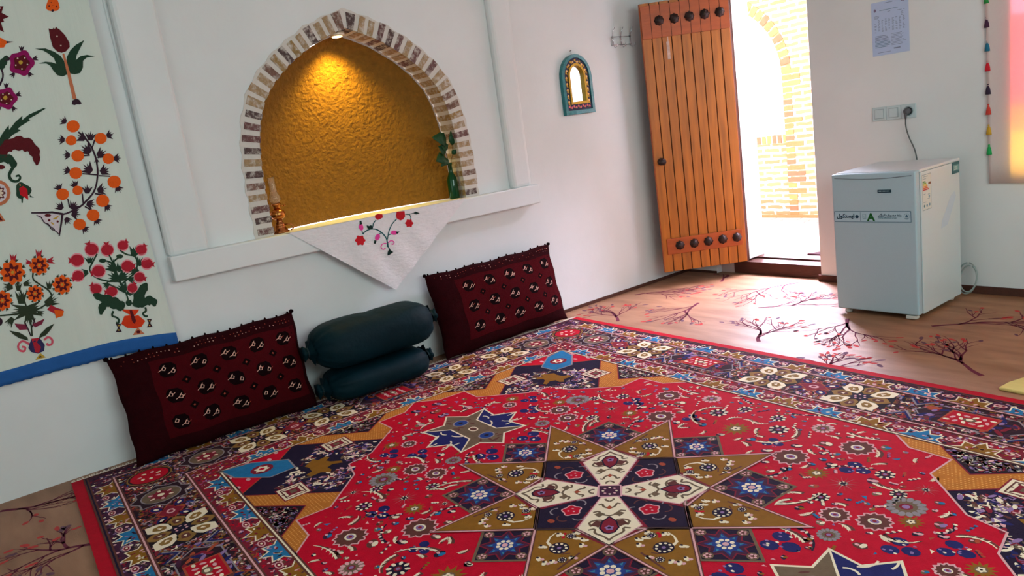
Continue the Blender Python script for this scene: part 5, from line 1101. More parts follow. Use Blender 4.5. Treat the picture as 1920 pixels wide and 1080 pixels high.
('red2',2,[0.614,0.967,0.609,0.957,0.601,0.951,0.59,0.948,0.58,0.951,0.572,0.957,0.567,0.967,0.567,0.978,0.572,0.987,0.58,0.994,0.591,0.997,0.601,0.994,0.609,0.988,0.614,0.978]),
('red2',2,[0.571,0.971,0.555,0.972,0.563,0.961,0.562,0.947,0.574,0.959]),
('pink',1,[0.876,0.901,0.871,0.889,0.861,0.88,0.849,0.877,0.837,0.88,0.828,0.888,0.823,0.9,0.823,0.913,0.828,0.925,0.838,0.934,0.85,0.937,0.862,0.934,0.871,0.926,0.876,0.914]),
('red2',2,[0.873,0.901,0.869,0.892,0.86,0.885,0.85,0.883,0.839,0.886,0.831,0.892,0.826,0.902,0.826,0.912,0.83,0.922,0.839,0.928,0.849,0.931,0.86,0.928,0.868,0.922,0.873,0.912]),
('red2',2,[0.863,0.891,0.873,0.877,0.875,0.891,0.885,0.9,0.869,0.902]),
('pink',1,[0.676,0.887,0.67,0.875,0.661,0.867,0.649,0.863,0.638,0.866,0.628,0.875,0.624,0.886,0.624,0.9,0.629,0.912,0.639,0.92,0.651,0.924,0.662,0.921,0.671,0.913,0.676,0.901]),
('red2',2,[0.673,0.888,0.668,0.878,0.66,0.872,0.65,0.87,0.64,0.872,0.631,0.879,0.627,0.889,0.627,0.899,0.631,0.909,0.64,0.915,0.65,0.917,0.66,0.915,0.668,0.908,0.673,0.899]),
('red2',2,[0.644,0.914,0.642,0.932,0.634,0.92,0.622,0.916,0.635,0.908]),
('pink',1,[0.739,0.859,0.733,0.847,0.723,0.838,0.712,0.835,0.7,0.838,0.69,0.846,0.685,0.858,0.686,0.872,0.691,0.884,0.701,0.893,0.713,0.896,0.725,0.893,0.734,0.885,0.739,0.873]),
('red2',2,[0.736,0.86,0.731,0.85,0.723,0.844,0.712,0.841,0.702,0.844,0.693,0.851,0.689,0.861,0.689,0.871,0.693,0.881,0.702,0.887,0.712,0.89,0.723,0.887,0.731,0.88,0.736,0.871]),
('red2',2,[0.693,0.873,0.68,0.882,0.683,0.868,0.677,0.855,0.692,0.861]),
('pink',1,[0.83,0.856,0.825,0.844,0.816,0.837,0.805,0.834,0.794,0.836,0.785,0.844,0.781,0.855,0.781,0.867,0.786,0.878,0.795,0.886,0.806,0.889,0.816,0.886,0.825,0.879,0.83,0.868]),
('red2',2,[0.827,0.856,0.823,0.847,0.815,0.842,0.805,0.84,0.796,0.842,0.788,0.848,0.783,0.857,0.783,0.867,0.788,0.875,0.795,0.881,0.805,0.883,0.815,0.881,0.822,0.875,0.827,0.866]),
('red2',2,[0.821,0.873,0.834,0.88,0.823,0.884,0.817,0.896,0.813,0.88]),
('green',103,[0.756,0.785,0.755,0.789,0.755,0.8,0.749,0.808,0.738,0.812,0.732,0.826,0.723,0.835,0.709,0.837,0.703,0.849,0.692,0.855,0.678,0.856,0.666,0.863,0.656,0.872,0.644,0.873,0.637,0.874,0.631,0.871,0.631,0.871,0.63,0.865,0.633,0.857,0.637,0.844,0.649,0.836,0.658,0.825,0.664,0.811,0.672,0.801,0.685,0.798,0.691,0.785,0.7,0.778,0.713,0.777,0.72,0.765,0.729,0.761,0.738,0.764,0.742,0.764]),
('green',103,[0.695,0.824,0.692,0.827,0.687,0.832,0.68,0.833,0.669,0.828,0.657,0.822,0.645,0.815,0.638,0.801,0.638,0.785,0.637,0.776,0.637,0.769,0.641,0.764,0.641,0.764,0.648,0.764,0.652,0.769,0.658,0.777,0.666,0.784,0.671,0.788,0.672,0.794,0.676,0.796,0.684,0.793,0.69,0.796,0.694,0.803,0.696,0.807]),
('green',103,[0.812,0.757,0.817,0.758,0.828,0.761,0.83,0.773,0.837,0.785,0.849,0.793,0.852,0.81,0.86,0.823,0.873,0.835,0.876,0.852,0.879,0.862,0.877,0.871,0.877,0.871,0.869,0.873,0.859,0.871,0.844,0.867,0.832,0.852,0.819,0.839,0.802,0.829,0.799,0.81,0.792,0.794,0.785,0.786,0.789,0.775,0.791,0.769]),
('green',103,[0.815,0.76,0.818,0.758,0.826,0.754,0.835,0.754,0.846,0.76,0.856,0.761,0.862,0.755,0.865,0.755,0.869,0.76,0.871,0.76,0.868,0.759,0.87,0.76,0.876,0.755,0.878,0.749,0.88,0.746,0.886,0.744,0.886,0.744,0.892,0.745,0.894,0.749,0.897,0.754,0.904,0.763,0.904,0.776,0.895,0.785,0.887,0.793,0.878,0.804,0.865,0.806,0.853,0.8,0.84,0.797,0.827,0.797,0.818,0.792,0.813,0.784,0.81,0.781]),
('green',3,[0.787,0.789,0.784,0.783,0.779,0.778,0.773,0.777,0.767,0.778,0.762,0.783,0.759,0.789,0.759,0.796,0.762,0.803,0.767,0.807,0.774,0.809,0.78,0.807,0.785,0.803,0.787,0.796]),
('green',103,[0.695,0.772,0.694,0.771,0.692,0.768,0.69,0.764,0.686,0.758,0.684,0.751,0.685,0.744,0.689,0.739,0.695,0.736,0.699,0.733,0.702,0.73,0.705,0.726,0.707,0.723,0.707,0.72,0.707,0.718,0.706,0.715,0.704,0.711,0.703,0.71,0.703,0.71,0.704,0.709,0.703,0.711,0.702,0.712,0.701,0.714,0.7,0.714,0.694,0.708,0.694,0.707,0.695,0.706,0.696,0.704,0.699,0.701,0.704,0.7,0.708,0.702,0.711,0.705,0.714,0.711,0.716,0.716,0.716,0.722,0.714,0.728,0.711,0.733,0.708,0.737,0.704,0.741,0.699,0.744,0.695,0.747,0.693,0.749,0.693,0.751,0.694,0.753,0.697,0.758,0.699,0.762,0.701,0.765,0.702,0.766]),
('green',103,[0.837,0.752,0.837,0.751,0.837,0.748,0.837,0.745,0.838,0.74,0.837,0.738,0.836,0.736,0.833,0.735,0.828,0.734,0.823,0.73,0.82,0.724,0.82,0.718,0.823,0.711,0.826,0.707,0.83,0.703,0.834,0.701,0.838,0.701,0.84,0.701,0.842,0.701,0.843,0.701,0.843,0.711,0.842,0.711,0.841,0.711,0.838,0.711,0.836,0.711,0.835,0.712,0.833,0.713,0.831,0.716,0.829,0.721,0.829,0.723,0.829,0.723,0.831,0.724,0.836,0.725,0.842,0.728,0.845,0.733,0.847,0.74,0.846,0.746,0.846,0.75,0.846,0.752,0.846,0.753]),
('orange2',2,[0.732,0.769,0.812,0.748,0.794,0.729,0.776,0.723,0.801,0.722,0.826,0.684,0.802,0.66,0.778,0.659,0.74,0.671,0.718,0.698,0.74,0.733,0.767,0.731,0.752,0.745]),
('maroon',3,[0.768,0.756,0.779,0.753,0.786,0.695,0.774,0.683,0.767,0.7]),
('rust',2,[0.785,0.662,0.809,0.621,0.755,0.629]),
('maroon',3,[0.792,0.636,0.79,0.633,0.787,0.631,0.783,0.631,0.779,0.632,0.776,0.634,0.774,0.638,0.774,0.641,0.776,0.644,0.779,0.646,0.783,0.647,0.787,0.646,0.79,0.643,0.792,0.64]),
('plum',3,[0.695,0.704,0.718,0.698,0.706,0.681,0.712,0.658,0.686,0.664,0.7,0.682]),
('gold',4,[0.704,0.669,0.703,0.667,0.702,0.666,0.7,0.666,0.699,0.666,0.698,0.668,0.697,0.669,0.697,0.671,0.698,0.672,0.699,0.674,0.7,0.674,0.702,0.674,0.703,0.672,0.704,0.671]),
('gold',4,[0.709,0.691,0.708,0.69,0.707,0.689,0.705,0.688,0.704,0.689,0.703,0.69,0.702,0.691,0.702,0.693,0.703,0.695,0.704,0.696,0.705,0.696,0.707,0.696,0.708,0.695,0.709,0.693]),
('plum',3,[0.835,0.692,0.858,0.686,0.846,0.668,0.853,0.646,0.826,0.651,0.84,0.67]),
('gold',4,[0.844,0.656,0.843,0.655,0.842,0.654,0.84,0.653,0.839,0.654,0.838,0.655,0.837,0.657,0.837,0.658,0.838,0.66,0.839,0.661,0.841,0.661,0.842,0.661,0.843,0.66,0.844,0.658]),
('gold',4,[0.849,0.679,0.848,0.677,0.847,0.676,0.845,0.676,0.844,0.676,0.843,0.678,0.842,0.679,0.842,0.681,0.843,0.683,0.844,0.684,0.846,0.684,0.847,0.684,0.848,0.683,0.849,0.681]),
('green2',101,[0.355,0.802,0.355,0.806,0.355,0.814,0.356,0.827,0.357,0.843,0.357,0.861,0.357,0.879,0.356,0.897,0.355,0.917,0.353,0.934,0.351,0.95,0.349,0.964,0.347,0.977,0.346,0.986,0.345,0.992,0.344,0.995,0.338,0.993,0.339,0.99,0.34,0.984,0.341,0.975,0.343,0.963,0.345,0.949,0.347,0.933,0.348,0.916,0.35,0.896,0.351,0.878,0.351,0.86,0.351,0.843,0.35,0.827,0.349,0.814,0.349,0.806,0.348,0.802]),
('green2',101,[0.414,1.034,0.413,1.032,0.412,1.027,0.41,1.021,0.407,1.012,0.406,1.002,0.407,0.993,0.41,0.985,0.416,0.977,0.422,0.97,0.429,0.962,0.436,0.953,0.444,0.944,0.45,0.935,0.455,0.927,0.458,0.918,0.459,0.91,0.459,0.903,0.456,0.896,0.45,0.889,0.442,0.882,0.434,0.875,0.425,0.87,0.415,0.866,0.406,0.862,0.396,0.86,0.386,0.858,0.376,0.856,0.366,0.855,0.358,0.854,0.353,0.854,0.351,0.854,0.351,0.846,0.353,0.847,0.358,0.847,0.366,0.848,0.376,0.849,0.387,0.85,0.397,0.852,0.407,0.855,0.417,0.859,0.427,0.863,0.436,0.869,0.446,0.876,0.454,0.884,0.461,0.892,0.465,0.901,0.466,0.911,0.464,0.921,0.461,0.93,0.456,0.94,0.449,0.949,0.441,0.958,0.433,0.967,0.427,0.975,0.421,0.983,0.416,0.989,0.413,0.996,0.412,1.003,0.413,1.01,0.416,1.018,0.418,1.025,0.419,1.03,0.42,1.032]),
('green2',101,[0.344,0.856,0.34,0.856,0.334,0.856,0.324,0.857,0.31,0.858,0.297,0.86,0.285,0.861,0.274,0.863,0.262,0.865,0.254,0.866,0.248,0.867,0.246,0.867,0.245,0.86,0.247,0.86,0.253,0.859,0.261,0.857,0.272,0.856,0.284,0.854,0.296,0.852,0.309,0.851,0.323,0.85,0.333,0.849,0.34,0.849,0.343,0.848]),
('green2',101,[0.347,0.736,0.348,0.74,0.349,0.746,0.351,0.757,0.353,0.771,0.355,0.784,0.356,0.795,0.357,0.806,0.357,0.816,0.357,0.823,0.357,0.828,0.357,0.83,0.351,0.83,0.351,0.828,0.351,0.823,0.351,0.816,0.35,0.806,0.35,0.796,0.349,0.784,0.347,0.772,0.345,0.758,0.343,0.748,0.342,0.741,0.341,0.737]),
('green2',1,[0.327,0.898,0.327,0.96,0.338,0.933,0.34,0.953,0.343,0.934,0.352,0.963,0.349,0.933,0.359,0.949,0.354,0.93,0.374,0.95,0.349,0.893]),
('green2',1,[0.359,0.841,0.289,0.827,0.319,0.85,0.297,0.849,0.318,0.859,0.285,0.866,0.319,0.868,0.3,0.881,0.322,0.876,0.298,0.903,0.363,0.878]),
('green2',1,[0.35,0.88,0.416,0.891,0.387,0.871,0.408,0.871,0.388,0.862,0.42,0.854,0.387,0.854,0.404,0.84,0.384,0.846,0.406,0.819,0.345,0.846]),
('green2',1,[0.427,0.884,0.475,0.916,0.458,0.891,0.475,0.899,0.461,0.885,0.488,0.891,0.463,0.878,0.479,0.875,0.462,0.872,0.487,0.86,0.432,0.857]),
('green2',1,[0.322,0.971,0.285,0.963,0.301,0.975,0.289,0.975,0.3,0.98,0.282,0.984,0.301,0.985,0.291,0.992,0.302,0.99,0.289,1.004,0.325,0.991]),
('green2',1,[0.366,0.989,0.397,1.002,0.385,0.989,0.395,0.991,0.386,0.985,0.402,0.985,0.386,0.981,0.395,0.977,0.385,0.977,0.398,0.967,0.367,0.973]),
('green2',1,[0.296,0.833,0.273,0.796,0.277,0.818,0.269,0.807,0.274,0.821,0.258,0.808,0.272,0.824,0.26,0.82,0.27,0.829,0.252,0.827,0.286,0.848]),
('green2',1,[0.453,0.941,0.456,0.978,0.461,0.961,0.463,0.973,0.464,0.961,0.471,0.979,0.468,0.96,0.475,0.969,0.47,0.958,0.484,0.969,0.466,0.936]),
('green2',1,[0.37,0.851,0.372,0.788,0.361,0.815,0.359,0.795,0.355,0.814,0.347,0.784,0.349,0.815,0.339,0.799,0.344,0.818,0.325,0.797,0.347,0.855]),
('green2',1,[0.394,0.848,0.42,0.839,0.407,0.837,0.414,0.833,0.406,0.834,0.416,0.824,0.404,0.831,0.409,0.822,0.402,0.828,0.406,0.814,0.388,0.836]),
('green2',1,[0.334,0.959,0.334,0.996,0.34,0.98,0.342,0.992,0.344,0.98,0.349,0.998,0.347,0.98,0.353,0.989,0.35,0.978,0.362,0.99,0.347,0.956]),
('green2',1,[0.375,1.026,0.389,1.024,0.382,1.02,0.385,1.015,0.38,1.016,0.381,1.007,0.371,1.02]),
('green2',1,[0.35,1,0.357,0.986,0.35,0.99,0.35,0.983,0.347,0.988,0.342,0.981,0.343,0.998]),
('green2',1,[0.318,1.001,0.315,0.984,0.312,0.992,0.308,0.988,0.309,0.995,0.301,0.993,0.313,1.004]),
('green2',1,[0.298,1.028,0.286,1.018,0.289,1.026,0.284,1.027,0.288,1.031,0.282,1.036,0.297,1.035]),
('green2',1,[0.301,1.065,0.287,1.068,0.295,1.071,0.292,1.076,0.297,1.075,0.296,1.084,0.305,1.072]),
('green2',1,[0.326,1.091,0.318,1.105,0.325,1.102,0.326,1.108,0.329,1.103,0.334,1.111,0.332,1.094]),
('green2',1,[0.358,1.091,0.361,1.108,0.364,1.1,0.368,1.104,0.367,1.098,0.375,1.1,0.363,1.088]),
('green2',1,[0.378,1.064,0.391,1.075,0.387,1.066,0.393,1.066,0.388,1.062,0.394,1.056,0.38,1.057]),
('orange',2,[0.387,1.035,0.38,1.027,0.37,1.022,0.368,1.013,0.366,1.001,0.358,0.995,0.348,0.999,0.341,1,0.333,0.992,0.324,0.988,0.318,0.996,0.315,1.006,0.308,1.008,0.297,1.01,0.293,1.018,0.297,1.03,0.298,1.038,0.293,1.047,0.29,1.057,0.297,1.065,0.306,1.07,0.309,1.078,0.31,1.09,0.318,1.096,0.328,1.093,0.335,1.092,0.342,1.1,0.351,1.104,0.358,1.097,0.361,1.086,0.368,1.084,0.379,1.083,0.383,1.075,0.379,1.063,0.378,1.054,0.384,1.045]),
('maroon',3,[0.374,1.038,0.366,1.033,0.356,1.033,0.353,1.03,0.355,1.019,0.353,1.008,0.346,1.01,0.34,1.019,0.336,1.022,0.33,1.013,0.322,1.006,0.318,1.012,0.321,1.024,0.321,1.031,0.313,1.03,0.303,1.032,0.303,1.039,0.313,1.046,0.319,1.05,0.315,1.056,0.31,1.067,0.313,1.073,0.323,1.07,0.33,1.067,0.332,1.073,0.335,1.085,0.342,1.089,0.346,1.079,0.347,1.069,0.351,1.069,0.361,1.075,0.368,1.073,0.365,1.063,0.358,1.054,0.36,1.05,0.369,1.046]),
('orange',4,[0.353,1.042,0.351,1.04,0.348,1.039,0.345,1.038,0.345,1.035,0.344,1.031,0.342,1.028,0.339,1.029,0.337,1.032,0.335,1.034,0.333,1.033,0.329,1.031,0.327,1.032,0.326,1.035,0.327,1.039,0.328,1.042,0.326,1.044,0.323,1.046,0.323,1.05,0.325,1.052,0.328,1.053,0.331,1.054,0.331,1.057,0.332,1.061,0.334,1.064,0.337,1.063,0.339,1.06,0.341,1.058,0.343,1.059,0.346,1.061,0.349,1.06,0.35,1.057,0.349,1.053,0.348,1.05,0.35,1.048,0.352,1.046]),
('gold',5,[0.344,1.045,0.343,1.042,0.34,1.04,0.338,1.039,0.335,1.039,0.333,1.041,0.332,1.044,0.332,1.047,0.333,1.05,0.336,1.052,0.338,1.053,0.341,1.053,0.343,1.051,0.344,1.048]),
('green2',1,[0.476,1.039,0.488,1.037,0.482,1.034,0.484,1.03,0.48,1.031,0.481,1.024,0.473,1.034]),
('green2',1,[0.456,1.018,0.462,1.007,0.457,1.01,0.456,1.005,0.454,1.009,0.45,1.003,0.451,1.017]),
('green2',1,[0.431,1.019,0.428,1.006,0.426,1.012,0.422,1.009,0.423,1.014,0.417,1.013,0.426,1.022]),
('green2',1,[0.414,1.04,0.404,1.032,0.407,1.039,0.403,1.039,0.406,1.042,0.402,1.046,0.413,1.046]),
('green2',1,[0.417,1.07,0.406,1.072,0.411,1.075,0.409,1.078,0.413,1.078,0.412,1.085,0.42,1.075]),
('green2',1,[0.436,1.09,0.43,1.101,0.436,1.099,0.436,1.104,0.439,1.1,0.443,1.106,0.442,1.092]),
('green2',1,[0.462,1.09,0.465,1.104,0.467,1.097,0.47,1.1,0.469,1.095,0.475,1.097,0.466,1.087]),
('green2',1,[0.478,1.069,0.488,1.077,0.486,1.07,0.49,1.07,0.486,1.067,0.491,1.063,0.48,1.063]),
('orange',2,[0.485,1.046,0.48,1.04,0.472,1.036,0.47,1.029,0.469,1.019,0.463,1.015,0.455,1.018,0.449,1.018,0.443,1.012,0.436,1.009,0.43,1.015,0.428,1.023,0.422,1.025,0.414,1.026,0.411,1.032,0.414,1.042,0.414,1.049,0.41,1.055,0.407,1.063,0.413,1.069,0.42,1.073,0.422,1.08,0.424,1.09,0.43,1.094,0.438,1.091,0.444,1.091,0.45,1.097,0.457,1.101,0.462,1.095,0.465,1.087,0.47,1.084,0.479,1.084,0.482,1.077,0.479,1.068,0.478,1.061,0.483,1.054]),
('maroon',3,[0.475,1.048,0.469,1.044,0.461,1.044,0.458,1.042,0.46,1.033,0.459,1.025,0.453,1.026,0.448,1.034,0.445,1.036,0.44,1.029,0.434,1.023,0.431,1.028,0.432,1.038,0.433,1.043,0.427,1.042,0.419,1.044,0.418,1.049,0.426,1.055,0.431,1.058,0.428,1.063,0.423,1.071,0.426,1.076,0.434,1.074,0.44,1.071,0.441,1.076,0.444,1.085,0.449,1.088,0.452,1.081,0.453,1.072,0.457,1.073,0.465,1.078,0.47,1.076,0.468,1.068,0.463,1.061,0.464,1.058,0.471,1.054]),
('orange',4,[0.459,1.052,0.457,1.05,0.454,1.049,0.452,1.048,0.452,1.046,0.451,1.043,0.45,1.041,0.447,1.041,0.445,1.044,0.444,1.045,0.442,1.044,0.44,1.043,0.437,1.043,0.437,1.046,0.438,1.049,0.438,1.051,0.437,1.053,0.435,1.055,0.434,1.057,0.436,1.059,0.438,1.06,0.44,1.061,0.441,1.063,0.441,1.066,0.443,1.069,0.445,1.068,0.447,1.066,0.449,1.064,0.45,1.065,0.453,1.066,0.455,1.066,0.456,1.063,0.455,1.06,0.455,1.058,0.456,1.056,0.458,1.054]),
('gold',5,[0.451,1.054,0.45,1.051,0.448,1.05,0.446,1.049,0.444,1.049,0.442,1.051,0.441,1.053,0.442,1.056,0.443,1.058,0.444,1.06,0.446,1.06,0.449,1.06,0.45,1.058,0.451,1.056]),
('green2',1,[0.546,0.93,0.558,0.927,0.552,0.924,0.555,0.921,0.55,0.921,0.551,0.914,0.544,0.924]),
('green2',1,[0.526,0.909,0.532,0.897,0.527,0.9,0.526,0.895,0.523,0.899,0.519,0.893,0.521,0.907]),
('green2',1,[0.5,0.91,0.497,0.896,0.495,0.903,0.491,0.9,0.492,0.905,0.486,0.904,0.495,0.913]),
('green2',1,[0.483,0.932,0.473,0.924,0.476,0.931,0.471,0.931,0.475,0.934,0.47,0.939,0.482,0.938]),
('green2',1,[0.485,0.962,0.474,0.965,0.48,0.967,0.477,0.971,0.481,0.971,0.481,0.978,0.488,0.968]),
('green2',1,[0.505,0.983,0.499,0.994,0.505,0.991,0.505,0.996,0.508,0.993,0.512,0.999,0.511,0.985]),
('green2',1,[0.532,0.982,0.534,0.996,0.537,0.989,0.54,0.993,0.539,0.988,0.546,0.989,0.536,0.979]),
('green2',1,[0.549,0.96,0.559,0.969,0.556,0.962,0.561,0.961,0.557,0.958,0.562,0.954,0.55,0.954]),
('orange',2,[0.556,0.936,0.55,0.93,0.543,0.926,0.541,0.919,0.539,0.909,0.533,0.905,0.525,0.908,0.519,0.909,0.512,0.902,0.505,0.899,0.5,0.906,0.497,0.914,0.491,0.916,0.483,0.917,0.479,0.924,0.482,0.933,0.483,0.941,0.478,0.947,0.476,0.956,0.482,0.962,0.489,0.966,0.491,0.973,0.493,0.982,0.499,0.987,0.507,0.984,0.513,0.983,0.519,0.99,0.526,0.993,0.532,0.987,0.535,0.978,0.54,0.976,0.549,0.975,0.553,0.968,0.55,0.959,0.549,0.952,0.554,0.945]),
('maroon',3,[0.545,0.939,0.539,0.935,0.531,0.935,0.528,0.933,0.53,0.924,0.529,0.915,0.523,0.917,0.517,0.925,0.514,0.927,0.51,0.92,0.503,0.914,0.5,0.919,0.502,0.929,0.502,0.934,0.496,0.934,0.487,0.935,0.487,0.941,0.495,0.947,0.5,0.95,0.497,0.955,0.492,0.963,0.495,0.969,0.503,0.966,0.509,0.963,0.511,0.968,0.513,0.978,0.518,0.981,0.522,0.973,0.523,0.964,0.527,0.965,0.535,0.969,0.541,0.968,0.538,0.96,0.533,0.952,0.534,0.949,0.542,0.945]),
('orange',4,[0.528,0.943,0.527,0.941,0.524,0.94,0.522,0.939,0.521,0.937,0.521,0.934,0.519,0.932,0.517,0.932,0.515,0.935,0.513,0.936,0.512,0.936,0.509,0.934,0.506,0.935,0.506,0.938,0.507,0.941,0.507,0.943,0.506,0.944,0.504,0.947,0.503,0.949,0.505,0.951,0.508,0.952,0.51,0.953,0.51,0.955,0.511,0.958,0.512,0.96,0.515,0.96,0.517,0.957,0.518,0.956,0.52,0.957,0.523,0.958,0.525,0.957,0.526,0.955,0.525,0.952,0.524,0.949,0.526,0.948,0.528,0.946]),
('gold',5,[0.521,0.945,0.52,0.943,0.518,0.941,0.516,0.94,0.513,0.941,0.512,0.942,0.511,0.945,0.511,0.947,0.512,0.95,0.514,0.951,0.516,0.952,0.518,0.951,0.52,0.95,0.521,0.948]),
('green2',1,[0.426,0.916,0.436,0.913,0.431,0.911,0.433,0.908,0.43,0.908,0.43,0.902,0.424,0.911]),
('green2',1,[0.409,0.898,0.414,0.888,0.409,0.89,0.409,0.886,0.407,0.889,0.403,0.884,0.404,0.896]),
('green2',1,[0.387,0.899,0.384,0.887,0.383,0.893,0.38,0.89,0.38,0.894,0.375,0.893,0.383,0.901]),
('green2',1,[0.373,0.918,0.364,0.911,0.366,0.917,0.363,0.917,0.366,0.92,0.362,0.923,0.372,0.923]),
('green2',1,[0.375,0.944,0.365,0.946,0.37,0.948,0.368,0.951,0.372,0.951,0.371,0.957,0.377,0.948]),
('green2',1,[0.392,0.962,0.387,0.971,0.392,0.969,0.392,0.973,0.394,0.97,0.398,0.975,0.397,0.963]),
('green2',1,[0.414,0.961,0.416,0.973,0.418,0.967,0.421,0.97,0.42,0.965,0.426,0.966,0.418,0.958]),
('green2',1,[0.428,0.942,0.437,0.949,0.435,0.943,0.438,0.943,0.435,0.94,0.44,0.936,0.429,0.937]),
('orange',2,[0.434,0.921,0.429,0.916,0.423,0.913,0.421,0.907,0.42,0.898,0.415,0.894,0.408,0.897,0.403,0.897,0.397,0.892,0.391,0.889,0.387,0.895,0.384,0.902,0.38,0.904,0.372,0.905,0.369,0.911,0.372,0.919,0.373,0.925,0.369,0.931,0.367,0.938,0.372,0.943,0.378,0.947,0.38,0.953,0.381,0.961,0.386,0.965,0.393,0.962,0.398,0.962,0.404,0.967,0.41,0.97,0.414,0.965,0.417,0.958,0.421,0.956,0.429,0.955,0.432,0.949,0.429,0.941,0.428,0.934,0.432,0.929]),
('maroon',3,[0.425,0.924,0.42,0.92,0.413,0.92,0.411,0.918,0.412,0.911,0.411,0.903,0.406,0.904,0.402,0.911,0.399,0.913,0.395,0.907,0.39,0.902,0.387,0.906,0.389,0.915,0.389,0.92,0.383,0.919,0.376,0.921,0.376,0.926,0.383,0.93,0.387,0.933,0.385,0.937,0.381,0.945,0.383,0.949,0.39,0.947,0.395,0.944,0.396,0.948,0.399,0.957,0.403,0.959,0.406,0.952,0.407,0.945,0.41,0.946,0.417,0.95,0.422,0.948,0.419,0.941,0.415,0.935,0.416,0.932,0.422,0.929]),
('orange',4,[0.411,0.927,0.41,0.925,0.407,0.925,0.406,0.924,0.405,0.922,0.405,0.919,0.403,0.917,0.401,0.918,0.4,0.92,0.399,0.921,0.397,0.921,0.395,0.92,0.393,0.92,0.392,0.922,0.393,0.925,0.393,0.927,0.392,0.928,0.39,0.93,0.39,0.932,0.391,0.934,0.394,0.935,0.395,0.935,0.396,0.937,0.396,0.94,0.398,0.942,0.4,0.942,0.401,0.94,0.402,0.938,0.404,0.939,0.406,0.94,0.408,0.939,0.409,0.937,0.408,0.934,0.408,0.932,0.409,0.931,0.411,0.929]),
('gold',5,[0.405,0.929,0.404,0.927,0.402,0.925,0.4,0.925,0.398,0.925,0.397,0.926,0.396,0.928,0.396,0.931,0.397,0.933,0.399,0.934,0.401,0.935,0.403,0.934,0.404,0.933,0.405,0.931]),
('green2',1,[0.3,0.912,0.311,0.91,0.305,0.907,0.308,0.903,0.303,0.904,0.304,0.897,0.297,0.907]),
('green2',1,[0.28,0.892,0.286,0.88,0.28,0.883,0.28,0.878,0.277,0.882,0.273,0.876,0.275,0.89]),
('green2',1,[0.255,0.893,0.252,0.879,0.25,0.886,0.246,0.883,0.247,0.888,0.241,0.886,0.25,0.896]),
('green2',1,[0.239,0.915,0.229,0.907,0.232,0.914,0.228,0.914,0.231,0.917,0.226,0.921,0.238,0.921]),
('green2',1,[0.241,0.945,0.23,0.947,0.236,0.95,0.234,0.954,0.238,0.954,0.237,0.961,0.244,0.951]),
('green2',1,[0.261,0.966,0.255,0.977,0.261,0.974,0.261,0.979,0.264,0.975,0.268,0.982,0.266,0.968]),
('green2',1,[0.286,0.965,0.289,0.979,0.291,0.972,0.294,0.975,0.294,0.97,0.3,0.972,0.291,0.962]),
('green2',1,[0.302,0.943,0.312,0.951,0.31,0.944,0.314,0.944,0.31,0.941,0.315,0.936,0.303,0.937]),
('orange',2,[0.309,0.919,0.303,0.913,0.296,0.909,0.294,0.902,0.292,0.892,0.286,0.888,0.279,0.891,0.273,0.891,0.267,0.885,0.259,0.882,0.255,0.888,0.252,0.897,0.246,0.899,0.238,0.9,0.235,0.907,0.238,0.916,0.239,0.923,0.234,0.93,0.232,0.939,0.238,0.945,0.245,0.949,0.247,0.956,0.249,0.965,0.255,0.97,0.262,0.967,0.268,0.966,0.274,0.972,0.281,0.976,0.286,0.97,0.289,0.961,0.295,0.959,0.303,0.958,0.306,0.951,0.303,0.942,0.302,0.934,0.307,0.928]),
('maroon',3,[0.299,0.922,0.293,0.918,0.284,0.918,0.282,0.916,0.284,0.907,0.282,0.898,0.277,0.899,0.272,0.907,0.269,0.91,0.264,0.902,0.258,0.897,0.255,0.902,0.257,0.912,0.257,0.917,0.251,0.917,0.243,0.918,0.243,0.924,0.25,0.93,0.255,0.933,0.252,0.938,0.248,0.946,0.251,0.951,0.259,0.949,0.264,0.946,0.266,0.951,0.269,0.961,0.273,0.964,0.277,0.955,0.278,0.947,0.281,0.948,0.289,0.952,0.295,0.951,0.292,0.943,0.287,0.935,0.288,0.932,0.295,0.928]),
('orange',4,[0.283,0.926,0.281,0.924,0.278,0.923,0.276,0.922,0.276,0.92,0.275,0.917,0.274,0.915,0.271,0.915,0.27,0.918,0.268,0.919,0.266,0.918,0.264,0.917,0.261,0.918,0.261,0.92,0.262,0.924,0.262,0.926,0.261,0.927,0.259,0.929,0.258,0.932,0.26,0.934,0.263,0.935,0.265,0.936,0.265,0.938,0.266,0.941,0.267,0.943,0.27,0.943,0.271,0.94,0.273,0.939,0.275,0.94,0.277,0.941,0.28,0.94,0.28,0.938,0.279,0.934,0.279,0.932,0.28,0.931,0.282,0.929]),
('gold',5,[0.275,0.928,0.274,0.925,0.272,0.924,0.27,0.923,0.268,0.924,0.267,0.925,0.266,0.927,0.266,0.93,0.267,0.932,0.269,0.934,0.271,0.935,0.273,0.934,0.274,0.933,0.275,0.93]),
('red2',1,[0.343,1.091,0.347,1.133,0.353,1.115,0.359,1.127,0.359,1.113,0.373,1.127,0.358,1.088]),
('red2',1,[0.445,1.091,0.449,1.133,0.455,1.114,0.461,1.127,0.461,1.113,0.475,1.127,0.46,1.087]),
('red2',1,[0.414,1.069,0.392,1.07,0.402,1.077,0.397,1.083,0.405,1.083,0.401,1.095,0.418,1.08]),
('red2',1,[0.483,1.074,0.513,1.084,0.501,1.07,0.511,1.067,0.501,1.062,0.511,1.049,0.482,1.058]),
('red2',2,[0.43,0.844,0.45,0.863,0.47,0.843,0.496,0.827,0.473,0.818,0.481,0.796,0.459,0.812,0.45,0.824]),
('orange',3,[0.457,0.837,0.495,0.822,0.485,0.8,0.456,0.795]),
('magenta2',2,[0.291,0.814,0.331,0.798,0.333,0.773,0.303,0.779,0.295,0.796]),
('magenta2',2,[0.357,0.791,0.411,0.805,0.395,0.781,0.365,0.774]),
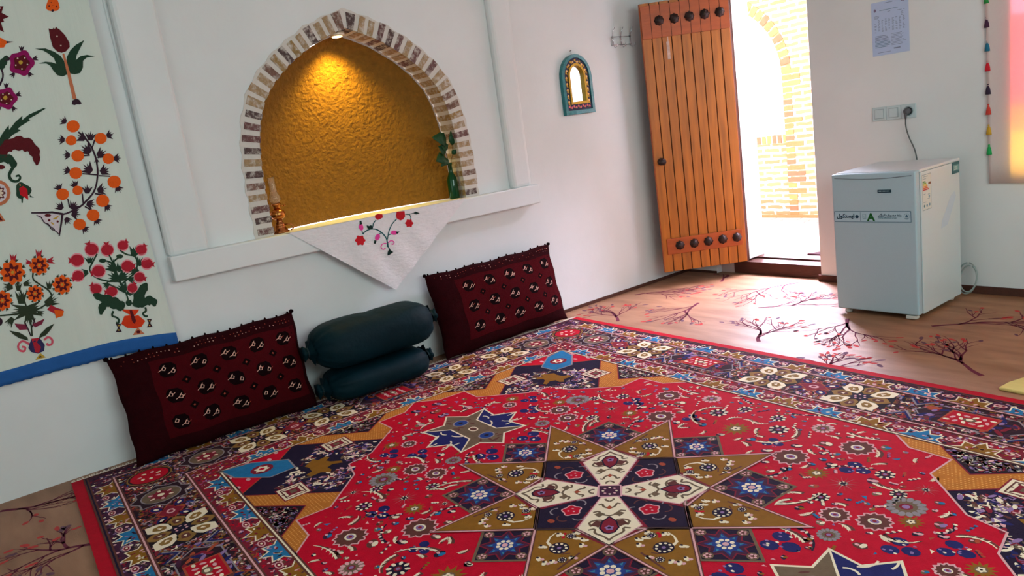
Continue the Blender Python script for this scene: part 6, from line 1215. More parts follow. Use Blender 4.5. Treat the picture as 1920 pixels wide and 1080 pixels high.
('plum',101,[0.328,0.812,0.333,0.782,0.337,0.738,0.342,0.739,0.338,0.783,0.333,0.813]),
('plum',101,[0.373,0.818,0.352,0.779,0.356,0.776,0.377,0.815]),
('green2',2,[0.264,0.788,0.3,0.768,0.325,0.737,0.325,0.721,0.294,0.741,0.276,0.765]),
('green2',2,[0.444,0.772,0.411,0.762,0.377,0.737,0.367,0.719,0.399,0.726,0.424,0.748]),
('pink2',102,[0.328,0.707,0.327,0.709,0.324,0.712,0.32,0.717,0.314,0.724,0.307,0.728,0.301,0.73,0.294,0.729,0.288,0.725,0.283,0.72,0.279,0.714,0.276,0.707,0.275,0.699,0.276,0.691,0.278,0.684,0.283,0.679,0.289,0.675,0.294,0.673,0.3,0.674,0.305,0.679,0.308,0.685,0.31,0.691,0.309,0.697,0.305,0.701,0.301,0.703,0.298,0.704,0.297,0.705,0.296,0.706,0.292,0.696,0.293,0.696,0.295,0.695,0.298,0.694,0.3,0.692,0.301,0.692,0.301,0.691,0.301,0.689,0.299,0.685,0.297,0.684,0.295,0.684,0.292,0.685,0.288,0.688,0.285,0.691,0.284,0.694,0.283,0.699,0.284,0.705,0.286,0.709,0.288,0.713,0.292,0.717,0.296,0.719,0.3,0.72,0.304,0.719,0.308,0.716,0.314,0.71,0.318,0.705,0.32,0.702,0.322,0.7]),
('pink2',102,[0.388,0.701,0.389,0.702,0.391,0.703,0.395,0.706,0.399,0.708,0.402,0.709,0.405,0.709,0.408,0.707,0.411,0.704,0.412,0.7,0.413,0.697,0.413,0.693,0.412,0.688,0.411,0.685,0.409,0.683,0.406,0.682,0.402,0.681,0.4,0.682,0.399,0.682,0.399,0.682,0.399,0.684,0.398,0.687,0.398,0.688,0.398,0.689,0.39,0.688,0.39,0.687,0.39,0.685,0.39,0.683,0.39,0.678,0.393,0.674,0.397,0.672,0.402,0.671,0.408,0.672,0.413,0.674,0.417,0.679,0.42,0.684,0.422,0.692,0.422,0.698,0.42,0.705,0.417,0.711,0.413,0.716,0.408,0.719,0.402,0.72,0.396,0.718,0.391,0.715,0.387,0.712,0.385,0.711,0.384,0.71]),
('navy',2,[0.325,0.704,0.338,0.724,0.372,0.719,0.384,0.682,0.374,0.655,0.348,0.65,0.324,0.665,0.317,0.687]),
('red2',3,[0.338,0.727,0.373,0.721,0.355,0.705,0.367,0.677,0.353,0.652,0.339,0.661,0.34,0.699]),
('gold',2,[0.358,0.65,0.375,0.623,0.33,0.624]),
('plum',3,[0.354,0.639,0.362,0.628,0.345,0.63]),
('plum',1,[0.249,0.834,0.246,0.827,0.242,0.822,0.237,0.819,0.233,0.82,0.229,0.825,0.228,0.832,0.229,0.84,0.232,0.847,0.236,0.853,0.241,0.855,0.245,0.854,0.248,0.849,0.25,0.842]),
]
CLOTH=[
('teal',101,[2.214,0.785,2.214,0.788,2.215,0.794,2.216,0.802,2.217,0.813,2.217,0.824,2.216,0.835,2.213,0.845,2.209,0.854,2.204,0.863,2.197,0.873,2.188,0.883,2.179,0.893,2.168,0.901,2.157,0.907,2.146,0.911,2.134,0.914,2.123,0.915,2.113,0.914,2.104,0.913,2.095,0.911,2.087,0.908,2.081,0.905,2.075,0.902,2.07,0.899,2.067,0.896,2.065,0.895,2.064,0.894,2.068,0.889,2.07,0.889,2.072,0.891,2.075,0.893,2.079,0.896,2.084,0.899,2.09,0.902,2.098,0.904,2.106,0.906,2.114,0.908,2.123,0.908,2.133,0.907,2.144,0.905,2.154,0.901,2.164,0.895,2.173,0.888,2.183,0.878,2.191,0.869,2.197,0.86,2.202,0.851,2.206,0.843,2.208,0.834,2.209,0.824,2.209,0.814,2.208,0.803,2.207,0.795,2.206,0.789,2.206,0.786]),
('teal',101,[2.22,0.829,2.221,0.832,2.223,0.837,2.226,0.845,2.231,0.855,2.236,0.865,2.241,0.875,2.248,0.885,2.255,0.895,2.263,0.904,2.272,0.912,2.281,0.92,2.292,0.927,2.3,0.932,2.305,0.935,2.308,0.937,2.304,0.942,2.301,0.94,2.296,0.937,2.288,0.931,2.277,0.924,2.267,0.916,2.258,0.908,2.25,0.898,2.242,0.888,2.236,0.878,2.23,0.868,2.225,0.857,2.22,0.847,2.217,0.839,2.215,0.834,2.214,0.831]),
('teal',101,[2.138,0.915,2.139,0.917,2.141,0.921,2.143,0.926,2.146,0.933,2.15,0.94,2.154,0.944,2.158,0.948,2.163,0.951,2.166,0.953,2.169,0.955,2.17,0.956,2.167,0.96,2.165,0.96,2.163,0.958,2.159,0.956,2.154,0.953,2.149,0.948,2.144,0.943,2.14,0.936,2.137,0.928,2.135,0.923,2.133,0.919,2.132,0.917]),
('teal',101,[2.368,0.955,2.369,0.955,2.373,0.954,2.377,0.953,2.383,0.952,2.388,0.951,2.393,0.949,2.396,0.946,2.399,0.942,2.4,0.939,2.401,0.935,2.401,0.931,2.399,0.927,2.398,0.923,2.397,0.921,2.397,0.92,2.403,0.918,2.403,0.92,2.404,0.922,2.405,0.925,2.406,0.93,2.407,0.935,2.406,0.94,2.404,0.945,2.4,0.949,2.396,0.953,2.391,0.955,2.385,0.957,2.378,0.959,2.373,0.959,2.37,0.96,2.369,0.96]),
('teal',101,[2.227,0.851,2.229,0.852,2.233,0.852,2.239,0.853,2.246,0.854,2.252,0.855,2.255,0.855,2.257,0.855,2.256,0.86,2.254,0.86,2.251,0.86,2.245,0.859,2.237,0.858,2.232,0.857,2.228,0.857,2.226,0.856]),
('teal',101,[2.183,0.88,2.182,0.88,2.18,0.879,2.178,0.878,2.174,0.876,2.171,0.875,2.169,0.874,2.168,0.874,2.17,0.869,2.171,0.87,2.173,0.871,2.176,0.872,2.18,0.873,2.183,0.875,2.185,0.875,2.186,0.876]),
('teal',101,[2.211,0.811,2.211,0.81,2.211,0.806,2.21,0.802,2.21,0.795,2.21,0.788,2.212,0.782,2.214,0.776,2.216,0.77,2.218,0.766,2.22,0.764,2.22,0.762,2.227,0.765,2.227,0.766,2.225,0.769,2.223,0.773,2.221,0.778,2.219,0.783,2.218,0.789,2.218,0.795,2.218,0.801,2.218,0.806,2.219,0.809,2.219,0.811]),
('teal',101,[2.382,0.95,2.385,0.95,2.391,0.95,2.399,0.95,2.411,0.951,2.419,0.951,2.425,0.951,2.428,0.951,2.428,0.956,2.425,0.956,2.419,0.956,2.41,0.955,2.399,0.955,2.39,0.955,2.385,0.954,2.382,0.954]),
('teal',101,[2.069,0.895,2.069,0.896,2.069,0.899,2.069,0.903,2.068,0.908,2.068,0.913,2.068,0.915,2.068,0.917,2.063,0.917,2.063,0.915,2.063,0.913,2.064,0.908,2.064,0.903,2.064,0.899,2.064,0.896,2.064,0.894]),
('red',2,[2.077,0.853,2.073,0.848,2.067,0.845,2.062,0.843,2.06,0.838,2.058,0.832,2.054,0.828,2.047,0.829,2.042,0.833,2.037,0.836,2.032,0.835,2.025,0.834,2.019,0.835,2.016,0.841,2.017,0.847,2.017,0.852,2.013,0.856,2.009,0.861,2.007,0.866,2.011,0.871,2.017,0.874,2.021,0.876,2.023,0.88,2.025,0.887,2.03,0.891,2.036,0.89,2.042,0.886,2.046,0.884,2.052,0.884,2.058,0.885,2.065,0.884,2.067,0.878,2.067,0.872,2.067,0.867,2.07,0.863,2.075,0.858]),
('red',2,[2.415,0.893,2.412,0.89,2.406,0.887,2.402,0.886,2.401,0.882,2.399,0.877,2.395,0.874,2.39,0.874,2.385,0.877,2.381,0.879,2.377,0.879,2.371,0.878,2.365,0.879,2.363,0.884,2.364,0.889,2.363,0.893,2.361,0.896,2.357,0.9,2.355,0.904,2.358,0.908,2.363,0.91,2.367,0.912,2.369,0.916,2.37,0.921,2.374,0.924,2.38,0.924,2.385,0.921,2.389,0.919,2.393,0.919,2.399,0.92,2.404,0.919,2.406,0.914,2.406,0.909,2.406,0.905,2.409,0.902,2.413,0.898]),
('red',2,[2.167,0.987,2.189,0.992,2.216,0.985,2.216,0.965,2.197,0.959,2.179,0.956,2.164,0.972]),
('red',2,[2.314,0.983,2.368,0.977,2.366,0.945,2.348,0.929,2.329,0.926,2.306,0.943,2.306,0.962]),
('pinkf',2,[2.066,0.914,2.059,0.917,2.052,0.924,2.049,0.934,2.05,0.944,2.055,0.952,2.062,0.955,2.07,0.953,2.076,0.946,2.079,0.936,2.078,0.925,2.073,0.917]),
('pinkf',2,[2.145,0.839,2.14,0.845,2.139,0.854,2.144,0.864,2.151,0.871,2.161,0.875,2.169,0.873,2.174,0.867,2.174,0.858,2.17,0.848,2.162,0.841,2.153,0.837]),
('pinkf',2,[2.295,0.857,2.291,0.851,2.281,0.847,2.269,0.848,2.258,0.852,2.251,0.858,2.249,0.866,2.253,0.872,2.263,0.876,2.275,0.875,2.286,0.871,2.294,0.864]),
('greend',3,[2.061,0.971,2.073,0.971,2.075,0.95,2.058,0.949]),
('greend',3,[2.125,0.823,2.134,0.843,2.147,0.837,2.138,0.82]),
('greend',3,[2.287,0.865,2.311,0.861,2.296,0.85,2.285,0.854]),
('greend',3,[2.424,0.954,2.444,0.961,2.472,0.946,2.445,0.943]),
('greend',3,[2.101,0.939,2.117,0.931,2.128,0.935,2.14,0.922,2.134,0.91,2.113,0.911,2.102,0.923]),
('greend',3,[2.218,0.771,2.242,0.747,2.211,0.734,2.2,0.735,2.205,0.754]),
('pinkf',102,[2.211,0.808,2.21,0.808,2.207,0.809,2.204,0.811,2.198,0.813,2.192,0.814,2.187,0.813,2.181,0.812,2.176,0.809,2.171,0.806,2.168,0.802,2.166,0.797,2.166,0.792,2.166,0.787,2.168,0.783,2.171,0.779,2.175,0.776,2.18,0.774,2.184,0.773,2.189,0.774,2.193,0.777,2.195,0.778,2.197,0.779,2.198,0.78,2.194,0.785,2.193,0.784,2.192,0.783,2.189,0.782,2.186,0.78,2.183,0.779,2.181,0.779,2.178,0.78,2.175,0.783,2.173,0.785,2.172,0.788,2.172,0.792,2.172,0.796,2.174,0.799,2.176,0.802,2.179,0.805,2.184,0.807,2.188,0.808,2.192,0.808,2.197,0.807,2.201,0.805,2.205,0.804,2.208,0.803,2.209,0.803]),
('pinkf',102,[2.22,0.808,2.221,0.808,2.223,0.81,2.226,0.811,2.23,0.814,2.234,0.815,2.237,0.816,2.241,0.815,2.244,0.814,2.248,0.813,2.25,0.811,2.252,0.809,2.253,0.806,2.253,0.804,2.253,0.802,2.252,0.8,2.249,0.798,2.248,0.798,2.247,0.797,2.245,0.798,2.244,0.799,2.242,0.801,2.241,0.801,2.24,0.802,2.236,0.798,2.237,0.797,2.238,0.796,2.24,0.795,2.243,0.793,2.246,0.792,2.25,0.792,2.254,0.794,2.257,0.797,2.259,0.8,2.26,0.804,2.259,0.808,2.257,0.812,2.254,0.815,2.251,0.818,2.247,0.82,2.242,0.821,2.237,0.821,2.232,0.821,2.227,0.819,2.223,0.816,2.22,0.815,2.217,0.813,2.216,0.813]),
]
# ------------------------------------------------------------------ embroidered wall hanging
EC = dict(maroon=(96, 22, 30), green=(38, 66, 48), green2=(52, 62, 44), rust=(206, 120, 84), plum=(58, 34, 48), cream=(232, 210, 190), orange=(244, 96, 24), magenta=(150, 18, 92), gold=(200, 160, 60), lav=(222, 210, 216), red=(200, 24, 38), red2=(184, 36, 54), pink=(238, 150, 160), orange2=(226, 62, 24), magenta2=(132, 40, 66), pink2=(220, 90, 110), navy=(52, 48, 92), teal=(24, 92, 96), pinkf=(236, 70, 160), greend=(14, 44, 38))
def em(n): return mat('thread_'+n, rgb(*EC[n]), .75, .18, 260, .4, 500, spec=.2)
def tapestry():
    cloth = mat('hanging_cotton', rgb(214, 222, 212), .95, .05, 5, .35, 9, stretch=(1, 3, .35)); blue = mat('hem_blue', rgb(36, 92, 160), .9, .12, 30, .2, 300)
    def edge(z): return .918+.0+(.038*max(0, min(1, (1.45-z)/.9)))          # right-hand edge of the cloth
    Y0 = -.45
    def fold(y, z):
        t = max(0, min(1, (y-Y0)/(edge(z)-Y0)))
        return .016+.006*math.sin(y*9+1.2*math.sin(z*1.7))+.004*math.sin(y*23+z*3)+.010*t**10
    def zbot(y): return .617-.034*max(0, (y-.6)/.36)**2 if y > .6 else .617-.02*max(0, (.6-y)/.9)
    ny, nz = 70, 64; ZT = 2.55
    mb = MB(); v = []
    for k in range(nz+1):
        for i in range(ny+1):
            t = i/ny; y = Y0+(edge(1)-Y0)*t; z = zbot(y)+(ZT-zbot(y))*k/nz; y = Y0+(edge(z)-Y0)*t
            v.append((fold(y, z), y, z))
    mb.add(v, [(k*(ny+1)+i, k*(ny+1)+i+1, (k+1)*(ny+1)+i+1, (k+1)*(ny+1)+i) for k in range(nz) for i in range(ny)], cloth, True)
    pt = Paint(mb, lambda a, b, l: (fold(a, b)+.0012+l, a, b), step=.0004, lift=.0003, maxlen=.05)
    for c, l, pts in TAPESTRY:
        pts0 = list(zip(pts[::2], pts[1::2]))
        pt.strip_or_poly(pts0, em(c), l)
    root = mb.build('wall_hanging', origin=(.016, .25, .6), fixn=False)
    tag(root, 'white wall hanging embroidered with fruit boughs, tulip and vases, blue hem', 'wall hanging')
    hb = MB(); v = []
    for k in range(5):
        for i in range(ny+1):
            t = i/ny; y = Y0+(edge(.6)+.002-Y0)*t; dz = .060+.012*math.sin(y*2)
            z = zbot(y)+.003-dz*k/4; v.append((fold(y, .6)+.0022+.002*math.sin(k*1.6+y*40)*(k/4), y+(.004 if k == 4 and i % 2 else 0)*0, z-(.0035 if k == 4 and i % 2 else 0)))
    hb.add(v, [(k*(ny+1)+i, k*(ny+1)+i+1, (k+1)*(ny+1)+i+1, (k+1)*(ny+1)+i) for k in range(4) for i in range(ny)], blue, True)
    h = hb.build('hem', root, fixn=False); h['label'] = 'blue hem band'
    md = h.modifiers.new('thickness', 'SOLIDIFY'); md.thickness = .0015
    rd = MB(); rd.tube([(.02, Y0-.02, ZT+.012), (.02, .95, ZT+.012)], .009, WOOD, 10); rd.build('rod', root)
tapestry()

def shelf_cloth():
    lin_ = mat('cloth_linen', rgb(232, 228, 230), .95, .05, 20, .5, 26, stretch=(1, 1, 2.5))
    out = [(1.63, .9805), (1.81, .848), (2.2164, .518), (2.575, .837), (2.82, .9805)]
    W0, W1 = 1.63, 2.83
    mb = MB(); nu, nv = 60, 40; v = []
    tip = (2.2164, .518)
    X = lambda y, z: .0795+.0035*(1+math.sin(y*31+z*17))*min(1, (.985-z)*6)+.004*min(1, max(0, .85-z)*4)
    for k in range(nv+1):
        s = k/nv
        ya, yb = W0+(tip[0]-W0)*s, W1+(tip[0]-W1)*s
        for i in range(nu+1):
            t = i/nu; y = ya+(yb-ya)*t; z = .9815+(tip[1]-.9815)*s
            v.append((X(y, z), y, z))
    mb.add(v, [(k*(nu+1)+i, k*(nu+1)+i+1, (k+1)*(nu+1)+i+1, (k+1)*(nu+1)+i) for k in range(nv) for i in range(nu)], lin_, True)
    # the part lying on the sill
    v = []
    for k in range(5):
        for i in range(nu+1):
            y = W0+(W1-W0)*i/nu; q = k/4
            v.append((.0795+.0002-q*.075*(1), y+(.02*q if i < nu/2 else -.02*q)*0, .9818+.0012*math.sin(y*40+q*3)*q+.0008))
    mb.add(v, [(k*(nu+1)+i, k*(nu+1)+i+1, (k+1)*(nu+1)+i+1, (k+1)*(nu+1)+i) for k in range(4) for i in range(nu)], lin_, True)
    pt = Paint(mb, lambda a, b, l: (X(a, b)+.001+l, a, b), step=.0004, lift=.0003, maxlen=.02)
    for c, l, pts in CLOTH:
        pts0 = list(zip(pts[::2], pts[1::2]))
        pt.strip_or_poly(pts0, em(c), l)
    o = mb.build('embroidered_cloth', origin=(.08, 2.22, .52), fixn=False)
    tag(o, 'white triangular cloth with red and pink flower sprig hanging over the niche sill', 'cloth')
shelf_cloth()

# ------------------------------------------------------------------ pile cushions leaning on the wall
def cushion_meshes():
    base = mat('cushion_pile', rgb(42, 6, 10), .95, .4, 24, .5, 180, spec=.05, sheen=.0, detail=8); dark = mat('cushion_dark', rgb(18, 5, 7), .95, .3, 60, .4, 180, spec=.05); red = mat('cushion_red', rgb(66, 7, 13), .95, .25, 40, .4, 180, spec=.05)
    cr = mat('cushion_cream', rgb(214, 168, 150), .9, .2, 80, .3, 200); rs = mat('cushion_rust', rgb(150, 62, 44), .9, .2, 80)
    return base, dark, red, cr, rs
def cushion(name, W, H, T, flip=False, seed=1):
    """local frame: x along the cushion, z up, -y is the front"""
    rnd = random.Random(seed); base, dark, red, cr, rs = cushion_meshes()
    def out(u, v): # outline with slightly hollow sides and pointed corners
        x = W/2*u*(1-.028*(1-v*v)*abs(u)**3); z = H/2*v*(1-.02*(1-u*u)*abs(v)**3)
        x += .004*math.sin(v*9+seed); z += .004*math.sin(u*11+seed)
        return x, z
    def th(u, v): return T/2*(max(0, (1-abs(u)**3.2)*(1-abs(v)**2.6))**.55)*(1+.05*math.sin(u*5+v*3))
    n, m = 44, 28; mb = MB(); v_ = []; f = []
    for side in (-1, 1):
        for k in range(m+1):
            for i in range(n+1):
                u = -1+2*i/n; v = -1+2*k/m; u = math.sin(u*PI/2)*.35+u*.65; v = math.sin(v*PI/2)*.35+v*.65
                x, z = out(u, v); v_.append((x, side*(th(u, v)+.003), z))
    q = (n+1)*(m+1)
    for s in range(2):
        for k in range(m):
            for i in range(n):
                a = s*q+k*(n+1)+i; f.append((a, a+1, a+n+2, a+n+1) if s == 0 else (a, a+n+1, a+n+2, a+1))
    ring = [i for i in range(n+1)]+[k*(n+1)+n for k in range(1, m+1)]+[m*(n+1)+i for i in range(n-1, -1, -1)]+[k*(n+1) for k in range(m-1, 0, -1)]
    for a, b in zip(ring, ring[1:]+ring[:1]): f.append((a, q+a, q+b, b))
    mb.add(v_, f, base, True)
    def surf(a, b, l):
        x, z = out(a, b); return (x, -(th(a, b)+.003+.0012+l), z)
    pt = Paint(mb, surf, step=.0005, lift=.0006, maxlen=.12)
    ax, az = 2/W, 2/H
    u0, u1 = (-.50, .78)
    pt.poly([(u0-.16+.0*k, -.70) for k in (0,)]+[(u1+.15, -.70), (u1+.17, .74), (u0-.16, .76)], red, 0)
    for r in range(3):
        for c in range(5):
            u = u0+(u1-u0)*c/4; v = -.44+.49*r
            pt.poly([(u+.040*ax*x, v+.036*az*y) for x, y in [(-1, -.5), (-.55, -1), (.55, -1), (1, -.5), (1, .5), (.55, 1), (-.55, 1), (-1, .5)]], dark, 1)
            for sx in (-1, 1):
                cx, cz = u+sx*.021*ax, v-sx*.009*az
                s = .015
                P = lambda x, y: (cx+x*s*ax, cz+y*s*az)
                pt.line([P(-1.6, -.8), P(-.5, -.2), P(.6, 1.0)], .0042*ax, cr, 2) if rnd.random() < .9 else None
                pt.line([P(-.5, -.4), P(.4, -.7), P(.8, .1), P(.1, .6)], .0040*ax, cr, 2, True)
                if rnd.random() < .6: pt.line([P(.8, -.2), P(1.7, .4)], .0036*ax, cr if rnd.random() < .5 else rs, 2)
            if c < 4 and r < 2:
                uu, vv = u+(u1-u0)/8, v+.245
                pt.poly([(uu-.024*ax, vv), (uu, vv-.022*az), (uu+.024*ax, vv), (uu, vv+.022*az)], dark, 1)
                pt.poly([(uu-.006*ax, vv), (uu, vv-.006*az), (uu+.006*ax, vv), (uu, vv+.006*az)], rs, 2)
    for k in range(46):
        u = -.9+1.82*k/45
        for v in (.84, .90):
            if rnd.random() < .6: pt.poly(ell(u, v, .003*ax, .003*az, 5), cr if rnd.random() < .35 else rs, 1)
    for k in range(15):
        u = -.95+1.9*k/14; x, z = out(u, 1); mb.lathe([(0, -.006), (.006, -.002), (.006, .005), (.003, .009), (0, .010)], (x, rnd.uniform(-.004, .004), z), dark, 8)
    for u in (-1, 1): x, z = out(u, 1); mb.lathe([(0, -.012), (.012, -.006), (.013, .006), (0, .013)], (x, 0, z+.002), dark, 8)
    root = mb.build(name, local=True, fixn=False)
    return root
def place_cushion(o, yc, z0, lean, xb, turn=0.0, roll=0.0):
    # front (-y local) faces +x in the room, local x runs along +y
    R = Matrix(((0, -1, 0), (1, 0, 0), (0, 0, 1))).to_4x4()
    M = Matrix.Translation((xb, yc, z0)) @ Matrix.Rotation(turn, 4, 'Z') @ Matrix.Rotation(-lean, 4, 'Y') @ Matrix.Rotation(roll, 4, 'X') @ R
    o.matrix_world = M
c1 = cushion('floor_cushion', .945, .545, .17, seed=2)
place_cushion(c1, 1.083, .0145+.268, .20, .132, turn=-.012)
tag(c1, 'dark red patterned pile cushion leaning on the wall below the wall hanging', 'cushion', 'Turkmen pile cushions along the wall')
c2 = cushion('floor_cushion', 1.03, .545, .17, seed=5)
place_cushion(c2, 2.945, .0145+.268, .20, .132, turn=.0)
tag(c2, 'dark red patterned pile cushion leaning on the wall right of the green rolls', 'cushion', 'Turkmen pile cushions along the wall')

# ------------------------------------------------------------------ two stacked velvet bedding rolls
def roll(name, y0, y1, xc, zc, rx, rz, seed, sag):
    velvet = mat('green_velvet', rgb(0, 30, 38), .6, .5, 8, .8, 12, spec=.12, sheen=.0, detail=6)
    rnd = random.Random(seed); n, m = 56, 40; L = y1-y0; v = []; f = []
    for k in range(m+1):
        s = k/m; e = abs(2*s-1); t = (max(0, 1-e**6.5))**.55
        t = max(t, .18); y = y0+L*s
        for j in range(n):
            a = 2*PI*j/n
            ca, sa = math.cos(a), math.sin(a)
            c = math.copysign(abs(ca)**.75, ca); q = math.copysign(abs(sa)**.8, sa)
            w = 1+.022*math.sin(a*7+seed+3*math.sin(s*4))*e**2+.05*e**4*math.sin(a*13+seed)+.02*math.sin(s*8+a*2+seed)
            pinch = 1-.05*math.exp(-((s-.52)/.06)**2)*(.5+.5*sa)
            v.append((xc+rx*c*t*w, y+.012*math.sin(a*2+seed)*(1-e), zc+rz*q*t*w*pinch-sag*max(0, sa)*(1-e*e)*.0))
    for k in range(m):
        for j in range(n): f.append((k*n+j, k*n+(j+1) % n, (k+1)*n+(j+1) % n, (k+1)*n+j))
    mb = MB(); mb.add(v, f, velvet, True)
    zmin = min(p[2] for p in v)
    root = mb.build(name, origin=(xc, (y0+y1)/2, zmin), fixn=False)
    for s, ye in ((-1, y0), (1, y1)):
        gb = MB()
        prof = [(.07, -.004), (.030, .012), (.022, .020), (.030, .032), (.040, .045), (.0, .047)] if s > 0 else [(.07, .004), (.030, -.012), (.022, -.020), (.032, -.032), (.042, -.046), (.0, -.048)]
        vs_, fs = [], []; N = 20
        for r, h in prof:
            for j in range(N):
                w = 2*PI*j/N; rr = r*(1+.18*math.cos(5*w)); vs_.append((xc+rr*math.cos(w), ye+h, zc+rr*math.sin(w)))
        for i in range(len(prof)-1):
            for j in range(N): fs.append((i*N+j, i*N+(j+1) % N, (i+1)*N+(j+1) % N, (i+1)*N+j))
        gb.add(vs_, fs, velvet, True); gb.build('gathered_end', root)
        tb = MB(); tb.tube([(xc+.025*math.cos(2*PI*j/16), ye+s*.020, zc+.025*math.sin(2*PI*j/16)) for j in range(17)], .005, mat('roll_cord', rgb(24, 40, 44), .8, .1), 6)
        tb.build('tie_cord', root)
    return root
lo = roll('bedding_roll', 1.60, 2.25, .235, .105, .165, .089, 3, .0)
tag(lo, 'dark green velvet bedding roll on the rug, lower of the two stacked', 'bedding roll', 'green bedding rolls between the cushions')
hi = roll('bedding_roll', 1.565, 2.33, .22, .331, .170, .132, 8, .01)
tag(hi, 'dark teal velvet bedding roll, upper of the two stacked between the cushions', 'bedding roll', 'green bedding rolls between the cushions')

# ------------------------------------------------------------------ things on the niche sill
def oil_lamp():
    brass = mat('lamp_brass', rgb(196, 128, 66), .22, .15, 40, metal=1.0); cop = mat('lamp_copper', rgb(178, 112, 66), .25, .2, 40, metal=1.0)
    g = bpy.data.materials.new('lamp_glass'); g.use_nodes = True; b = g.node_tree.nodes['Principled BSDF']; b.inputs['Transmission Weight'].default_value = .92; b.inputs['Roughness'].default_value = .03; b.inputs['Base Color'].default_value = (1, .95, .85, 1); b.inputs['IOR'].default_value = 1.25
    c = (-.055, 1.638, .9795); root = empty('oil_lamp', c); tag(root, 'small brass oil lamp with glass chimney at the left foot of the arch', 'lamp')
    mb = MB(); mb.lathe([(.045, 0), (.046, .008), (.036, .016), (.030, .030), (.026, .040), (.030, .046), (.022, .055), (.016, .066), (.018, .075)], c, cop, 24); mb.build('base', root)
    mb = MB(); mb.lathe([(.018, .075), (.034, .084), (.040, .098), (.041, .112), (.036, .124), (.024, .132), (.016, .138)], c, brass, 24); mb.build('font', root)
    mb = MB(); mb.lathe([(.016, .138), (.020, .142), (.020, .152), (.026, .156), (.028, .166), (.018, .170)], c, brass, 20); mb.tube([(c[0], c[1]+.02, c[2]+.15), (c[0]+.01, c[1]+.04, c[2]+.15)], .003, brass, 6); mb.lathe([(0, .144), (.007, .146), (.007, .154), (0, .156)], (c[0]+.012, c[1]+.044, c[2]), brass, 10); mb.build('burner', root)
    mb = MB(); mb.lathe([(.020, .168), (.030, .186), (.031, .200), (.026, .216), (.019, .232), (.0175, .27), (.0185, .316)], c, g, 24)
    ch = mb.build('chimney', root); md = ch.modifiers.new('wall', 'SOLIDIFY'); md.thickness = .0015; ch['label'] = 'clear glass chimney'
    mb = MB(); mb.tube([(c[0]+.02, c[1]+.022, c[2]+.045), (c[0]+.03, c[1]+.055, c[2]+.04), (c[0]+.028, c[1]+.068, c[2]+.02), (c[0]+.02, c[1]+.05, c[2]+.008)], .004, cop, 8); mb.build('handle', root)
oil_lamp()
def bottle():
    g = bpy.data.materials.new('green_glass'); g.use_nodes = True; b = g.node_tree.nodes['Principled BSDF']; b.inputs['Transmission Weight'].default_value = .75; b.inputs['Roughness'].default_value = .06; b.inputs['Base Color'].default_value = (.008, .16, .05, 1); b.inputs['IOR'].default_value = 1.4
    c = (-.055, 2.832, .9795); mb = MB()
    prof = [(.0, .002), (.030, 0), (.034, .004), (.0345, .02), (.0345, .120), (.031, .138), (.018, .165), (.0145, .180), (.0135, .222), (.0165, .224), (.0165, .236), (.0125, .238)]
    mb.lathe(prof, c, g, 28)
    inn = [(max(0, r-.0022), max(.004, h)) for r, h in prof[::-1]]; mb.lathe(inn, c, g, 28)
    o = mb.build('bottle', origin=c, fixn=False)
    tag(o, 'dark green glass bottle holding leafy cutting at the right foot of the arch', 'bottle')
    lf = mat('leaf_green', rgb(18, 62, 30), .5, .35, 30, .2, 60); st = mat('stem_brown', rgb(84, 70, 50), .8, .2, 60)
    root = empty('plant_cutting', (c[0], c[1], c[2]+.012)); tag(root, 'leafy green plant cutting standing in the dark green bottle', 'plant')
    def stem(path, r):
        mb = MB(); mb.tube(curve3(path), r, st, 6); mb.build('stem', root)
    def curve3(p):
        P = [Vector(q) for q in p]
        for _ in range(2):
            Q = [P[0]]
            for a, b in zip(P[:-1], P[1:]): Q += [a*.75+b*.25, a*.25+b*.75]
            Q.append(P[-1]); P = Q
        return P
    def leaf(base, tip, w, seed, nrm=(1, 0, .3)):
        B, T_ = Vector(base), Vector(tip); d = T_-B; L = d.length; d.normalize(); N = Vector(nrm); N = (N-d*N.dot(d)).normalized(); S = d.cross(N)
        mb = MB(); v = []; n = 10
        for i in range(n+1):
            t = i/n; ww = w*(math.sin(PI*t**.8)**.9)*(1+.12*math.sin(t*22+seed)); p = B+d*L*t+N*(.18*L*math.sin(PI*t)*.5-.1*L*t*t)
            v += [p-S*ww+N*ww*.25, p, p+S*ww+N*ww*.25]
        mb.add(v, [q for i in range(n) for q in ((3*i, 3*i+1, 3*i+4, 3*i+3), (3*i+1, 3*i+2, 3*i+5, 3*i+4))], lf, True)
        o_ = mb.build('leaf', root, fixn=False); md = o_.modifiers.new('thickness', 'SOLIDIFY'); md.thickness = .0012
    x, y, z = c; 
    stem([(x, y, z+.015), (x, y, z+.15), (x-.002, y-.004, z+.24), (x+.02, y-.03, z+.33), (x+.02, y-.06, z+.375)], .0022)
    stem([(x+.004, y+.004, z+.015), (x+.003, y+.002, z+.23), (x+.02, y+.03, z+.30), (x+.02, y+.03, z+.37)], .0022)
    stem([(x-.003, y, z+.015), (x-.001, y-.001, z+.23), (x+.02, y-.03, z+.27), (x+.03, y-.06, z+.275)], .002)
    leaf((x+.02, y-.055, z+.375), (x+.03, y-.015, z+.345), 0.000, 1) if False else None
    leaf((x+.02, y-.01, z+.375), (x+.035, y-.115, z+.415), 0.044, 1)
    leaf((x+.02, y+.028, z+.345), (x+.025, y+.043, z+.445), 0.033, 2)
    leaf((x+.025, y-.035, z+.30), (x+.04, y-.085, z+.355), 0.034, 3)
    leaf((x+.03, y-.045, z+.28), (x+.04, y-.120, z+.262), 0.039, 4)
    leaf((x+.03, y-.03, z+.315), (x+.03, y-.055, z+.385), 0.026, 5)
    leaf((x+.02, y-.02, z+.265), (x+.04, y-.09, z+.225), 0.023, 6)
    leaf((x+.015, y+.02, z+.29), (x+.03, y+.05, z+.315), 0.017, 7)
bottle()
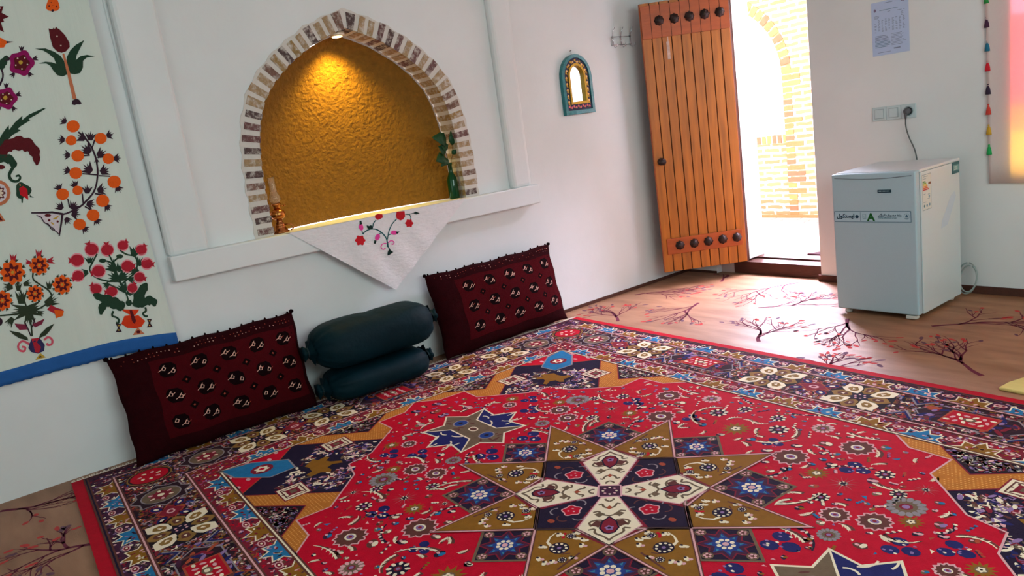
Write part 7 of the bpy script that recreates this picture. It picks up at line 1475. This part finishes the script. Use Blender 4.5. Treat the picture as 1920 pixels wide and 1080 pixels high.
def spotlight():
    c = (-.075, 2.205, 2.052); root = empty('ceiling_spotlight', c); tag(root, 'small recessed spotlight glowing under the apex of the brick arch', 'light')
    mb = MB(); mb.lathe([(.030, .012), (.044, .010), (.046, -.004), (.040, -.012), (.030, -.012)], c, mat('spot_ring', rgb(232, 220, 196), .35, .05, metal=.3), 24); mb.build('ring', root)
    e = bpy.data.materials.new('spot_lens'); e.use_nodes = True; nt = e.node_tree; b = nt.nodes['Principled BSDF']; b.inputs['Emission Color'].default_value = (1, .72, .30, 1); b.inputs['Emission Strength'].default_value = 7; b.inputs['Base Color'].default_value = (1, .9, .7, 1)
    mb = MB(); mb.lathe([(.031, -.0135), (.028, -.016), (.0, -.019)], c, e, 24); mb.build('lens', root)
    ld = bpy.data.lights.new('spot_beam', 'SPOT'); ld.energy = 46; ld.color = (1.0, .73, .10); ld.spot_size = 1.9; ld.spot_blend = 1.0; ld.shadow_soft_size = .03
    lo_ = bpy.data.objects.new('spot_beam', ld); col.objects.link(lo_); lo_.location = (c[0]-.02, c[1], c[2]-.045)
    lo_.rotation_euler = (Vector((-.42, 2.2, .95))-lo_.location).to_track_quat('-Z', 'Y').to_euler(); 
spotlight()

# ------------------------------------------------------------------ on the walls
def mirror():
    tq = mat('glaze_turquoise', rgb(28, 116, 120), .3, .35, 30, .3, 60, coat=.3); gd = mat('mirror_gold', rgb(176, 140, 40), .4, .25, 60, .3, 90, metal=.4); nv = mat('mirror_navy', rgb(34, 34, 66), .5, .3, 60)
    gl = mat('mirror_glass', (.78, .79, .79, 1), .06, .0, metal=1.0); fl = mat('mirror_flower', rgb(222, 176, 110), .5, .2, 60); pk = mat('mirror_pink', rgb(206, 96, 110), .5)
    ZB, yc = 1.415, 3.972; tilt = -.02
    def arch(hw, z0, ztop, n=14):
        r = hw; zs = ztop-r*1.12
        return [(yc-hw, z0), (yc+hw, z0)]+[(yc+hw*math.cos(PI*k/n), zs+r*1.12*math.sin(PI*k/n)) for k in range(n+1)]
    def ring(mb, o_, i_, x0, x1, m):
        n = len(o_); v = [(x0, *p) for p in o_]+[(x1, *p) for p in o_]+[(x1, *p) for p in i_]+[(x0, *p) for p in i_]
        for k in range(n):
            j = (k+1) % n; mb.add([v[k], v[j], v[n+j], v[n+k]], [(0, 1, 2, 3)], m); mb.add([v[n+k], v[n+j], v[2*n+j], v[2*n+k]], [(0, 1, 2, 3)], m); mb.add([v[2*n+k], v[2*n+j], v[3*n+j], v[3*n+k]], [(0, 1, 2, 3)], m)
    A, B_, C_ = arch(.146, ZB, 1.838), arch(.120, ZB+.030, 1.812), arch(.078, ZB+.078, 1.768)
    root = empty('wall_mirror', (.0, yc, ZB)); tag(root, 'small arched mirror in a turquoise and gold painted frame on the white wall', 'mirror')
    mb = MB(); mb.prism(A, lambda a, b: (.001, a, b), lambda a, b: (.006, a, b), tq); ring(mb, A, B_, .004, .034, tq); mb.build('frame', root, bevel=.006)['label'] = 'turquoise glazed outer frame'
    mb = MB(); ring(mb, B_, C_, .004, .026, nv)
    n = len(B_); M_ = [((p[0]+q[0])/2, (p[1]+q[1])/2) for p, q in zip(B_, C_)]
    pts = []
    for k in range(n):
        a, b = Vector(M_[k]), Vector(M_[(k+1) % n]); L = (b-a).length; s = max(1, int(L/.02))
        for i in range(s): pts.append(tuple(a.lerp(b, i/s)))
    pp = Paint(mb, lambda a, b, l: (.0262+l, a, b), step=.0004, lift=.0003)
    for k, q in enumerate(pts):
        bot = q[1] < ZB+.07
        pp.poly(petals(q[0], q[1]+.004*(-1)**k, .0085, 5, .2, 15), pk if bot else (fl if k % 2 else gd), 1); pp.poly(ell(q[0]+.009*(-1)**k, q[1]-.006, .004, .004, 6), gd, 1)
    mb.build('painted_band', root, fixn=False)['label'] = 'dark band painted with gold flowers'
    mb = MB(); ring(mb, arch(.084, ZB+.072, 1.774), arch(.068, ZB+.090, 1.757), .006, .034, gd); mb.build('inner_rim', root)['label'] = 'gold inner rim'
    mb = MB(); mb.prism(arch(.075, ZB+.082, 1.765), lambda a, b: (.0065, a, b), lambda a, b: (.012, a, b), gl); mb.build('glass', root)
    mb = MB(); mb.tube([(-.005, yc-.012, 1.862), (.016, yc-.012, 1.866)], .0025, IRON, 8); mb.tube([(.010, yc-.012, 1.866), (.012, yc-.012, 1.832)], .001, IRON, 6); mb.build('nail', root)
mirror()
def coat_hooks():
    mb = MB(); r = .003; ya, yb, za, zb = 4.40, 4.59, 1.885, 1.943
    for z in (za, zb): mb.tube([(.012, ya, z), (.012, yb, z)], r, CHROME, 8)
    for y in (ya, 4.485, yb): mb.tube([(.012, y, za), (.012, y, zb)], r, CHROME, 8)
    for y in (ya-.005, 4.485, yb): mb.tube([(.0005, y, zb), (.014, y, zb)], .006, CHROME, 8)
    for y in (ya-.005, 4.485, yb): mb.tube([(.0005, y, za), (.014, y, za)], .006, CHROME, 8)
    root = mb.build('coat_rack', origin=(0, 4.49, 1.88)); tag(root, 'chrome wire coat hook rack on the wall beside the open door', 'hook rack')
    for y in (4.395, 4.485, 4.588):
        h = MB(); h.tube([(.012, y, zb), (.022, y, zb+.03), (.040, y+.004, zb+.066)], r, CHROME, 8); 
        h.tube([(.012, y, zb), (.012, y, za), (.03, y, za-.022), (.05, y, za-.018), (.058, y-.0, za+.008)], r, CHROME, 8); 
        h.build('hook', root)
    h = MB(); h.tube([(.012, ya, zb), (.04, ya-.035, zb-.004), (.045, ya-.04, za+.03), (.03, ya-.02, za)], r, CHROME, 8); h.build('wire_loop', root)
coat_hooks()
def notice():
    mb = MB(); pm = mat('notice_paper', rgb(186, 202, 232), .7, .03, 10); ink = mat('notice_ink', rgb(122, 132, 160), .8); ink2 = mat('notice_stamp', rgb(126, 110, 140), .8); ink3 = mat('notice_ink_teal', rgb(104, 134, 160), .8)
    x0, x1, z0, z1 = 1.652, 1.880, 1.503, 1.826; y = YB-.0012
    mb.box(x0, x1, y-.0006, y, z0, z1, pm)
    pt = Paint(mb, lambda a, b, l: (x0+(x1-x0)*a, y-.0006-l, z0+(z1-z0)*b), step=.0002, lift=.0002)
    rnd = random.Random(9)
    def ln(a, b, w, h=.008, m=ink): pt.poly([(a, b), (a+w, b), (a+w, b+h), (a, b+h)], m, 1)
    ln(.36, .955, .22, .010); pt.poly(ell(.86, .955, .06, .03, 12), ink2, 1); pt.poly(ell(.10, .85, .03, .03, 12), ink2, 1); pt.poly(ell(.86, .955, .04, .02, 12), pm, 2)
    ln(.22, .83, .50, .009, ink3); ln(.44, .79, .08); ln(.70, .78, .12); ln(.86, .78, .05)
    for k in range(3): ln(.08, .735-.02*k, .10+.08*rnd.random()); ln(.80, .74-.03*k, .06)
    for r in range(12):
        b = .66-.02*r
        for c in range(9):
            if rnd.random() < .8: ln(.08+c*.095, b, .05*rnd.uniform(.5, 1.2), .008)
    for r in range(9):
        b = .36-.026*r; ln(.08, b, rnd.uniform(.3, .42), .010, ink3 if r > 3 else ink); ln(.52, b+.01, rnd.uniform(.28, .40), .007)
    ln(.14, .05, .36, .008); ln(.58, .09, .18, .02)
    tag(mb.build('paper_notice', origin=((x0+x1)/2, y, z0), fixn=False), 'white printed notice sheet taped to the wall above the sockets', 'notice')
notice()
def sockets():
    pl = mat('socket_plastic', rgb(196, 212, 214), .35, .02, 20, spec=.5); dk = mat('socket_shadow', rgb(150, 168, 172), .5)
    Y = YB; W = .0895; z0, z1 = 1.099, 1.185; x = 1.637
    labs = ['square light switch plate, left of the row of three above the fridge', 'square light switch plate between the socket and the left switch', 'square white power socket with a dark grey plug pushed in']
    for k in range(3):
        a = x+k*(W+.0015); mb = MB(); mb.box(a, a+W, Y-.009, Y-.0003, z0, z1, pl)
        nm = 'light_switch' if k < 2 else 'power_socket'
        root = mb.build(nm, origin=(a+W/2, Y, z0), bevel=.003)
        tag(root, labs[k], 'switch' if k < 2 else 'socket', 'switch and socket plates above the fridge')
        if k < 2:
            rb = MB(); rb.box(a+.018, a+W-.018, Y-.0125, Y-.0085, z0+.016, z1-.016, pl); rb.build('rocker', root, bevel=.002)
            fb = MB()
            for b in ((a+.015, a+.018, z0+.013, z1-.013), (a+W-.018, a+W-.015, z0+.013, z1-.013), (a+.015, a+W-.015, z0+.013, z0+.016), (a+.015, a+W-.015, z1-.016, z1-.013)): fb.box(b[0], b[1], Y-.0098, Y-.0088, b[2], b[3], dk)
            fb.build('surround', root)
        else:
            fb = MB(); fb.lathe([(.0, -.0088), (.024, -.0092), (.029, -.0105), (.031, -.0095)], (a+W/2, Y, (z0+z1)/2), dk, 24, 'y'); fb.build('socket_well', root)
sockets()

# ------------------------------------------------------------------ small fridge
def text_mesh(mb_objs, name, txt, size, loc, rot, m, parent, align='LEFT', weight=0.0, xs=1.0):
    cu = bpy.data.curves.new(name, 'FONT'); cu.body = txt; cu.size = size; cu.align_x = align; cu.extrude = .0004; cu.offset = weight
    t = bpy.data.objects.new(name, cu); col.objects.link(t)
    dg = bpy.context.evaluated_depsgraph_get(); me = bpy.data.meshes.new_from_object(t.evaluated_get(dg))
    bpy.data.objects.remove(t, do_unlink=True)
    o = bpy.data.objects.new(name, me); col.objects.link(o); me.materials.clear(); me.materials.append(m)
    o.parent = parent
    off = Vector((0, 0, 0)); q = parent
    while q is not None: off += q.location; q = q.parent
    o.location = Vector(loc)-off; o.rotation_euler = rot; o.scale = (xs, 1, 1)
    return o
def fridge():
    wh = mat('fridge_white', rgb(206, 216, 218), .32, .015, 40, spec=.5); dr = mat('fridge_door', rgb(172, 196, 206), .38, .05, 180, .06, 420, spec=.5); gk = mat('fridge_gasket', rgb(112, 120, 128), .6, .05); bk = mat('fridge_back', rgb(60, 62, 64), .6)
    X0, X1, Y0, Y1, ZB, ZT = 1.7225, 2.205, 4.334, 4.888, .026, .85
    root = empty('fridge', ((X0+X1)/2, (Y0+Y1)/2, 0)); tag(root, 'small white fridge with energy stickers standing against the wall by the doorway', 'fridge')
    mb = MB(); mb.box(X0, X1, Y0+.062, Y1, ZB, ZT-.018, wh); body = mb.build('body', root, bevel=.004)
    mb = MB(); mb.box(X0-.001, X1+.001, Y0+.052, Y1+.004, ZT-.017, ZT, wh); mb.build('top', root, bevel=.006)
    mb = MB(); mb.box(X0+.008, X1-.008, Y0+.049, Y0+.063, ZB+.012, ZT-.022, gk); mb.build('gasket', root)
    mb = MB(); mb.box(X0, X1, Y0, Y0+.050, ZB+.004, ZT-.003, dr); door_ = mb.build('door', root, bevel=.009); door_['label'] = 'pale blue-white front door'
    mb = MB()
    mb.tube([(X0+.02+(X1-X0-.04)*k/16, Y0-.0002, ZT-.024-.012*math.sin(PI*k/16)) for k in range(17)], .0022, gk, 6); mb.build('grip_line', door_)
    mb = MB(); mb.box(X0+.275, X0+.352, Y0-.004, Y0-.0005, .735, .752, mat('badge_dark', rgb(38, 62, 76), .3, .1)); bd = mb.build('badge', door_, bevel=.002)
    wl = mat('badge_silver', rgb(150, 178, 186), .4)
    mb = MB()
    for k in range(8): mb.box(X0+.283+k*.0078, X0+.288+k*.0078, Y0-.0046, Y0-.0038, .7415, .7465, wl)
    mb.build('badge_lettering', bd)
    # long sticker across the door
    st = mat('sticker_film', rgb(176, 202, 214), .3, .02); ln = mat('sticker_line', rgb(58, 98, 124), .5); tl = mat('sticker_navy', rgb(10, 56, 78), .5); gr = mat('sticker_green', rgb(10, 92, 30), .5); gy = mat('sticker_grey', rgb(96, 136, 150), .5)
    sx0, sx1, sz0, sz1 = X0+.011, X1-.028, .567, .628
    mb = MB(); mb.box(sx0, sx1, Y0-.0008, Y0-.0001, sz0, sz1, st)
    F = Paint(mb, lambda a, b, l: (a, Y0-.0008-l, b), step=.0002, lift=.0002)
    F.line([(sx0, sz0), (sx1, sz0), (sx1, sz1), (sx0, sz1)], .003, ln, 1, True); F.line([(sx0+.158, sz0+.004), (sx0+.158, sz1-.004)], .002, ln, 1)
    F.poly(ell(sx0+.137, .598, .0105, .0105, 18), tl, 1)
    F.line([(sx0+.172, .588), (sx0+.172, .612), (sx0+.190, .612), (sx0+.190, .588)], .002, gy, 1, True); F.line([(sx0+.175, .600), (sx0+.187, .604)], .002, gy, 1); F.line([(sx0+.178, .592), (sx0+.185, .596)], .002, gy, 1)
    F.line(ell(sx1-.023, .599, .0145, .0165, 16), .0016, gy, 1, True); F.poly([(sx1-.031, .597), (sx1-.015, .597), (sx1-.019, .607), (sx1-.023, .611), (sx1-.027, .607)], ln, 1); F.line([(sx1-.031, .590), (sx1-.015, .590)], .003, ln, 1)
    sk = mb.build('sticker', door_, fixn=False)
    rot = (PI/2, 0, 0); yy = Y0-.0017
    text_mesh(None, 'lettering', '\uFEDD\uFEEE\uFB91\uFE98\uFEB4\uFBFE\uFE8D', .0315, (sx0+.014, yy, .5915), rot, tl, sk, weight=.0012)
    text_mesh(None, 'lettering', 'A', .062, (sx0+.199, yy, .5745), rot, gr, sk, weight=.0022)
    text_mesh(None, 'lettering', '\uFBFC\uFB98\uFEAE\uFEE7\uFE8D \uFED1\uFEAE\uFEBC\uFEE3 \uFEE9\uFEA9\uFEAD', .0195, (sx0+.262, yy, .601), rot, tl, sk, weight=.0003)
    text_mesh(None, 'lettering', 'Energy Efficiency Grade', .0125, (sx0+.262, yy, .5875), rot, gy, sk, xs=.86)
    # energy label, slanted pale blue patch and corner sticker on the right side
    X = X1+.0003
    mb = MB(); lb = mat('label_white', rgb(214, 216, 208), .4, .03); mb.box(X1+.0002, X1+.0008, Y0+.075, Y0+.185, .615, .815, lb)
    S = Paint(mb, lambda a, b, l: (X1+.0008+l, Y0+.075+.11*a, .615+.2*b), step=.0002, lift=.0002)
    bars = [('bar_green', (40, 130, 60)), ('bar_lime', (130, 160, 50)), ('bar_yellow', (220, 190, 50)), ('bar_amber', (226, 140, 40)), ('bar_orange', (212, 96, 40)), ('bar_red', (190, 56, 44))]
    for k, (n_, c_) in enumerate(bars):
        b = .78-.045*k; w = .28+.07*k; S.poly([(.08, b), (.08+w, b), (.12+w, b+.017), (.08+w, b+.034), (.08, b+.034)], mat(n_, rgb(*c_), .5), 1)
    S.poly([(.72, .70), (.95, .70), (.95, .76), (.72, .76), (.66, .73)], mat('bar_brown', rgb(132, 84, 60), .5), 1)
    for q in ((.15, .93, .5), (.1, .87, .35), (.15, .45, .2), (.5, .30, .3), (.12, .22, .3), (.6, .42, .25)): S.poly([(q[0], q[1]), (q[0]+q[2], q[1]), (q[0]+q[2], q[1]+.012), (q[0], q[1]+.012)], gy, 1)
    for a, b in ((.22, .12), (.5, .12), (.78, .13), (.75, .36)): S.poly(ell(a, b, .08, .045, 8), mat('label_blue', rgb(110, 150, 172), .5), 1)
    S.poly(ell(.22, .13, .04, .03, 8), gr, 2)
    S.line([(.02, .01), (.98, .01), (.98, .99), (.02, .99)], .012, gy, 1, True)
    mb.build('energy_label', body, fixn=False)
    mb = MB(); mb.box(X1+.0002, X1+.0008, Y1-.105, Y1-.006, .765, .832, mat('corner_sticker_teal', rgb(62, 104, 108), .5, .1)); S2 = Paint(mb, lambda a, b, l: (X1+.0008+l, a, b), step=.0002, lift=.0002)
    S2.poly([(Y1-.085, .782), (Y1-.012, .782), (Y1-.012, .815), (Y1-.085, .815)], mat('corner_sticker_mid', rgb(120, 164, 160), .5), 1)
    for k in range(3): S2.line([(Y1-.078, .79+k*.008), (Y1-.03, .79+k*.008)], .0025, lb, 2)
    mb.build('corner_sticker', body, fixn=False)
    mb = MB(); fm = mat('pale_patch_blue', rgb(196, 210, 222), .4, .04)
    mb.prism([(Y1-.255, .475), (Y1-.17, .485), (Y1-.055, .635), (Y1-.075, .665), (Y1-.13, .64), (Y1-.24, .52)], lambda a, b: (X1+.0002, a, b), lambda a, b: (X1+.0006, a, b), fm); mb.build('pale_patch', body)['label'] = 'slanted pale blue patch'
    ft = mat('fridge_foot', rgb(208, 206, 198), .5, .05)
    for x in (X0+.045, X1-.045):
        for y in (Y0+.05, Y1-.05):
            mb = MB(); mb.lathe([(.020, 0), (.022, .004), (.022, .014), (.012, .018), (.012, .028)], (x, y, .0005), ft, 16); mb.build('foot', root)
    mb = MB(); mb.box(X1-.075, X1-.02, Y0+.004, Y0+.03, .006, .026, ft); mb.build('hinge', root, bevel=.003)
    # plug and cord of the fridge
    gp = mat('plug_grey', rgb(84, 84, 88), .45, .1, 40, spec=.4); cg = mat('cord_grey', rgb(96, 98, 98), .5, .05, spec=.4)
    c = (1.637+2*(.0895+.0015)+.0895/2, YB-.0105, 1.142)
    P = [(c[0]-.006, c[1]-.024, c[2]-.043), (c[0]-.008, c[1]-.022, 1.05), (1.868, YB-.02, .98), (1.900, YB-.02, .91), (1.915, YB-.025, .85), (1.93, YB-.03, .70), (1.97, YB-.04, .35), (2.10, YB-.05, .12)]
    Q = [Vector(p) for p in P]
    for _ in range(2):
        R_ = [Q[0]]
        for a, b in zip(Q[:-1], Q[1:]): R_ += [a*.75+b*.25, a*.25+b*.75]
        R_.append(Q[-1]); Q = R_
    mb = MB(); mb.tube(Q, .0042, cg, 8); cable = mb.build('power_cord', root)
    mb = MB(); mb.lathe([(.019, 0), (.020, -.012), (.018, -.026), (.012, -.034), (0, -.036)], c, gp, 20, 'y'); mb.tube([(c[0], c[1]-.022, c[2]), (c[0]-.004, c[1]-.026, c[2]-.025), (c[0]-.006, c[1]-.024, c[2]-.045)], [.011, .008, .005], gp, 10); mb.build('plug', cable)
    for i_ in range(2):
        mb = MB(); q = []
        for k in range(26):
            t = k/25*1.93*PI+.1+i_*.2; rr = 1-.16*i_
            q.append((2.205+.055*math.sin(t)*rr+.012*i_, YB-.032-.05*(.5-.5*math.cos(t))-.011*i_, .105+.092*math.cos(t)*rr))
        mb.tube(q, .0045, mat('cord_pale', rgb(150, 160, 156), .5, .05, spec=.4), 8); mb.build('cord_loop', cable)['label'] = 'loose loop of cord by the floor'
fridge()

# ------------------------------------------------------------------ pale mat at the right edge
def floor_mat():
    m = mat('mat_yellow', rgb(226, 204, 128), .95, .08, 6, .3, 200, stretch=(1, 8, 1))
    mb = MB(); pts = [(2.905, 3.50), (2.915, 3.58), (2.96, 3.715), (3.05, 4.05), (3.85, 3.95), (3.75, 3.42)]
    mb.prism(pts, lambda a, b: (a, b, .0005), lambda a, b: (a, b, .016), m)
    tag(mb.build('floor_mat', origin=(3.3, 3.7, 0), bevel=.006), 'pale yellow mat lying on the carpet at the right beyond the rug', 'mat')
floor_mat()
